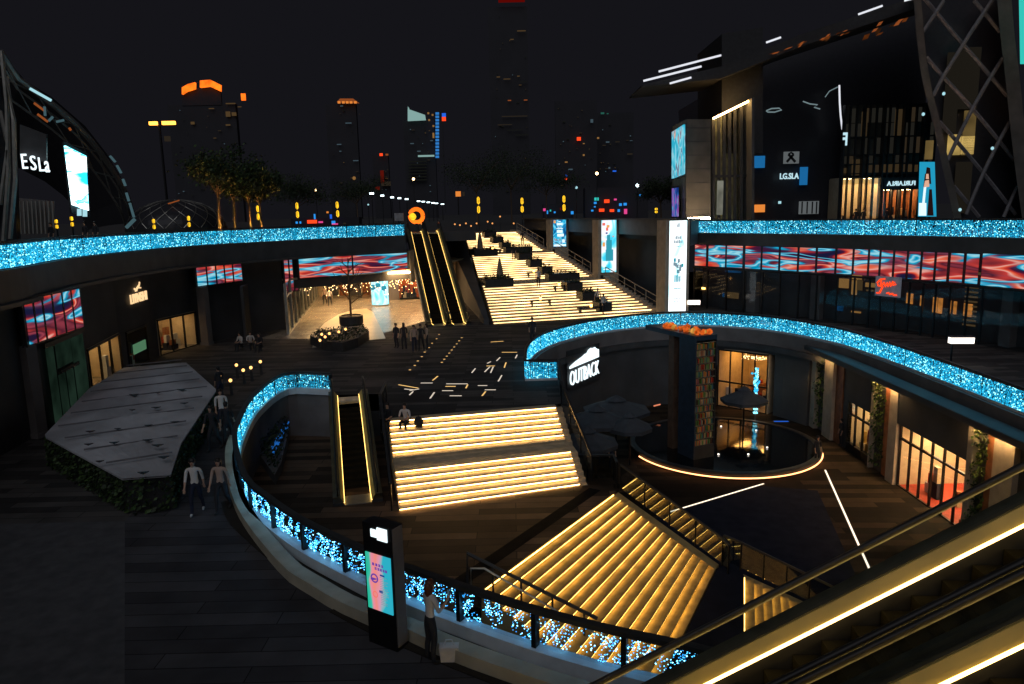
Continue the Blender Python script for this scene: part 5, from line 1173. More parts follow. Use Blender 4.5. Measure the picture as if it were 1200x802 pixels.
# blue-lit shrub bed inside the left curve
pol = [tuple(at(x, y, DZ+.3)[:2]) for x, y in ((318, 478), (352, 470), (340, 500), (330, 545), (322, 560), (300, 530), (298, 500))]
t = thing('planter_bed', 'curved planter bed with dark shrubs below the left end of the lit balustrade', 'planter', (pol[0][0], pol[0][1], DZ)); MB().prism(pol, DZ, DZ+.42).build('planter_wall', 'concrete', t); mb = MB(); hedge_mass(pol, DZ+.42, .7, mb, 1500, (.06, .13)); mb.build('foliage', 'leaf2', t)
sb = MB()
for k in range(46):
    f_ = RN.random(); q = at(338-20*f_+RN.uniform(-3, 3), 492+40*f_, DZ+.75); sb.blob(tuple(q), RN.uniform(.03, .07), 0, .2, 5, 4)  # blue light on the shrubs put in as glowing blobs
M['bluelow'] = emi('blue_glow_low', (.02, .2, .75), .5); tag(sb.build('string_lights', 'bluelow'), 'small trail of glowing blue blobs for the blue light on the shrubs inside the left curve', 'string lights', None, 'stuff')

# ------------------------------------------------------------------ upper level, left: domed glass building
def panel3(pts, thick, name, material, parent=None):
    P_ = [Vector(p) for p in pts]; n = (P_[1]-P_[0]).cross(P_[3]-P_[0]).normalized()*thick; mb = MB(); mb.hexa([p-n for p in P_]+[p+n for p in P_]); return mb.build(name, material, parent)
db = thing('domed_building', 'dark domed glass building with glowing white letters and a blazing tall screen', 'building', (-40, 62, 0))
YB = 60
outline = [(0, 60), (30, 95), (62, 115), (100, 148), (125, 180), (143, 210), (153, 235), (157, 262)]
arc_ = [atY(x, y, YB+i*2.2) for i, (x, y) in enumerate(outline)]
# shell: dark ribbed glass vault behind the arc
shell = MB(); nseg = 9; prev = None
for k in range(nseg):
    f_ = k/(nseg-1); ring_ = []
    for p in arc_:
        ring_.append((p.x-14*f_, p.y+16*f_, -.7+(p.z+.7)*(1-.35*f_*f_)))
    if prev:
        for i in range(len(ring_)-1): shell.add([prev[i], prev[i+1], ring_[i+1], ring_[i]], [(0, 1, 2, 3)])
    prev = ring_
shell.build('glass_shell', 'darkglass', db)
b = MB(); ap = smooth_path([(p.x, p.z) for p in arc_], 1.0); arc3 = []
for i, p in enumerate(ap): arc3.append(Vector((p.x, YB+ (i/(len(ap)-1))*2.2*(len(arc_)-1), p.y)))
b.tube(arc3, .25, 6); b.build('edge_arch', 'steel', db)
for off_ in (.7, 1.6):
    b = MB(); b.tube([q+Vector((-off_*.6, .4, -off_)) for q in arc3], .1, 5); b.build('rib', 'steel', db)
lat_ = MB()
for i in range(0, len(arc3)-3, 2): lat_.tube([arc3[i]+Vector((-.1, 0, -.1)), arc3[i+2]+Vector((-1.0, .4, -1.6))], .06, 4); lat_.tube([arc3[i+2], arc3[i]+Vector((-1.0, .4, -1.6))], .06, 4)
lat_.build('lattice', 'steel', db)
M['rimglow'] = emi('rim_glow', (.5, .9, 1), .8); M['oglow'] = emi('dim_orange', (1, .25, .06), .25); M['cglow'] = emi('dim_cyan', (.3, .6, .7), .16)
b = MB(); b.bar(atY(35, 104, YB-.6), atY(60, 118, YB-.4), .1, .2); b.build('edge_lamp', 'rimglow', db)
for (x0, y0, x1, y1, mm) in ((40, 121, 52, 130, 'oglow'), (44, 134, 56, 143, 'oglow'), (57, 142, 62, 137, 'cglow'), (52, 125, 53, 136, 'cglow'), (66, 143, 75, 141, 'cglow'), (81, 150, 83, 153, 'oglow')):
    b = MB(); b.bar(atY(x0, y0, YB-1), atY(x1, y1, YB-1), .08, .16); b.build('interior_lamp', mm, db)
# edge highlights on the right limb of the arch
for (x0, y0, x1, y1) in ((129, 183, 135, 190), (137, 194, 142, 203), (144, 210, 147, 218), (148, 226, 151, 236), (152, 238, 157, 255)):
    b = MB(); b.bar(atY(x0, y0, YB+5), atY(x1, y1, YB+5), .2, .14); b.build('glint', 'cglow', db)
YF = 50
panel3([atY(24, 275, YF), atY(64, 273, YF+1), atY(64, 236, YF+1), atY(20, 232, YF)], .1, 'curtain_wall', 'concrete', db)
for i in range(9):
    x = 24+i*4.8; b = MB(); b.bar(atY(x+1, 274, YF-.3+i*.1), atY(x-1, 236, YF-.3+i*.1), .09, .09); b.build('mullion', 'steel', db)
panel3([atY(24, 186, YF), atY(55, 190, YF+.5), atY(55, 158, YF+.5), atY(24, 146, YF)], .15, 'fascia_panel', 'fascia', db)
panel3([atY(0, 290, 45), atY(22, 280, 45), atY(17, 165, 46), atY(0, 95, 45)], .2, 'wing_wall', 'darkglass', db)
for xs_ in (((2, 60), (8, 120), (10, 200), (4, 285)), ((8, 90), (16, 140), (18, 210), (12, 280)), ((0, 130), (7, 160), (9, 176), (0, 240))):
    b = MB(); b.tube([atY(x, y, 44.5) for x, y in xs_], .12, 5); b.build('rib', 'steel', db)
Fd = Frame(tuple(atY(24, 195, YF-.2)[:2]), tuple(atY(64, 195, YF+.5)[:2])); t = thing('building_sign', 'row of glowing white capital letters E S L on the domed building', 'sign', tuple(atY(26, 200, YF-.3)))
for ch, x, y0, y1 in (('E', 25.5, 198, 182), ('S', 36, 199.5, 184), ('L', 45.5, 201, 186), ('a', 53, 202, 190)):
    p = atY(x, y0, YF-.3); h = (y0-y1)/FPX*YF*1.02; vs, fs = text_mesh(ch, 1, .04, .0); hm_ = max(v[1] for v in vs); mb = MB(); wm = max(v[0] for v in vs)
    mb.add([(p.x+v[0]/wm*h*.44, p.y-v[2], p.z+v[1]/hm_*h) for v in vs], fs); mb.build('letter', 'signwhite', t)
M['blaze'] = emi('blazing_screen', (.45, .95, 1), 6)
scr('blazescr', [(.36, (.01, .3, .45)), (.43, (.3, .9, 1)), (.48, (.9, 1, 1)), (.55, (.8, 1, 1)), (.59, (.02, .4, .55)), (.66, (.3, .9, 1))], sc=(.35, .35, 1.1), base=1.0, dist=.2, detail=3, strength=3.6)
t = thing('video_screen', 'blazing tall white and cyan screen on the domed building', 'screen', tuple(atY(90, 245, 54)))
panel3([atY(85, 240, 53), atY(103, 247, 54.5), atY(100, 183, 54.5), atY(76, 171, 53)], .08, 'screen_pane', 'blazescr', t)
panel3([atY(83, 250, 53.3), atY(105, 255, 54.8), atY(102, 180, 54.8), atY(74, 166, 53.3)], .08, 'screen_housing', 'black', t)
for i, (x, y) in enumerate(((93, 249), (99.5, 250))): panel3([atY(x-2.5, y+4, 53.2), atY(x+2.5, y+4, 53.4), atY(x+2.3, y-4, 53.4), atY(x-2.5, y-4, 53.2)], .05, 'small_screen', 'rimglow', t)
# low lattice dome
ld = thing('lattice_dome', 'low glass dome with a diagonal steel lattice behind the left upper balustrade', 'dome', tuple(atY(205, 262, 75)))
cD = atY(208, 268, 76); rD = 4.7; hD = 2.9; mb = MB()
for k in range(18):
    for sg in (1, -1):
        pts = []
        for i in range(8):
            e_ = i/7*rad(82); a = 2*math.pi*k/18+sg*i*.13; pts.append((cD.x+rD*math.cos(a)*math.cos(e_), cD.y+rD*math.sin(a)*math.cos(e_), cD.z+hD*math.sin(e_)))
        mb.tube(pts, .035, 4)
mb.build('lattice', 'steel', ld); mb = MB(); mb.lathe([(rD*.99*math.cos(rad(e_)), hD*.99*math.sin(rad(e_))) for e_ in range(0, 90, 9)], tuple(cD), 36); mb.build('glass_shell', 'darkglass', ld); MB().lathe([(rD+.1, -.8), (rD+.1, .1)], tuple(cD), 36).build('base', 'black', ld)
b = MB(); b.bar(atY(197, 239, 73), atY(210, 235, 73), .1, .1); b.build('lamp', 'oglow', ld)
p0_, p1_ = atY(148, 267, 70), atY(158, 257, 70); tag(MB().bar(p0_, p1_, .25, .25).build('entrance_canopy', 'cglow'), 'pale glowing canopy edge between the domed building and the lattice dome', 'canopy')

M['winfaint'] = emi('faint_window', (1, .75, .5), .022); M['cityrow'] = emi('faint_window_row', (.6, .65, .5), .012)
# ------------------------------------------------------------------ distant towers
def rect(x0, x1, y0, y1, Y, name, material, parent, th=1.0):
    a, b_ = atY(x0, (y0+y1)/2, Y), atY(x1, (y0+y1)/2, Y); z1 = atY((x0+x1)/2, y0, Y).z; z0 = atY((x0+x1)/2, y1, Y).z
    mb = MB(); mb.box(((a.x+b_.x)/2, Y-th/2, (z0+z1)/2), (abs(b_.x-a.x), th, abs(z1-z0))); return mb.build(name, material, parent)
def tower(x0, x1, ytop, Y, label, depth=None, name='tower'):
    a, b_ = atY(x0, 250, Y), atY(x1, 250, Y); z1 = atY((x0+x1)/2, ytop, Y).z; d_ = 5.0; t = thing(name, label, 'tower', ((a.x+b_.x)/2, Y, -.8), 'distant towers')
    MB().box(((a.x+b_.x)/2, Y+d_/2+.6, (z1-.8)/2), (b_.x-a.x, d_, z1+.8)).build('body', 'city', t)
    for k in range(max(6, int((x1-x0)*.45))):
        xx = RN.uniform(x0+1, x1-3); yy = ytop+6+(225-ytop)*RN.random(); rect(xx, xx+RN.choice((.7, .9, 1.3, 3.0)), yy, yy+RN.choice((.6, .8, 1.0)), Y-.5, 'window', RN.choice(('winfaint', 'winfaint', 'cityrow', 'cityrow', 'winwarm', 'wincool')), t)
    return t
t = tower(208, 286, 122, 620, 'broad distant tower with a glowing orange crown'); Y = 618
cxt = atY(240, 100, Y)
for pts in (((214, 103), (221, 99), (229, 97)), ((235, 95), (247, 94), (259, 100))):
    for i in range(2):
        (xa, ya), (xb, yb) = pts[i], pts[i+1]; panel3([atY(xa, ya+8, Y), atY(xb, yb+7.5, Y), atY(xb, yb, Y), atY(xa, ya, Y)], 1.5, 'crown_panel', 'orange', t)
rect(214, 260, 104, 124, 622, 'crown_drum', 'city', t, 2); rect(283, 288, 110, 118, 617, 'side_beacon', 'orange', t)
for (x0, x1, y0, y1) in ((265, 276, 121, 122.2), (245, 251, 127, 128), (265, 270, 131, 137), (272, 277, 132, 136), (265, 270, 146, 147.5), (224, 228, 143, 146), (279, 283, 125, 126)): rect(x0, x1, y0, y1, 619, 'window', 'winwarm', t)
t = tower(389, 424, 122, 700, 'slim distant tower with a dotted orange crown'); panel3([atY(395, 120, 698), atY(421, 121, 698), atY(414, 116, 698), atY(399, 116, 698)], 1.5, 'crown_panel', 'oglow', t)
for x in (396, 401, 405.5, 410, 415): rect(x, x+3, 119, 121.5, 696, 'crown_lamp', 'amberdim' if 'amberdim' in M else M.setdefault('amberdim', emi('dim_amber', (1, .3, .05), .8)), t)
for (x0, x1, y0, y1) in ((399, 402, 124, 125), (405, 412, 144, 145), (395, 400, 169, 170), (414, 420, 188, 189), (398, 400, 177, 178)): rect(x0, x1, y0, y1, 698, 'window', 'wincool', t)
t = tower(477, 513, 141, 560, 'distant office tower with a pale lit roof sign and a blue light column'); M['palesign'] = emi('pale_roof_sign', (.5, .85, .8), .45); M['bluecol'] = emi('blue_column', (.05, .35, 1), .55)
panel3([atY(478, 142, 557), atY(499, 141, 557), atY(498, 135, 557), atY(478, 128, 557)], 1, 'roof_sign', 'palesign', t); panel3([atY(478, 134, 556), atY(480, 134, 556), atY(479.5, 127, 556), atY(478, 125, 556)], .6, 'roof_fin', 'palesign', t)
for i in range(14): rect(510.5, 514.5, 132+i*3.9, 134.6+i*3.9, 556, 'light_column_segment', 'bluecol', t)
for (x0, x1, y0, y1, mm) in ((501, 503, 132, 134, 'winwarm2'), (506, 508, 134, 136, 'winwarm2'), (502, 504, 140, 142, 'winwarm2'), (507, 509, 147, 149, 'winwarm2'), (507, 509, 156, 162, 'winwarm2'), (490, 509, 182, 184, 'palesign'), (481, 485, 168, 169, 'wincool'), (489, 493, 177, 178, 'wincool')): rect(x0, x1, y0, y1, 557, 'window', mm, t)
for i in range(7): rect(479, 500, 189+i*3.6, 190+i*3.6, 558, 'window_row', 'cityrow' if 'cityrow' in M else M.setdefault('cityrow', emi('faint_window_row', (.6, .65, .5), .012)), t)
t = thing('roof_sign', 'small blue over red lit sign board beside the pale roofed tower', 'sign', tuple(atY(520, 142, 555))); rect(518, 522.5, 133, 137, 555, 'upper_panel', 'blue', t); rect(518, 522.5, 137.5, 142, 555, 'lower_panel', 'red', t)
rect(519.5, 521, 142, 250, 556, 'mast', 'city', t)
t = tower(578, 622, 8, 900, 'very tall dark tower with faint window rows and a red beacon on top'); M['redbeacon'] = emi('red_beacon', (1, .02, .01), .10)
rect(584, 615, -2, 3, 896, 'beacon', 'redbeacon', t)
for (x0, x1, y0, y1, mm) in ((606, 616, 36, 37, 'winwarm'), (598, 602, 46, 47, 'winwarm'), (582, 586, 90, 91, 'winwarm'), (590, 598, 92.5, 93.3, 'winwarm'), (606, 609, 89, 90, 'winwarm'), (609, 618, 96, 96.6, 'cityrow'), (595, 599, 117.5, 118.5, 'oglow'), (614, 618, 117, 118, 'oglow'), (588, 618, 136, 137, 'winfaint'), (583, 600, 146, 146.8, 'winfaint'), (594, 612, 152.4, 153, 'cityrow'), (604, 619, 158, 158.8, 'cityrow')):
    M.setdefault('winfaint', emi('faint_window', (1, .75, .5), .022)); rect(x0, x1, y0, y1, 897, 'window_row', mm, t)
t = tower(652, 700, 118, 800, 'dark distant tower with scattered tiny lights and one red lamp')
for (x0, x1, y0, y1, mm) in ((676, 680.5, 161, 165, 'red'), (692, 695, 102+38, 144, 'wincool'), (683, 685, 168, 169, 'winwarm2'), (683, 685, 181, 183, 'winwarm2'), (662, 665, 189.5, 191, 'winwarm2'), (666, 671, 198, 199.5, 'wincool'), (662, 665, 205, 207, 'blue'), (662, 664.5, 209, 211, 'red'), (690, 691, 174, 176, 'winfaint')): rect(x0, x1, y0, y1, 796, 'window', mm, t)
t = tower(700, 742, 132, 850, 'dark distant tower behind the red lamp tower with a few greenish windows')
for (x0, x1, y0, y1, mm) in ((704, 708, 132, 134, 'cgreen'), (711, 713, 133, 134, 'cgreen'), (710, 714, 166, 167.5, 'wincool'), (699.5, 702, 161, 163, 'winwarm2'), (706, 710, 170, 171, 'winfaint'), (721, 726, 166, 167, 'winfaint'), (735, 741, 180, 181.5, 'winfaint'), (718, 722, 200, 201.5, 'blue'), (713, 715, 196, 198, 'wincool')):
    M.setdefault('cgreen', emi('green_window_far', (.1, .6, .45), .16)); rect(x0, x1, y0, y1, 846, 'window', mm, t)
t = tower(440, 458, 182, 640, 'small dark distant tower with a red mast light'); rect(445, 448.5, 180, 183, 637, 'mast_light', 'red', t); rect(452, 455, 180.5, 182.5, 637, 'mast_light', 'oglow', t); rect(446, 450, 200, 215, 637, 'red_sign', 'dimred' if 'dimred' in M else M.setdefault('dimred', emi('dim_red', (1, .06, .03), .09)), t); rect(440, 445, 219, 223, 637, 'pink_sign', 'dimred', t); rect(447, 458, 213, 218, 637, 'lit_window', 'winfaint', t)
# twin orange flood lamp mast
t = thing('floodlight_mast', 'tall mast with two blazing orange flood lamps', 'lamp post', tuple(atY(193, 250, 260))); M['floodorange'] = emi('flood_lamp', (1, .38, .05), 4)
for x0, x1, y in ((176, 185, 145), (191, 206, 144.5)): rect(x0, x1, y-2, y+2, 260, 'flood_lamp', 'floodorange', t)
rect(192, 193.6, 146, 252, 261, 'mast', 'blackmetal', t); rect(194, 200, 160, 166, 260.5, 'service_box', 'winfaint', t); rect(176, 206, 147, 148, 261, 'crossbar', 'blackmetal', t)
# street lamp row
M['ledcool'] = emi('cool_street_light', (.75, .95, 1), 4)
for i, (x, y) in enumerate(((435.5, 227), (448, 229.5), (459.5, 231.5), (468, 232.5), (476.5, 233.5), (490.5, 236), (496, 236.5), (502, 237.3), (507.5, 238), (511.5, 238.5), (518.5, 239.5))):
    Y = 150+i*16; p = atY(x, y, Y); s_ = Y/FPX
    if i == 0: lamp0 = thing('street_lamp', 'cool white lamp post in the row beyond the back escalators', 'street lamp', (p.x, p.y, -.8), 'street lamps receding beyond the back escalators'); MB().box((p.x, p.y, p.z), (s_*4.5, .5, s_*2)).build('lamp_head', 'ledcool', lamp0); MB().tube([(p.x, p.y, -.8), (p.x, p.y, p.z)], .09, 5).build('pole', 'blackmetal', lamp0); Z0 = p.z+.8
    else: c = copy_tree(lamp0, loc=(p.x, p.y, -.8)); c.scale = (s_/(150/FPX)*.8, 1, (p.z+.8)/Z0)
def post_lamp(x, y, Y, label, material='ledcool', sz=3.0):
    p = atY(x, y, Y); t = thing('street_lamp', label, 'street lamp', (p.x, p.y, -.8)); MB().blob(tuple(p), sz/2/FPX*Y, 0, 0, 8, 5).build('lamp_head', material, t); MB().tube([(p.x, p.y, -.8), tuple(p)], .08, 5).build('pole', 'blackmetal', t)
for a in ((699.5, 203.5, 170, 'single warm post lamp left of the neon signs', 'warm', 3.5), (747, 217.5, 160, 'cool bright lamp left of the stone gateway', 'ledcool', 4), (675.5, 220, 180, 'cool lamp above the far yellow lantern', 'rimglow', 3), (370, 223, 170, 'small pinkish lamp above the left lantern row', 'warm', 2.5), (484.5, 210, 220, 'warm lamp in front of the pale roofed tower', 'warm', 3), (431.5, 240, 150, 'greenish lamp post left of the lamp row', 'rimglow', 2), (415, 209, 230, 'dim round yellow lamp left of the red mast tower', 'winwarm2', 4)): post_lamp(*a)
# yellow lantern posts
lab = {}
def lantern(x, y, hpx, Y, k):
    p0 = atY(x, y+hpx/2, Y); s_ = Y/FPX; t = thing('lantern_post', k, 'lantern', (p0.x, p0.y, -.8), 'yellow twin lantern posts on the upper plaza'); MB().tube([(p0.x, p0.y, -.8), (p0.x, p0.y, p0.z+hpx*s_)], .05, 5).build('pole', 'blackmetal', t)
    for j in (0, 1):
        z = p0.z+hpx*s_*(.02+.54*j); MB().lathe([(.1*s_*4, 0), (.16*s_*10, hpx*s_*.08), (.16*s_*10, hpx*s_*.36), (.1*s_*4, hpx*s_*.44)], (p0.x, p0.y, z), 8).build('lantern_body', 'yellow', t); MB().box((p0.x, p0.y-s_*1.7, z+hpx*s_*.22), (s_*.5, s_*.2, hpx*s_*.36)).build('lantern_band', 'black', t)
for x, y, h, Y, k in ((303, 250, 17, 100, 'yellow twin lantern post nearest the left trees'), (349, 247, 18, 102, 'yellow twin lantern post left of the small greenish lamp'), (396, 246, 18, 104, 'yellow twin lantern post third from the left trees'), (561, 241, 19, 112, 'yellow twin lantern post above the top left corner of the great staircase'), (612, 241, 17, 118, 'yellow twin lantern post above the top right corner of the great staircase'), (661, 239, 18, 118, 'yellow twin lantern post above the deep blue banner'), (222, 260, 13, 66, 'yellow lantern post in front of the lattice dome'), (181, 263, 12, 66, 'yellow lantern post at the left end of the lattice dome'), (85, 260, 12, 48, 'yellow lantern post under the blazing screen'), (67, 263, 11, 47, 'yellow lantern post left of the blazing screen'), (769, 247, 6, 110, 'small orange lantern near the neon signs')): lantern(x, y, h, Y, k)
# glowing round installation at the head of the escalators
p = atY(488, 253, 76); t = thing('round_installation', 'glowing orange ring installation at the head of the back escalators', 'sculpture', tuple(p)); s_ = 76/FPX; mb = MB()
mb.tube([(p.x+7.5*s_*math.cos(a), p.y, p.z+7.5*s_*math.sin(a)) for a in [rad(i*20) for i in range(19)]], 2.4*s_, 7); mb.build('ring', 'orange', t); mb = MB(); mb.blob((p.x-4*s_, p.y-.2, p.z-1*s_), 4*s_, 0, .1, 8, 5); mb.build('lantern_globe', 'yellow', t); MB().box((p.x, p.y, (p.z-7*s_-.2)/2), (.3, .3, p.z-7*s_+.2)).build('stand', 'black', t)
t = thing('notice_board', 'grey notice board just left of the orange ring installation', 'board', tuple(atY(467, 262, 76))); M['greyboard'] = mat('board_grey', (.3, .3, .32), .7); rect(462.5, 473, 250, 259, 76, 'panel', 'greyboard', t, .15); rect(467, 468.5, 259, 268, 76.1, 'post', 'blackmetal', t, .1)
t = thing('amber_sign', 'small amber sign left of the stair lantern', 'sign', tuple(atY(537, 227, 160))); rect(534, 540, 224.5, 230.5, 160, 'panel', 'amberdim', t, .3); rect(542, 544.5, 225, 230, 160, 'side_panel', 'winfaint', t, .3); rect(536.5, 538, 231, 252, 160.3, 'post', 'blackmetal', t, .2)
# far shop row with neon signs
a, b_ = atY(686, 250, 190), atY(760, 250, 190); t = thing('distant_shops', 'distant low shop building covered in small red and blue neon signs', 'building', ((a.x+b_.x)/2, 190, -.8)); MB().box(((a.x+b_.x)/2, 193, 3), (b_.x-a.x, 5, 9)).build('body', 'city', t)
M['pinkn'] = emi('pink_neon', (1, .08, .35), .8)
for (x, y, w_, h_, mm) in ((699, 233.5, 5, 3.5, 'cgreen2'), (697.5, 238, 3, 2.5, 'bluen'), (711, 236, 6, 4, 'red'), (721, 234, 3, 2, 'pinkn'), (705, 246.5, 6, 3.5, 'red'), (717, 247, 5, 3, 'red'), (727, 240, 3, 3, 'bluen'), (732.5, 239.5, 3.5, 3, 'bluen'), (733, 248, 3.5, 6, 'pinkn'), (725, 247, 2.5, 3, 'bluen'), (694, 247, 2.5, 2, 'bluen'), (750, 229, 2, 2, 'bluen'), (697, 242.5, 2, 1.5, 'bluen')):
    M.setdefault('bluen', emi('blue_neon_far', (.03, .35, 1), .9)); M.setdefault('cgreen2', emi('teal_neon', (.05, .8, .7), .7)); rect(x-w_/2, x+w_/2, y-h_/2, y+h_/2, 189.5, 'neon_panel', mm, t, .3)
a, b_ = atY(637, 250, 200), atY(672, 250, 200); t = thing('distant_kiosks', 'distant low kiosk building with tiny blue and red lights', 'building', ((a.x+b_.x)/2, 200, -.8)); MB().box(((a.x+b_.x)/2, 203, 1.5), (b_.x-a.x, 5, 4.6)).build('body', 'city', t)
for (x, y, w_, h_, mm) in ((638, 246, 3, 3, 'pinkn'), (641, 249, 2.5, 4, 'bluen'), (645, 247, 1.5, 2, 'cgreen2'), (650, 249, 2, 2, 'bluen'), (657, 245, 1.5, 3, 'dimred'), (670.5, 249.5, 3, 3.5, 'bluen')): rect(x-w_/2, x+w_/2, y-h_/2, y+h_/2, 199.5, 'neon_panel', mm, t, .3)
a, b_ = atY(340, 258, 140), atY(420, 258, 140); t = thing('distant_stalls', 'distant row of low stalls with red and blue lights behind the lantern row', 'building', ((a.x+b_.x)/2, 140, -.8)); MB().box(((a.x+b_.x)/2, 142, .4), (b_.x-a.x, 3, 2.4)).build('body', 'city', t)
for (x, y, w_, h_, mm) in ((366, 260, 11, 4, 'red'), (376, 260.5, 5, 2, 'pinkn'), (350, 261, 6, 2.5, 'bluen'), (391, 261, 4, 4, 'bluen'), (369, 254, 1.5, 6, 'bluen'), (388, 254, 2, 5, 'blue'), (384, 249, 2, 2, 'amberdim'), (393, 263, 7, 2, 'pinkn'), (404, 262, 3, 1.5, 'winfaint')): rect(x-w_/2, x+w_/2, y-h_/2, y+h_/2, 139.5, 'neon_panel', mm, t, .3)
for i, (x, y) in enumerate(((539, 264), (546, 262), (552, 265), (558.5, 262), (571.5, 260), (577, 262), (586, 254), (602, 262), (624, 257.5), (494, 262.5), (533, 263))):
    q = atY(x, y, 108); M.setdefault('specko', emi('warm_speck', (1, .4, .12), 1.2)); tt = thing('path_lamp', 'small amber path lamp along the head of the great staircase', 'lamp', (q.x, q.y, -.8), 'path lamps above the great staircase'); MB().blob(tuple(q), .12, 0, 0, 6, 4).build('globe', 'specko', tt); MB().tube([(q.x, q.y, -.8), tuple(q)], .04, 5).build('post', 'black', tt)
# trees on the upper plaza
def tree(x, ybase, Y, h, r_, label, leaves=3600, mats=('leaf2', 'leaf')):
    b0 = atY(x, ybase, Y); b0.z = ULZ if Y < 100 else -.8; t = thing('tree', label, 'tree', tuple(b0), 'trees on the upper plaza'); mb = MB(); top = b0+Vector((RN.uniform(-.2, .2), 0, h*.5)); mb.tube([b0, (b0+top)/2, top], [.17, .13, .10], 7); cl_ = []
    for i in range(9):
        an = i*2.4+RN.uniform(-.3, .3); e_ = top+Vector((math.cos(an)*r_*RN.uniform(.4, .9), math.sin(an)*r_*RN.uniform(.4, .9), h*RN.uniform(.05, .42))); mid = top+(e_-top)*.5+Vector((0, 0, h*.03)); mb.tube([top-Vector((0, 0, h*RN.uniform(0, .08))), mid, e_], [.07, .045, .02], 5); cl_ += [e_, mid+Vector((RN.uniform(-.4, .4), RN.uniform(-.4, .4), .3))]
    mb.build('trunk', 'bark', t); mb = MB()
    for k in range(leaves):
        c = RN.choice(cl_); mb.leaf((c.x+RN.gauss(0, r_*.2), c.y+RN.gauss(0, r_*.2), c.z+RN.gauss(0, h*.055)), RN.uniform(.10, .2), RN.choice((0, 0, 1)))
    mb.build('crown', list(mats), t)
    return t, b0
for i, (x, Y, h, r_, lb) in enumerate(((257, 68, 8.2, 3.0, 'tree with an uplit trunk nearest the lattice dome'), (275, 74, 8.0, 2.8, 'uplit tree second from the lattice dome'), (294, 80, 7.6, 2.7, 'uplit tree just left of the first yellow lantern post'), (307, 86, 7.4, 2.6, 'uplit tree just right of the first yellow lantern post'))):
    t, b0 = tree(x, 268, Y, h, r_, lb); sp_ = thing('ground_spotlight', 'ground spotlight at the foot of the '+lb.replace('with an uplit trunk ', '').replace('the first yellow lantern post', 'the first lantern post'), 'lamp', (b0.x+.3, b0.y-.55, b0.z)); MB().lathe([(.11, 0), (.11, .26), (.095, .26), (.095, .10), (.01, .09)], (b0.x+.3, b0.y-.55, b0.z), 12).build('housing', 'black', sp_); MB().lathe([(.085, .11), (.085, .12)], (b0.x+.3, b0.y-.55, b0.z), 8).build('lens', 'spotlens' if 'spotlens' in M else M.setdefault('spotlens', emi('spot_lens', (1, .5, .12), 5000)), sp_)
for i, (x, Y, h, r_, lb) in enumerate(((560, 150, 15, 8, 'big dark tree behind the head of the great staircase'), (600, 165, 17, 9, 'biggest dark tree behind the stair lanterns'), (640, 160, 14, 7.5, 'dark tree left of the far neon kiosks'), (420, 170, 12, 7, 'dark tree behind the right end of the lantern row'), (775, 120, 8, 4, 'dark tree beside the blue hanging screen'), (350, 130, 10, 5.5, 'dark tree behind the middle of the lantern row'))): tree(x, 262, Y, h, r_, lb, 4200, ('leaf2', 'leaf2'))

# ------------------------------------------------------------------ upper level, right: mall block, atrium and lattice tower
YR = 76
rb_ = thing('mall_block', 'huge dark glass mall block with an oversailing roof behind the right terrace', 'building', (25, YR, URZ))
def R4(x0, x1, y0, y1, Y, name, mm, parent, th=.12): return rect(x0, x1, y0, y1, Y, name, mm, parent, th)
# body with curved roof line
top_pts = [(845, 100), (900, 74), (960, 52), (1020, 34), (1085, 12)]; mb = MB()
for (xa, ya), (xb, yb) in zip(top_pts, top_pts[1:]):
    P_ = [atY(xa, 262, YR+6), atY(xb, 262, YR+6), atY(xb, yb, YR+6), atY(xa, ya, YR+6)]; mb.hexa(P_+[p+Vector((0, 20, 0)) for p in P_])
mb.build('body', 'darkglass', rb_)
mb = MB()
for (xa, ya), (xb, yb) in zip([(752, 100), (845, 78), (940, 40), (1080, -6)], [(845, 78), (940, 40), (1080, -6), (1210, -50)]):
    P_ = [atY(xa, ya+(2 if xa == 752 else 14), YR-6), atY(xb, yb+14, YR-6), atY(xb, yb, YR-6), atY(xa, ya, YR-6)]; mb.hexa(P_+[p+Vector((0, 7, 0)) for p in P_])
mb.build('oversailing_roof', 'roofdark', rb_)
M['rooflamp'] = emi('roof_edge_lamp', (.9, .92, 1), .9); M['orefl'] = emi('soffit_reflection', (1, .25, .05), .09, .8, .7); M['orefl2'] = emi('soffit_reflection_dim', (1, .35, .10), .035, .8, .7)
for (x0, y0, x1, y1) in ((772, 84, 845, 65), (754, 95, 822, 78), (785, 98, 810, 91), (898, 50, 915, 44), (1006, 17, 1034, 7), (1060, 1, 1075, -3)):
    mb = MB(); mb.bar(atY(x0, y0, YR-7), atY(x1, y1, YR-7), .12, .16); mb.build('roof_edge_lamp', 'rooflamp', rb_)
for (x0, x1, y0, y1, sl) in ((898, 930, 60, 66, 8), (932, 948, 47, 58, 6), (955, 975, 42, 52, 5), (978, 994, 36, 44, 4), (1010, 1034, 28, 48, 8), (1040, 1062, 20, 34, 6)):  # orange reflections in the roof, put in as glowing slivers
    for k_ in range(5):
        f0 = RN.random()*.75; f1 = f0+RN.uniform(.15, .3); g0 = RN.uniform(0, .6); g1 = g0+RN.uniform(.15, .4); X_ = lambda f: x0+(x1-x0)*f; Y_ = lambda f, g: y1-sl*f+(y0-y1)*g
        panel3([atY(X_(f0), Y_(f0, g0), YR-6.3-k_*.02), atY(X_(f1), Y_(f1, g0), YR-6.3-k_*.02), atY(X_(f1)+3, Y_(f1, g1), YR-6.3-k_*.02), atY(X_(f0)+3, Y_(f0, g1), YR-6.3-k_*.02)], .008, 'reflection_sliver', ('orefl', 'oglow', 'orefl2')[k_ % 3], rb_)
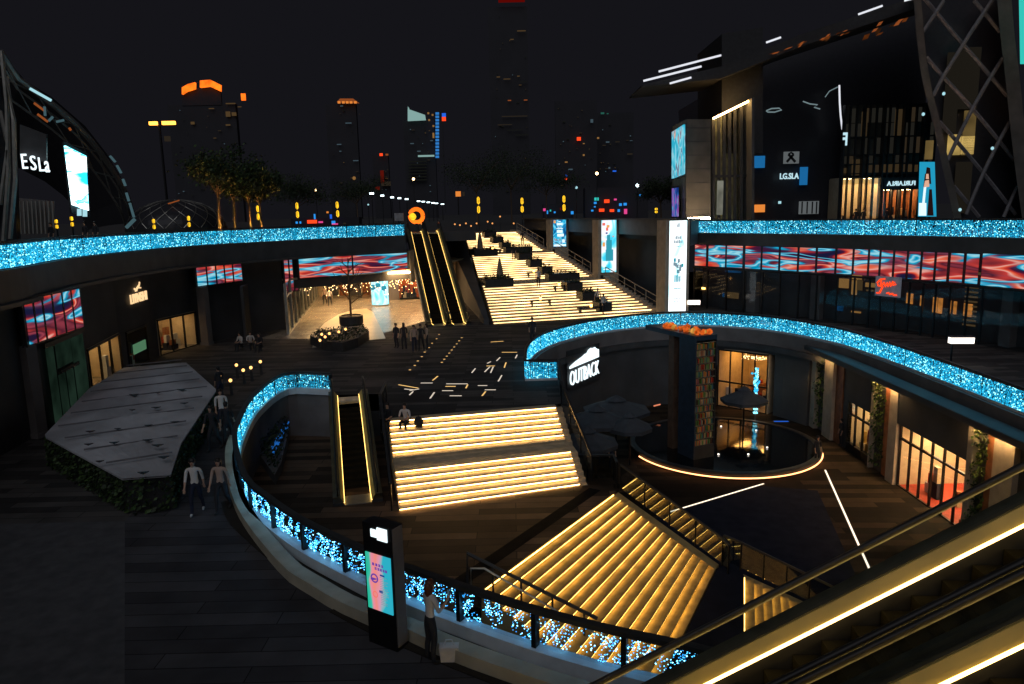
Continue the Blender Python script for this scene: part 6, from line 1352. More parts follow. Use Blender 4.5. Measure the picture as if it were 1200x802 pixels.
mb = MB(); P_ = [atY(846, 180, YR-4), atY(894, 180, YR-4), atY(894, 32, YR-4), atY(846, 40, YR-4)]; mb.hexa(P_+[p+Vector((0, 9, 0)) for p in P_]); mb.build('stair_tower', 'roofdark', rb_)
# stone gateway column
sg_ = thing('stone_gateway', 'tall beige stone corner block carrying a hanging video screen', 'building', tuple(atY(815, 262, YR-6)))
mb = MB(); P_ = [atY(804, 264, YR-6), atY(833, 264, YR-6), atY(833, 140, YR-6), atY(804, 140, YR-6)]; mb.hexa(P_+[p+Vector((0, 6, 0)) for p in P_]); mb.build('stone_block', 'stoneblock' if 'stoneblock' in M else M.setdefault('stoneblock', planks('stone_blocks', (.5, .45, .38), (.42, .38, .32), (.12, .11, .1), 1.0, .5)), sg_)
for i in range(7): 
    z_ = atY(818, 150+i*16, YR-6.1); mb = MB(); mb.bar(atY(804, 150+i*16, YR-6.02), atY(833, 150+i*16, YR-6.02), .05, .06); mb.build('joint', 'black', sg_)
M['softup'] = emi('soft_uplight', (1, .72, .42), 90); R4(806, 831, 255, 257, YR-8.5, 'uplight', 'softup', sg_, .3)
scr('hangscr', [(.3, (.02, .35, .55)), (.45, (.05, .6, .8)), (.55, (.4, .85, .95)), (.64, (.06, .15, .3)), (.72, (.8, .5, .4))], sc=(.8, .8, .35), base=1.0, strength=.85)
t = thing('video_screen', 'tall turquoise hanging screen on the left side of the stone gateway', 'screen', tuple(atY(795, 208, YR-7))); panel3([atY(788, 209.5, YR-1), atY(802, 204, YR-6.6), atY(802, 146, YR-6.6), atY(788, 155, YR-1)], .08, 'screen_pane', 'hangscr', t); panel3([atY(788.5, 211, YR-.4), atY(803.5, 206, YR-6.1), atY(803.5, 144.5, YR-6.1), atY(788.5, 154, YR-.4)], .08, 'screen_housing', 'black', t)
scr('lowscr', [(.35, (.01, .05, .3)), (.5, (.03, .2, .7)), (.6, (.5, .1, .6)), (.7, (.1, .6, .9))], sc=(.6, .6, .5), strength=.6)
t = thing('video_screen', 'narrow violet and blue screen below the turquoise hanging screen', 'screen', tuple(atY(790, 254, YR-5))); panel3([atY(788, 254, YR-1), atY(794.5, 254, YR-5), atY(794.5, 220, YR-5), atY(788, 221, YR-1)], .06, 'screen_pane', 'lowscr', t); panel3([atY(787.5, 256, YR-.7), atY(795, 256, YR-4.7), atY(795, 218, YR-4.7), atY(787.5, 219, YR-.7)], .06, 'screen_housing', 'black', t)
# tall atrium window with curtains
ta = thing('atrium', 'tall slanting atrium window with greenish lit curtains beside the stone gateway', 'building', tuple(atY(858, 262, YR-5))); M['curtain'] = mat('curtain_cloth', (.42, .40, .2), .8, noise=.5, scale=1.2); M['curtainw'] = emi('lit_curtain', (.75, .75, .6), .18, .5, .8)
mb = MB(); P_ = [atY(835, 262, YR-4), atY(881, 262, YR-4), atY(881, 118, YR-4), atY(835, 140, YR-4)]; mb.hexa(P_+[p+Vector((0, .3, 0)) for p in P_]); mb.build('back_panel', 'curtain', ta)
M['topled'] = emi('atrium_lamp', (1, .6, .2), 30); mb = MB(); mb.bar(atY(836, 139, YR-6), atY(881, 117, YR-6), .25, .16); mb.build('top_lamp', 'topled', ta)
for i in range(8):
    x = 836+i*6.3; mb = MB(); mb.bar(atY(x, 262, YR-5.2), atY(x, 141-i*3, YR-5.2), .10 if i != 5 else .8, .3); mb.build('mullion', 'black', ta)
R4(840, 847, 212, 252, YR-5.5, 'lit_doorway', 'curtainw', ta); R4(836, 882, 205, 208, YR-5.4, 'transom', 'black', ta)
mb = MB(); P_ = [atY(881, 262, YR-7), atY(884, 262, YR-7), atY(884, 114, YR-7), atY(881, 115, YR-7)]; mb.hexa(P_+[p+Vector((0, 5, 0)) for p in P_]); mb.build('side_wall', 'darkwall', ta)
# lit panels on the dark glass front
YG = YR+5.6
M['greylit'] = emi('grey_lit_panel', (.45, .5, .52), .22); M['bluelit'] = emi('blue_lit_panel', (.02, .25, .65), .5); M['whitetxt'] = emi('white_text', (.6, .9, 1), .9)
for (x0, x1, y0, y1, mm, nm_, lb, ct) in ((883, 896, 183, 197, 'bluelit', 'light_box', 'dim blue light box high on the dark mall block', 'light box'), (918, 936, 178, 192, 'greylit', 'light_box', 'pale grey light box with a ribbon emblem on the dark mall block', 'light box'), (937, 946, 196, 217, 'bluelit', 'poster', 'blue lit poster right of the white figures on the mall block', 'poster'), (936, 959, 236, 251, 'greylit', 'shop_window', 'pale lit shop window low on the mall block', 'window'), (881, 896, 240, 249, 'amberdim', 'shop_window', 'small golden lit shop window near the atrium foot', 'window'), (912, 915, 236, 239, 'rimglow', 'lamp', 'tiny cool lamp low on the mall block', 'lamp'), (1022, 1032, 173, 184, 'bluewin2', 'shop_window', 'left dim blue upper window over the mirrored sign', 'window'), (1054, 1063, 173, 187, 'bluewin2', 'shop_window', 'right dim blue upper window over the mirrored sign', 'window')):
    M.setdefault('bluewin2', emi('blue_window_faint', (.02, .2, .5), .25)); t = thing(nm_, lb, ct, tuple(atY((x0+x1)/2, y1, YG-.5))); pn_ = R4(x0, x1, y0, y1, YG-1.6 if x0 > 1000 else YG-.3, 'lit_face', mm, t)
    if x0 == 918:
        mb = MB(); mb.bar(atY(922, 190, YG-.5), atY(930, 181, YG-.5), .1, .25); mb.bar(atY(932, 190, YG-.5), atY(924, 181, YG-.5), .1, .25); mb.tube([atY(924, 181, YG-.5), atY(927, 179, YG-.5), atY(930, 181, YG-.5)], .1, 5); mb.build('emblem', 'black', t)
    if x0 == 936:
        for x in (939, 945, 951, 956): R4(x, x+1.2, 236.5, 250.5, YG-.45, 'mullion', 'black', t)
t = thing('wall_sign', 'glowing white figures on the dark mall block', 'sign', tuple(atY(920, 210, YG))); p0 = atY(913.5, 210, YG-.4); p1 = atY(936, 210, YG-.4); vs, fs = text_mesh('LG.SLA', 1, .05, .02); vs = [(v[0], v[1], v[2]) for v in vs]; wm = max(v[0] for v in vs); mb = MB(); mb.add([(p0.x+(p1.x-p0.x)*v[0]/wm, p0.y-v[2], p0.z+v[1]*.85) for v in vs], fs); mb.build('lettering', 'whitetxt', t)
for pts, nm_, lb in (([(898, 130), (904, 127.5), (913, 127), (916, 129), (908, 131.5), (900, 131.5), (898, 130)], 'light_ring', 'thin flattened ring of light high on the dark mall block'), ([(941, 119), (949, 122), (958, 123), (954, 126), (961, 128)], 'light_squiggle', 'thin zigzag of light high on the dark mall block')):
    mb = MB(); mb.tube([atY(x, y, YG-.4) for x, y in pts], .07, 5); tag(mb.build(nm_, 'rimdim' if 'rimdim' in M else M.setdefault('rimdim', emi('rim_dim', (.5, .7, .75), .3))), lb, 'light line')
mb = MB(); mb.tube([atY(x, y, YG-2) for x, y in ((983.5, 100), (984, 120), (985, 135), (987, 152))], .09, 5); tag(mb.build('light_line', 'rooflamp'), 'vertical white light line above the glazed shop front', 'light line')
mb = MB(); mb.tube([atY(x, y, YG-2) for x, y in ((982, 102), (972, 107), (967, 114))], .05, 4); tag(mb.build('light_line', 'rimdim'), 'faint thin curve of light beside the vertical white line', 'light line')
# glazed shop front, with sign reflections built as glowing mirrored letters
FGs = Frame(tuple(atY(985, 240, YG-3)[:2]), tuple(atY(1092, 240, YG-3)[:2])); gl_ = thing('glazed_front', 'tall grid of dark glass above the warm lit shop on the right terrace', 'building', FGs.pt(5, 0, URZ))
mb = MB(); zt_ = atY(1030, 122, YG-3).z; z0_ = atY(1030, 262, YG-3).z; zs_ = atY(1030, 205, YG-3).z; FGs.box(mb, 0, FGs.len, -.6, -.5, zs_, zt_); M['warmglass'] = mat('dim_glass', (.10, .095, .08), .25, noise=.3, scale=.3); mb.build('glass_wall', 'warmglass', gl_)
for i in range(15):
    u = FGs.len*i/14; mb = MB(); FGs.box(mb, u-.07, u+.07, -.5, -.2 if i % 3 else .15, z0_, zt_); mb.build('mullion', 'black', gl_)
for y in (160, 181, 192, 203): mb = MB(); z = atY(1030, y, YG-3).z; FGs.box(mb, 0, FGs.len, -.48, -.3, z-.06, z+.06); mb.build('transom', 'black', gl_)
for (x0, x1, y0, y1) in ((1000, 1010, 186, 205), (1035, 1060, 192, 203), (990, 996, 196, 204), (1064, 1078, 194, 203), (1011, 1018, 130, 160), (1050, 1060, 128, 160)):
    ua, ub = FGs.ucol(x0, y1)[0], FGs.ucol(x1, y1)[0]; mb = MB(); FGs.box(mb, ua, ub, -.49, -.45, atY(1030, y1, YG-3).z, atY(1030, y0, YG-3).z); mb.build('lit_pane', 'paneglow' if 'paneglow' in M else M.setdefault('paneglow', emi('pane_glow', (1, .65, .3), .035)), gl_)
M['panefaint'] = emi('pane_faint', (.8, .75, .6), .016); M['panefaint2'] = emi('pane_faint_warm', (1, .7, .4), .026)
for k in range(14):
    for y0, y1 in ((126, 143), (144, 159), (161, 180), (182, 191), (193, 202)):
        if RN.random() < .62: u = FGs.len*k/14; mb = MB(); FGs.box(mb, u+.1, u+FGs.len/14-.1, -.497, -.47, atY(1030, y1, YG-3).z, atY(1030, y0, YG-3).z); mb.build('lit_pane', RN.choice(('panefaint', 'panefaint', 'panefaint2')), gl_)
us = [FGs.ucol(x, 240)[0] for x in (985.5, 1032, 1033.5, 1075)]
shop(FGs, us[0], us[1], z0_, atY(1000, 209, YG-3).z, 'warm lit upper shop window with a glowing top band', depth=3, panes=4, goods=10, lamp='shoplamp', lampw=.9)
for k in range(4): ua = us[0]+(us[1]-us[0])*(k+.06)/4; mb = MB(); FGs.box(mb, ua, ua+(us[1]-us[0])*.22, -.7, -.6, atY(1000, 216, YG-3).z, atY(1000, 209.5, YG-3).z); mb.build('glow_band', 'bandglow' if 'bandglow' in M else M.setdefault('bandglow', emi('band_glow', (1, .6, .2), .75)), gl_)
shop(FGs, us[2], us[3], z0_, atY(1050, 222, YG-3).z, 'upper shop with copper curtains and a dark doorway under the mirrored sign', depth=2, panes=5, goods=8, lamp='shoplamp', wall='wood', lampw=.8)
t = thing('shop_sign', 'reflection of a sign built as glowing white mirrored letters over the copper shop', 'sign', FGs.pt(us[2], 0, zs_)); mb = MB(); FGs.box(mb, us[2], FGs.len, -.2, .1, atY(1050, 221.5, YG-3).z, atY(1050, 208, YG-3).z); mb.build('sign_band', 'black', t)
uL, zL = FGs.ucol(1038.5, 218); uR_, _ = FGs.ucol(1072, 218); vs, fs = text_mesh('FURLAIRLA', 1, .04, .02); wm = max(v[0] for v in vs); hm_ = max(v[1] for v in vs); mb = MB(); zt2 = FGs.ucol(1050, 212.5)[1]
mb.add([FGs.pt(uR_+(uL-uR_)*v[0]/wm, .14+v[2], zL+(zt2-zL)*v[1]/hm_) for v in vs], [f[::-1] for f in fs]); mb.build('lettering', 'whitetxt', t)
t = thing('wall_sign', 'reflected letter F built as a glowing white mirrored letter on the glazed front', 'sign', tuple(atY(990, 170, YG-4))); pR = atY(993, 170, YG-4); pL = atY(987.5, 170, YG-4); vs, fs = text_mesh('F', 1, .05, .03); wm = max(v[0] for v in vs); hm_ = max(v[1] for v in vs); mb = MB(); mb.add([(pR.x+(pL.x-pR.x)*v[0]/wm, pR.y-v[2], pR.z+v[1]/hm_*(13/FPX*YG)) for v in vs], [f[::-1] for f in fs]); mb.build('letter', 'whitetxt', t)
# tall poster with a figure
t = thing('poster', 'tall cyan lit poster with a long haired figure in a pale dress', 'poster', tuple(atY(1088, 255, YG-8))); Yp = YG-8; M['postercyan'] = emi('poster_cyan', (.02, .40, .65), .8); M['posterwhite'] = emi('poster_white', (.75, .95, 1), 1.1); M['posterskin'] = emi('poster_skin', (1, .55, .38), .75); M['posterdark'] = emi('poster_dark', (.05, .02, .02), .3)
panel3([atY(1076, 254, Yp), atY(1097, 254, Yp), atY(1095, 190, Yp), atY(1078, 190, Yp)], .06, 'sheet', 'postercyan', t)
def pp(pts, mm, dd, nm_='print'):
    for q in pts: panel3([atY(x, y, Yp-dd) for x, y in q], .015, nm_, mm, t)
pp([[(1083.4, 214), (1091.2, 216), (1090, 197), (1086, 196)], [(1082.2, 219), (1085, 219), (1087, 203), (1084, 204)]], 'posterdark', .1)
pp([[(1085, 210), (1088.5, 210), (1088, 204), (1085.5, 204)], [(1082.5, 220), (1089, 219), (1088.5, 211), (1084, 212)]], 'posterskin', .14); pp([[(1080.8, 238), (1083.6, 238), (1085.5, 219), (1082.6, 220)]], 'posterwhite', .15)
pp([[(1076.5, 253), (1085.5, 253), (1085.5, 238), (1077, 238)]], 'posterwhite', .16); pp([[(1086.5, 253), (1094, 253), (1092, 222), (1089, 222)]], 'posterdark', .15)
# lattice tower
lt = thing('lattice_tower', 'curved lattice tower with crossing steel diagonals at the right edge', 'tower', tuple(atY(1130, 262, 64))); YT = 62
edgeL = [(1070, -8), (1074, 40), (1080, 90), (1092, 140), (1103, 190), (1118, 256)]; edgeR = [(1168, -8), (1172, 40), (1178, 90), (1184, 150), (1190, 200), (1198, 258)]
mb = MB()
for (a, b_), (c, d_) in zip(zip(edgeL, edgeL[1:]), zip(edgeR, edgeR[1:])): mb.hexa([atY(b_[0], b_[1], YT+3), atY(d_[0], d_[1], YT+3), atY(d_[0], d_[1], YT+12), atY(b_[0], b_[1], YT+12), atY(a[0], a[1], YT+3), atY(c[0], c[1], YT+3), atY(c[0], c[1], YT+12), atY(a[0], a[1], YT+12)])
mb.build('core', 'darkglass', lt)
def ribc(edge, w0, nm_, mm):
    mb = MB(); E_ = smooth_path(edge, 10)
    for a, b_ in zip(E_, E_[1:]): mb.hexa([atY(b_.x, b_.y, YT), atY(b_.x+w0, b_.y, YT), atY(b_.x+w0, b_.y, YT+2.4), atY(b_.x, b_.y, YT+2.4), atY(a.x, a.y, YT), atY(a.x+w0, a.y, YT), atY(a.x+w0, a.y, YT+2.4), atY(a.x, a.y, YT+2.4)])
    return mb.build(nm_, mm, lt)
ribc(edgeL, 9, 'edge_pier', 'stoneblock'); ribc(edgeR, 17, 'edge_pier', 'stoneblock')
def lerp_e(E_, f_):
    y = -8+264*f_
    for a, b_ in zip(E_, E_[1:]):
        if a[1] <= y <= b_[1]+2: k = (y-a[1])/(b_[1]-a[1]); return a[0]+(b_[0]-a[0])*k, y
    return E_[-1]
for k in range(-4, 8, 2):
    for sg in (1, -1):
        pts = []
        for i in range(11):
            w_ = i/10; f_ = (k+ (w_ if sg > 0 else 1-w_)*3.2)/7.0
            if 0 <= f_ <= 1:
                xl, y = lerp_e(edgeL, f_); xr, _ = lerp_e(edgeR, f_); pts.append(atY(xl+8+(xr-xl-8)*w_, y, YT+1.2+sg*.15))
        if len(pts) > 1: mb = MB(); mb.tube(pts, .16, 5); mb.build('diagonal', 'latsteel' if 'latsteel' in M else M.setdefault('latsteel', mat('lattice_steel', (.16, .15, .16), .6)), lt)
M['warmfloor'] = emi('warm_floor', (.9, .6, .2), .13, .7, .3); M['warmfloor2'] = emi('warm_floor_bright', (1, .68, .2), .45, .5, .5); M['dimfloor'] = emi('dim_floor', (.5, .42, .3), .022)
for (x0, x1, y0, y1, mm) in ((1107, 1122, 62, 155, 'dimfloor'), (1125, 1146, 56, 128, 'dimfloor'), (1128, 1141, 130, 182, 'warmfloor'), (1110, 1124, 158, 182, 'warmfloor2'), (1126, 1140, 160, 181, 'warmfloor2'), (1084, 1092, 165, 187, 'warmfloor'), (1118, 1136, 190, 250, 'dimfloor')): R4(x0, x1, y0, y1, YT+2.6, 'lit_floor', mm, lt, .2)
for x, y in ((1125, 246), (1163, 174), (1082, 134), (1106, 110)): q = atY(x, y, YT-.5); MB().blob(tuple(q), .14, 0, 0, 6, 4).build('lamp', 'rimglow', lt)
panel3([atY(1196.5, 75, YT-2), atY(1202, 75, YT-2), atY(1202, -5, YT-2), atY(1195, -5, YT-2)], .1, 'edge_lamp', 'cgreen2', lt)
# terrace uplights: small lamps at the foot of the stone piers
for i, (x, Y) in enumerate(((1112, YT-7), (1186, YT-7))):
    q = atY(x, 258, Y); t = thing('ground_spotlight', ['amber spotlight at the foot of the left lattice tower pier', 'amber spotlight at the foot of the right lattice tower pier'][i], 'lamp', (q.x, q.y, URZ)); MB().lathe([(.36, 0), (.36, .55), (.33, .55), (.33, .2), (.02, .19)], (q.x, q.y, URZ), 14).build('housing', 'black', t); MB().lathe([(.24, .21), (.24, .23)], (q.x, q.y, URZ), 14).build('lens', 'spotpale' if 'spotpale' in M else M.setdefault('spotpale', emi('spot_pale', (1, .62, .35), 700)), t)

# ------------------------------------------------------------------ people
def skin_person(pose):
    J = {}; Ed = []; Rr_ = {}; Cat = {}
    def j(n, p, r_, par=None, cat='shirt'):
        J[n] = Vector(p); Rr_[n] = r_; Cat[n] = cat
        if par: Ed.append((par, n))
    sit = pose == 'sit'; hz = .46 if sit else .93
    lean = {'stand': 0, 'walk': .04, 'sit': .10, 'phone': .02}[pose]
    j('pel', (0, 0, hz), (.125, .10), None, 'leg'); j('waist', (0, lean*.4, hz+.16), (.12, .09), 'pel'); j('chest', (0, lean, hz+.36), (.155, .105), 'waist'); j('nk0', (0, lean*1.1, hz+.50), (.085, .07), 'chest'); j('nk', (0, lean*1.2+.01, hz+.555), (.05, .05), 'nk0', 'skin')
    j('hd0', (0, lean*1.2+.03, hz+.62), (.066, .075), 'nk', 'skin'); j('hd1', (0, lean*1.2+.025, hz+.70), (.076, .09), 'hd0', 'skin'); j('hd2', (0, lean*1.2+.015, hz+.765), (.05, .062), 'hd1', 'skin')
    for s_, sd in ((-1, 'l'), (1, 'r')):
        j('sh'+sd, (s_*.185, lean, hz+.455), (.06, .06), 'nk0'); 
        if pose == 'phone': el = (s_*.22, lean+.05, hz+.20); wr = (s_*.12, lean+.30, hz+.30) if s_ > 0 else (s_*.205, lean+.12, hz-.03)
        elif pose == 'walk': el = (s_*.215, lean+s_*.10, hz+.19); wr = (s_*.215, lean+s_*.20+.05, hz-.03)
        elif pose == 'sit': el = (s_*.24, .16, hz+.22); wr = (s_*.12, .38, hz+.17)
        else: el = (s_*.215, lean+.01, hz+.19); wr = (s_*.205, lean+.07, hz-.05)
        j('el'+sd, el, (.045, .045), 'sh'+sd); j('wr'+sd, wr, (.028, .03), 'el'+sd, 'skin'); d_ = (Vector(wr)-Vector(el)).normalized()
        if pose == 'phone' and s_ > 0: d_ = Vector((-.2, .5, .6)).normalized()
        j('pm'+sd, Vector(wr)+d_*.07, (.036, .022), 'wr'+sd, 'skin'); sdv = d_.cross(Vector((0, 1, 0)) if abs(d_.y) < .8 else Vector((1, 0, 0))).normalized(); bend = Vector((0, .035, 0)) if abs(d_.y) < .8 else Vector((0, 0, -.03))
        for k in range(4):
            o_ = sdv*(k-1.5)*.020; b0 = Vector(wr)+d_*.085+o_; ln = (.065, .078, .072, .055)[k]
            j('f%d%sa' % (k, sd), b0, (.010, .010), 'pm'+sd, 'skin'); j('f%d%sb' % (k, sd), b0+d_*ln*.55+bend*.2, (.009, .009), 'f%d%sa' % (k, sd), 'skin'); j('f%d%sc' % (k, sd), b0+d_*ln*.9+bend*.6, (.007, .007), 'f%d%sb' % (k, sd), 'skin')
        th = Vector(wr)+d_*.03+sdv*.035; j('t%sa' % sd, th, (.012, .012), 'wr'+sd, 'skin'); j('t%sb' % sd, th+d_*.035+sdv*.015+bend*.3, (.009, .009), 't%sa' % sd, 'skin')
        j('hp'+sd, (s_*.095, 0, hz-.05), (.095, .10), 'pel', 'leg')
        if sit: kn = (s_*.11, .42, hz+.04); an_ = (s_*.12, .46, .08); toe = (s_*.13, .60, .035)
        elif pose == 'walk': f_ = .22*s_; kn = (s_*.10, f_*.6+.06, .49); an_ = (s_*.10, f_*1.15-.04, .09+(.04 if s_ < 0 else 0)); toe = (s_*.11, f_*1.15+.10, .04)
        else: kn = (s_*.105, .02, .49); an_ = (s_*.11, -.02, .08); toe = (s_*.13, .12, .035)
        j('kn'+sd, kn, (.062, .065), 'hp'+sd, 'leg'); mid = (Vector(kn)+Vector(an_))/2+Vector((0, -.02, .06)); j('cf'+sd, mid, (.058, .058), 'kn'+sd, 'leg'); j('an'+sd, an_, (.042, .045), 'cf'+sd, 'leg'); j('to'+sd, toe, (.045, .032), 'an'+sd, 'shoe')
    names = list(J); idx = {n: i for i, n in enumerate(names)}
    me = bpy.data.meshes.new('person'); me.from_pydata([tuple(J[n]) for n in names], [(idx[a], idx[b_]) for a, b_ in Ed], []); ob = bpy.data.objects.new('person', me); COL.objects.link(ob)
    md = ob.modifiers.new('skin', 'SKIN'); md.branch_smoothing = .6
    for n in names: v = me.skin_vertices[0].data[idx[n]]; v.radius = Rr_[n]; v.use_root = (n == 'pel')
    sb_ = ob.modifiers.new('sub', 'SUBSURF'); sb_.levels = 1; sb_.render_levels = 1
    dg = bpy.context.evaluated_depsgraph_get(); em = bpy.data.meshes.new_from_object(ob.evaluated_get(dg)); bpy.data.objects.remove(ob)
    vs = [tuple(v.co) for v in em.vertices]; fs = [tuple(p.vertices) for p in em.polygons]; mi = []
    cats = ['skin', 'shirt', 'leg', 'shoe']
    for p in em.polygons:
        c = p.center; best = (9, 'shirt')
        for a, b_ in Ed:
            A_, B_ = J[a], J[b_]; ab = B_-A_; k = max(0, min(1, (c-A_).dot(ab)/max(1e-9, ab.length_squared))); d_ = (c-(A_+ab*k)).length-.4*(Rr_[a][0]*(1-k)+Rr_[b_][0]*k)
            ct = Cat[b_] if k > .35 or Cat[b_] == Cat[a] else Cat[a]
            if b_.startswith('hp'): ct = 'leg'
            if b_ == 'waist': ct = 'leg' if k < .25 else 'shirt'
            if d_ < best[0]: best = (d_, ct)
        mi.append(cats.index(best[1]))
    hd = J['hd1']; return vs, fs, mi, hd
PC_ = {}
def person(pose, loc, face, label, mats, hair='hair', h=1.0, long_hair=False, group=None, near=False):
    if pose not in PC_: PC_[pose] = skin_person(pose)
    vs, fs, mi, hd = PC_[pose]
    t = thing('person', label, 'person', tuple(loc), group, face); t.scale = (h, h, h)
    me = bpy.data.meshes.new('body'); me.from_pydata(vs, [], fs); me.polygons.foreach_set('material_index', mi); me.polygons.foreach_set('use_smooth', [True]*len(fs))
    for mm in mats: me.materials.append(M[mm])
    ob = bpy.data.objects.new('body', me); COL.objects.link(ob); ob.parent = t
    mb = MB()   # hair cap
    mb.lathe([(.086, -.01), (.094, .03), (.090, .065), (.066, .098), (.03, .115)], (hd.x, hd.y-.018, hd.z), 12)
    if long_hair: mb.lathe([(.05, -.22), (.085, -.14), (.09, -.02), (.07, .05)], (hd.x, hd.y-.05, hd.z), 10)
    else: mb.lathe([(.06, -.09), (.084, -.03), (.07, .05)], (hd.x, hd.y-.035, hd.z), 10)
    me2 = bpy.data.meshes.new('hair'); me2.from_pydata(mb.v, [], mb.f); me2.materials.append(M[hair]); me2.polygons.foreach_set('use_smooth', [True]*len(mb.f)); ho = bpy.data.objects.new('hair', me2); COL.objects.link(ho); ho.parent = t
    if near:                                             # face: nose, eyes, ears, mouth
        fy = hd.y+.088
        def small(nm, fn, mm):
            q = MB(); fn(q); m_ = bpy.data.meshes.new(nm); m_.from_pydata(q.v, [], q.f); m_.materials.append(M[mm]); o_ = bpy.data.objects.new(nm, m_); COL.objects.link(o_); o_.parent = t
        small('nose', lambda q: q.add([(-.013, fy-.006, hd.z-.035), (.013, fy-.006, hd.z-.035), (0, fy+.02, hd.z-.035), (0, fy-.002, hd.z+.012)], [(0, 1, 2), (0, 2, 3), (2, 1, 3), (1, 0, 3)]), mats[0])
        for s_ in (-1, 1):
            small('eye', lambda q: q.octa((s_*.03, fy-.012, hd.z+.012), .010), 'black'); small('ear', lambda q: q.octa((s_*.078, hd.y+.005, hd.z-.005), .022), mats[0])
        small('mouth', lambda q: q.box((0, fy-.008, hd.z-.062), (.042, .014, .010)), 'redgoods')
    return t
white = ('skin', 'shirtw', 'shirtd', 'shoe'); dark = ('skin', 'shirtd', 'shirtd', 'shoe'); navy = ('skin', 'shirtw', 'jeans', 'shoew'); beige = ('skin', 'beige_cl', 'shirtd', 'shoe')
P1 = at(506, 777, MZ+.004); person('phone', P1, rad(-52), 'person in a loose pale shirt and dark trousers beside the kiosk looking at a phone', white, 'hairred', 1.0, True, near=True)
f_ = rad(-52); hx = Vector((math.cos(f_), math.sin(f_), 0)); hy = Vector((-math.sin(f_), math.cos(f_), 0)); pq = P1+hx*.08+hy*.40+Vector((0, 0, 1.36))
tt = thing('phone', 'dark phone held by the person beside the kiosk', 'phone', tuple(pq)); MB().box(tuple(pq), (.08, .012, .15), f_).build('case', 'black', tt); MB().box(tuple(pq-hy*.008), (.068, .003, .13), f_).build('screen', 'wincool', tt)
bp_ = at(527, 770, MZ+.3); kq = at(527, 775, MZ+.004); tt = thing('shopping_bag', 'pale shopping bag standing against the kerb beside the person with the phone', 'bag', tuple(kq)); mb = MB(); mb.hexa([(kq.x-.16, kq.y-.08, kq.z), (kq.x+.16, kq.y-.08, kq.z), (kq.x+.16, kq.y+.08, kq.z), (kq.x-.16, kq.y+.08, kq.z), (kq.x-.19, kq.y-.10, kq.z+.34), (kq.x+.19, kq.y-.10, kq.z+.34), (kq.x+.19, kq.y+.10, kq.z+.34), (kq.x-.19, kq.y+.10, kq.z+.34)]); mb.build('sack', 'shirtw', tt); MB().tube([(kq.x-.1, kq.y, kq.z+.34), (kq.x-.06, kq.y, kq.z+.46), (kq.x+.06, kq.y, kq.z+.46), (kq.x+.1, kq.y, kq.z+.34)], .012, 5).build('handle', 'white', tt)
person('walk', at(232, 602, MZ+.004), rad(188), 'person in a white shirt and navy trousers walking past the hedge', navy, near=True)
person('walk', at(262, 600, MZ+.004), rad(176), 'person in a beige top and dark clothes walking close to the lit balustrade', beige, 'hair', .98, True, near=True)
for i, (x, y, mats_, ps, fc, lb) in enumerate(((252, 560-32, dark, 'walk', 170, 'dark figure walking behind the pair on the boarded walkway'), (268, 520, dark, 'walk', 10, 'dark figure close to the bright bend of the balustrade'), (259, 470, ('skin', 'shirtd', 'jeans', 'shoe'), 'stand', 60, 'dark figure at the right corner of the hexagonal cover'), (262, 505, navy, 'stand', 200, 'pale shirted figure farther along the walkway by the cover'), (624, 402, dark, 'stand', 180, 'dark silhouetted figure standing at the left end of the ring balustrade'), (465, 408, dark, 'stand', 150, 'dark figure at the left of the group before the back escalators'), (474, 410, dark, 'stand', 20, 'dark figure second in the group before the back escalators'), (486, 413, ('skin', 'beige_cl', 'jeans', 'shoe'), 'walk', 190, 'figure in dull beige in the middle of the group before the back escalators'), (494, 411, dark, 'walk', 175, 'dark figure second from right in the group before the back escalators'), (501, 410, beige, 'stand', 100, 'beige figure at the right of the group before the back escalators'), (381, 352+5, beige, 'walk', 180, 'pale figure walking in the lit hall near the white light box'), (387, 353+6, white, 'walk', 180, 'white shirted figure walking in the lit hall'), (422, 350, dark, 'stand', 0, 'dark figure at the back of the lit hall'))):
    person(ps, at(x, y, MZ+.004), rad(fc), lb, mats_, 'hair', RN.uniform(.95, 1.03), i % 3 == 0)
def seat_at(x, y, z, fc, lb, mats_, seat_label):
    q = at(x, y, z); person('sit', (q.x, q.y, z), rad(fc), lb, mats_)
    st_ = thing('stool', seat_label, 'stool', (q.x, q.y, z)); hy_ = Vector((-math.sin(rad(fc)), math.cos(rad(fc)), 0)); c_ = q-hy_*.02; MB().lathe([(.2, .28), (.21, .34)], tuple(c_), 12).build('seat', 'black', st_); MB().lathe([(.17, 0), (.05, .03), (.04, .28)], tuple(c_), 10).build('leg', 'black', st_)
seat_at(284, 411, MZ, 150, 'white shirted person sitting on a stool left of the globe lamps', white, 'black stool under the sitting person left of the pair')
seat_at(294, 410, MZ, 210, 'person in pale clothes sitting on a stool right of the other sitter', white, 'black stool under the sitting person right of the pair')
seat_at(306, 412, MZ, 170, 'dark dressed person sitting on a stool nearest the planter bed', dark, 'black stool under the dark sitter nearest the planter bed')
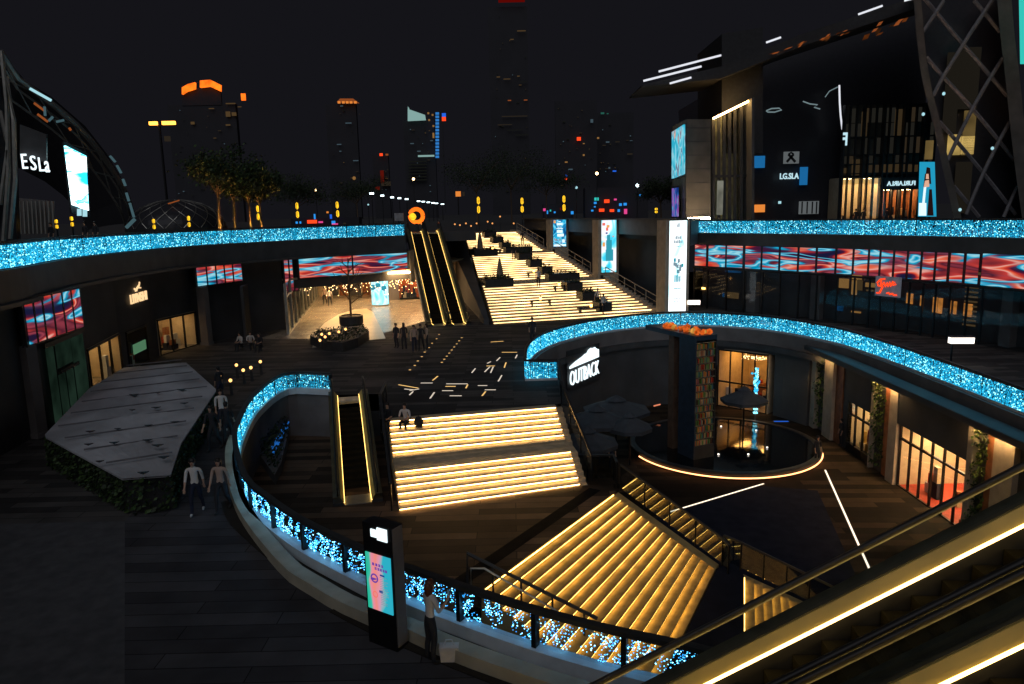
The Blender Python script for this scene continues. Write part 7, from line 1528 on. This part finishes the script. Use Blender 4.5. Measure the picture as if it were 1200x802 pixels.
# seated on the lit flight
q = lr(ST1['BL'], ST1['TL'], .94)+(ST1['TR']-ST1['TL'])*.10; zq = DZ+rise*10; zs_ = DZ+rise*12
person('sit', (q.x, q.y-.05, zs_-.36), rad(180-12), 'person in a white shirt sitting on the top steps of the straight lit flight', white, 'hair')
q2 = q+Vector((.55, -.2)); tt = thing('backpack', 'dark backpack standing beside the person on the lit steps', 'bag', (q2.x, q2.y, zs_-.16*1)); MB().lathe([(.16, 0), (.2, .12), (.19, .3), (.1, .44)], (q2.x, q2.y, zs_-.16), 10).build('sack', 'shirtd', tt); MB().tube([(q2.x-.06, q2.y, zs_+.26), (q2.x, q2.y, zs_+.33), (q2.x+.06, q2.y, zs_+.26)], .012, 5).build('handle', 'black', tt)
q3 = q+Vector((-.75, .1)); person('sit', (q3.x, q3.y, zs_-.36), rad(180-12), 'dark dressed person sitting at the left end of the straight lit flight', dark, 'hair')
# on the great staircase
for (x, y, ps, fc, mats_, lb) in ((632, 337, 'stand', 170, white, 'white shirted person standing alone on the great staircase'), (702, 362, 'walk', 160, white, 'white shirted person beside the lowest black planters, the left of a pair'), (711, 370, 'walk', 200, white, 'white shirted person beside the lowest black planters, the right of a pair'), (603, 307, 'stand', 180, dark, 'dark figure standing at the upper landing of the great staircase'), (613, 289, 'stand', 10, dark, 'dark figure high on the right of the great staircase')):
    s, t_, z = on_stair(x, y); q = sp(s+.25, min(13.8, max(tl(s)+.4, t_))); person(ps, (q.x, q.y, stair_z(s+.25)), rad(fc), lb, mats_)
for (x, y, fc, mats_, lb) in ((690, 545, 60, dark, 'dark person seen behind the court railing, left of three'), (705, 545, 180, ('skin', 'shirtd', 'jeans', 'shoe'), 'dark person seen behind the court railing, middle of three'), (717, 550, 200, ('skin', 'jeans', 'jeans', 'shoe'), 'person in blue seen behind the court railing, right of three'), (957, 545, 200, dark, 'dark figure standing at the right edge of the round pool'), (985, 523, 90, dark, 'dark figure looking into the lit shop window in the court')):
    person('stand', at(x, y, LZ+.004), rad(fc), lb, mats_)
for (x, y, fc, lb) in ((1003, 252, 0, 'small dark figure on the right terrace before the warm shop window'), (1012, 252, 180, 'small dark figure second from left on the right terrace'), (1039, 252, 0, 'small dark figure on the right terrace before the copper shop')):
    q = atY(x, y, 68); person('stand', (q.x, q.y, URZ), rad(fc), lb, dark)
for (x, lb) in ((60, 'small dark figure on the left upper deck below the white letters'), (100, 'small dark figure on the left upper deck below the blazing screen'), (112, 'small dark figure on the left upper deck right of the blazing screen')):
    q = atY(x, 270, 47); person('stand', (q.x, q.y, ULZ), rad(160), lb, dark)

# ------------------------------------------------------------------ night sky, added fill sun, render settings
w = bpy.data.worlds.new('World'); S.world = w; w.use_nodes = True
nt = w.node_tree; bg = nt.nodes['Background']
bg.inputs[0].default_value = (.0070, .0069, .0092, 1); bg.inputs[1].default_value = 1.0
sl = bpy.data.lights.new('fill_sun', 'SUN'); sl.energy = .5; sl.angle = rad(60); sl.color = (.93, .94, 1)
so = bpy.data.objects.new('fill_sun', sl); COL.objects.link(so); so.rotation_euler = (rad(50), rad(-8), 0)  # weak sun added behind the viewer to lift dark surfaces
S.render.engine = 'CYCLES'
cy = S.cycles
cy.use_denoising = True
try: cy.denoiser = 'OPENIMAGEDENOISE'; cy.denoising_input_passes = 'RGB_ALBEDO_NORMAL'
except Exception: pass
cy.max_bounces = 6; cy.volume_bounces = 1; cy.diffuse_bounces = 3; cy.glossy_bounces = 3; cy.transparent_max_bounces = 12; cy.transmission_bounces = 2
cy.sample_clamp_indirect = 4; cy.sample_clamp_direct = 0; cy.caustics_reflective = False; cy.caustics_refractive = False
cy.use_light_tree = True
S.view_settings.view_transform = 'Standard'; S.view_settings.look = 'None'; S.view_settings.exposure = 0; S.view_settings.gamma = 1
S.render.resolution_x = 1024; S.render.resolution_y = 684
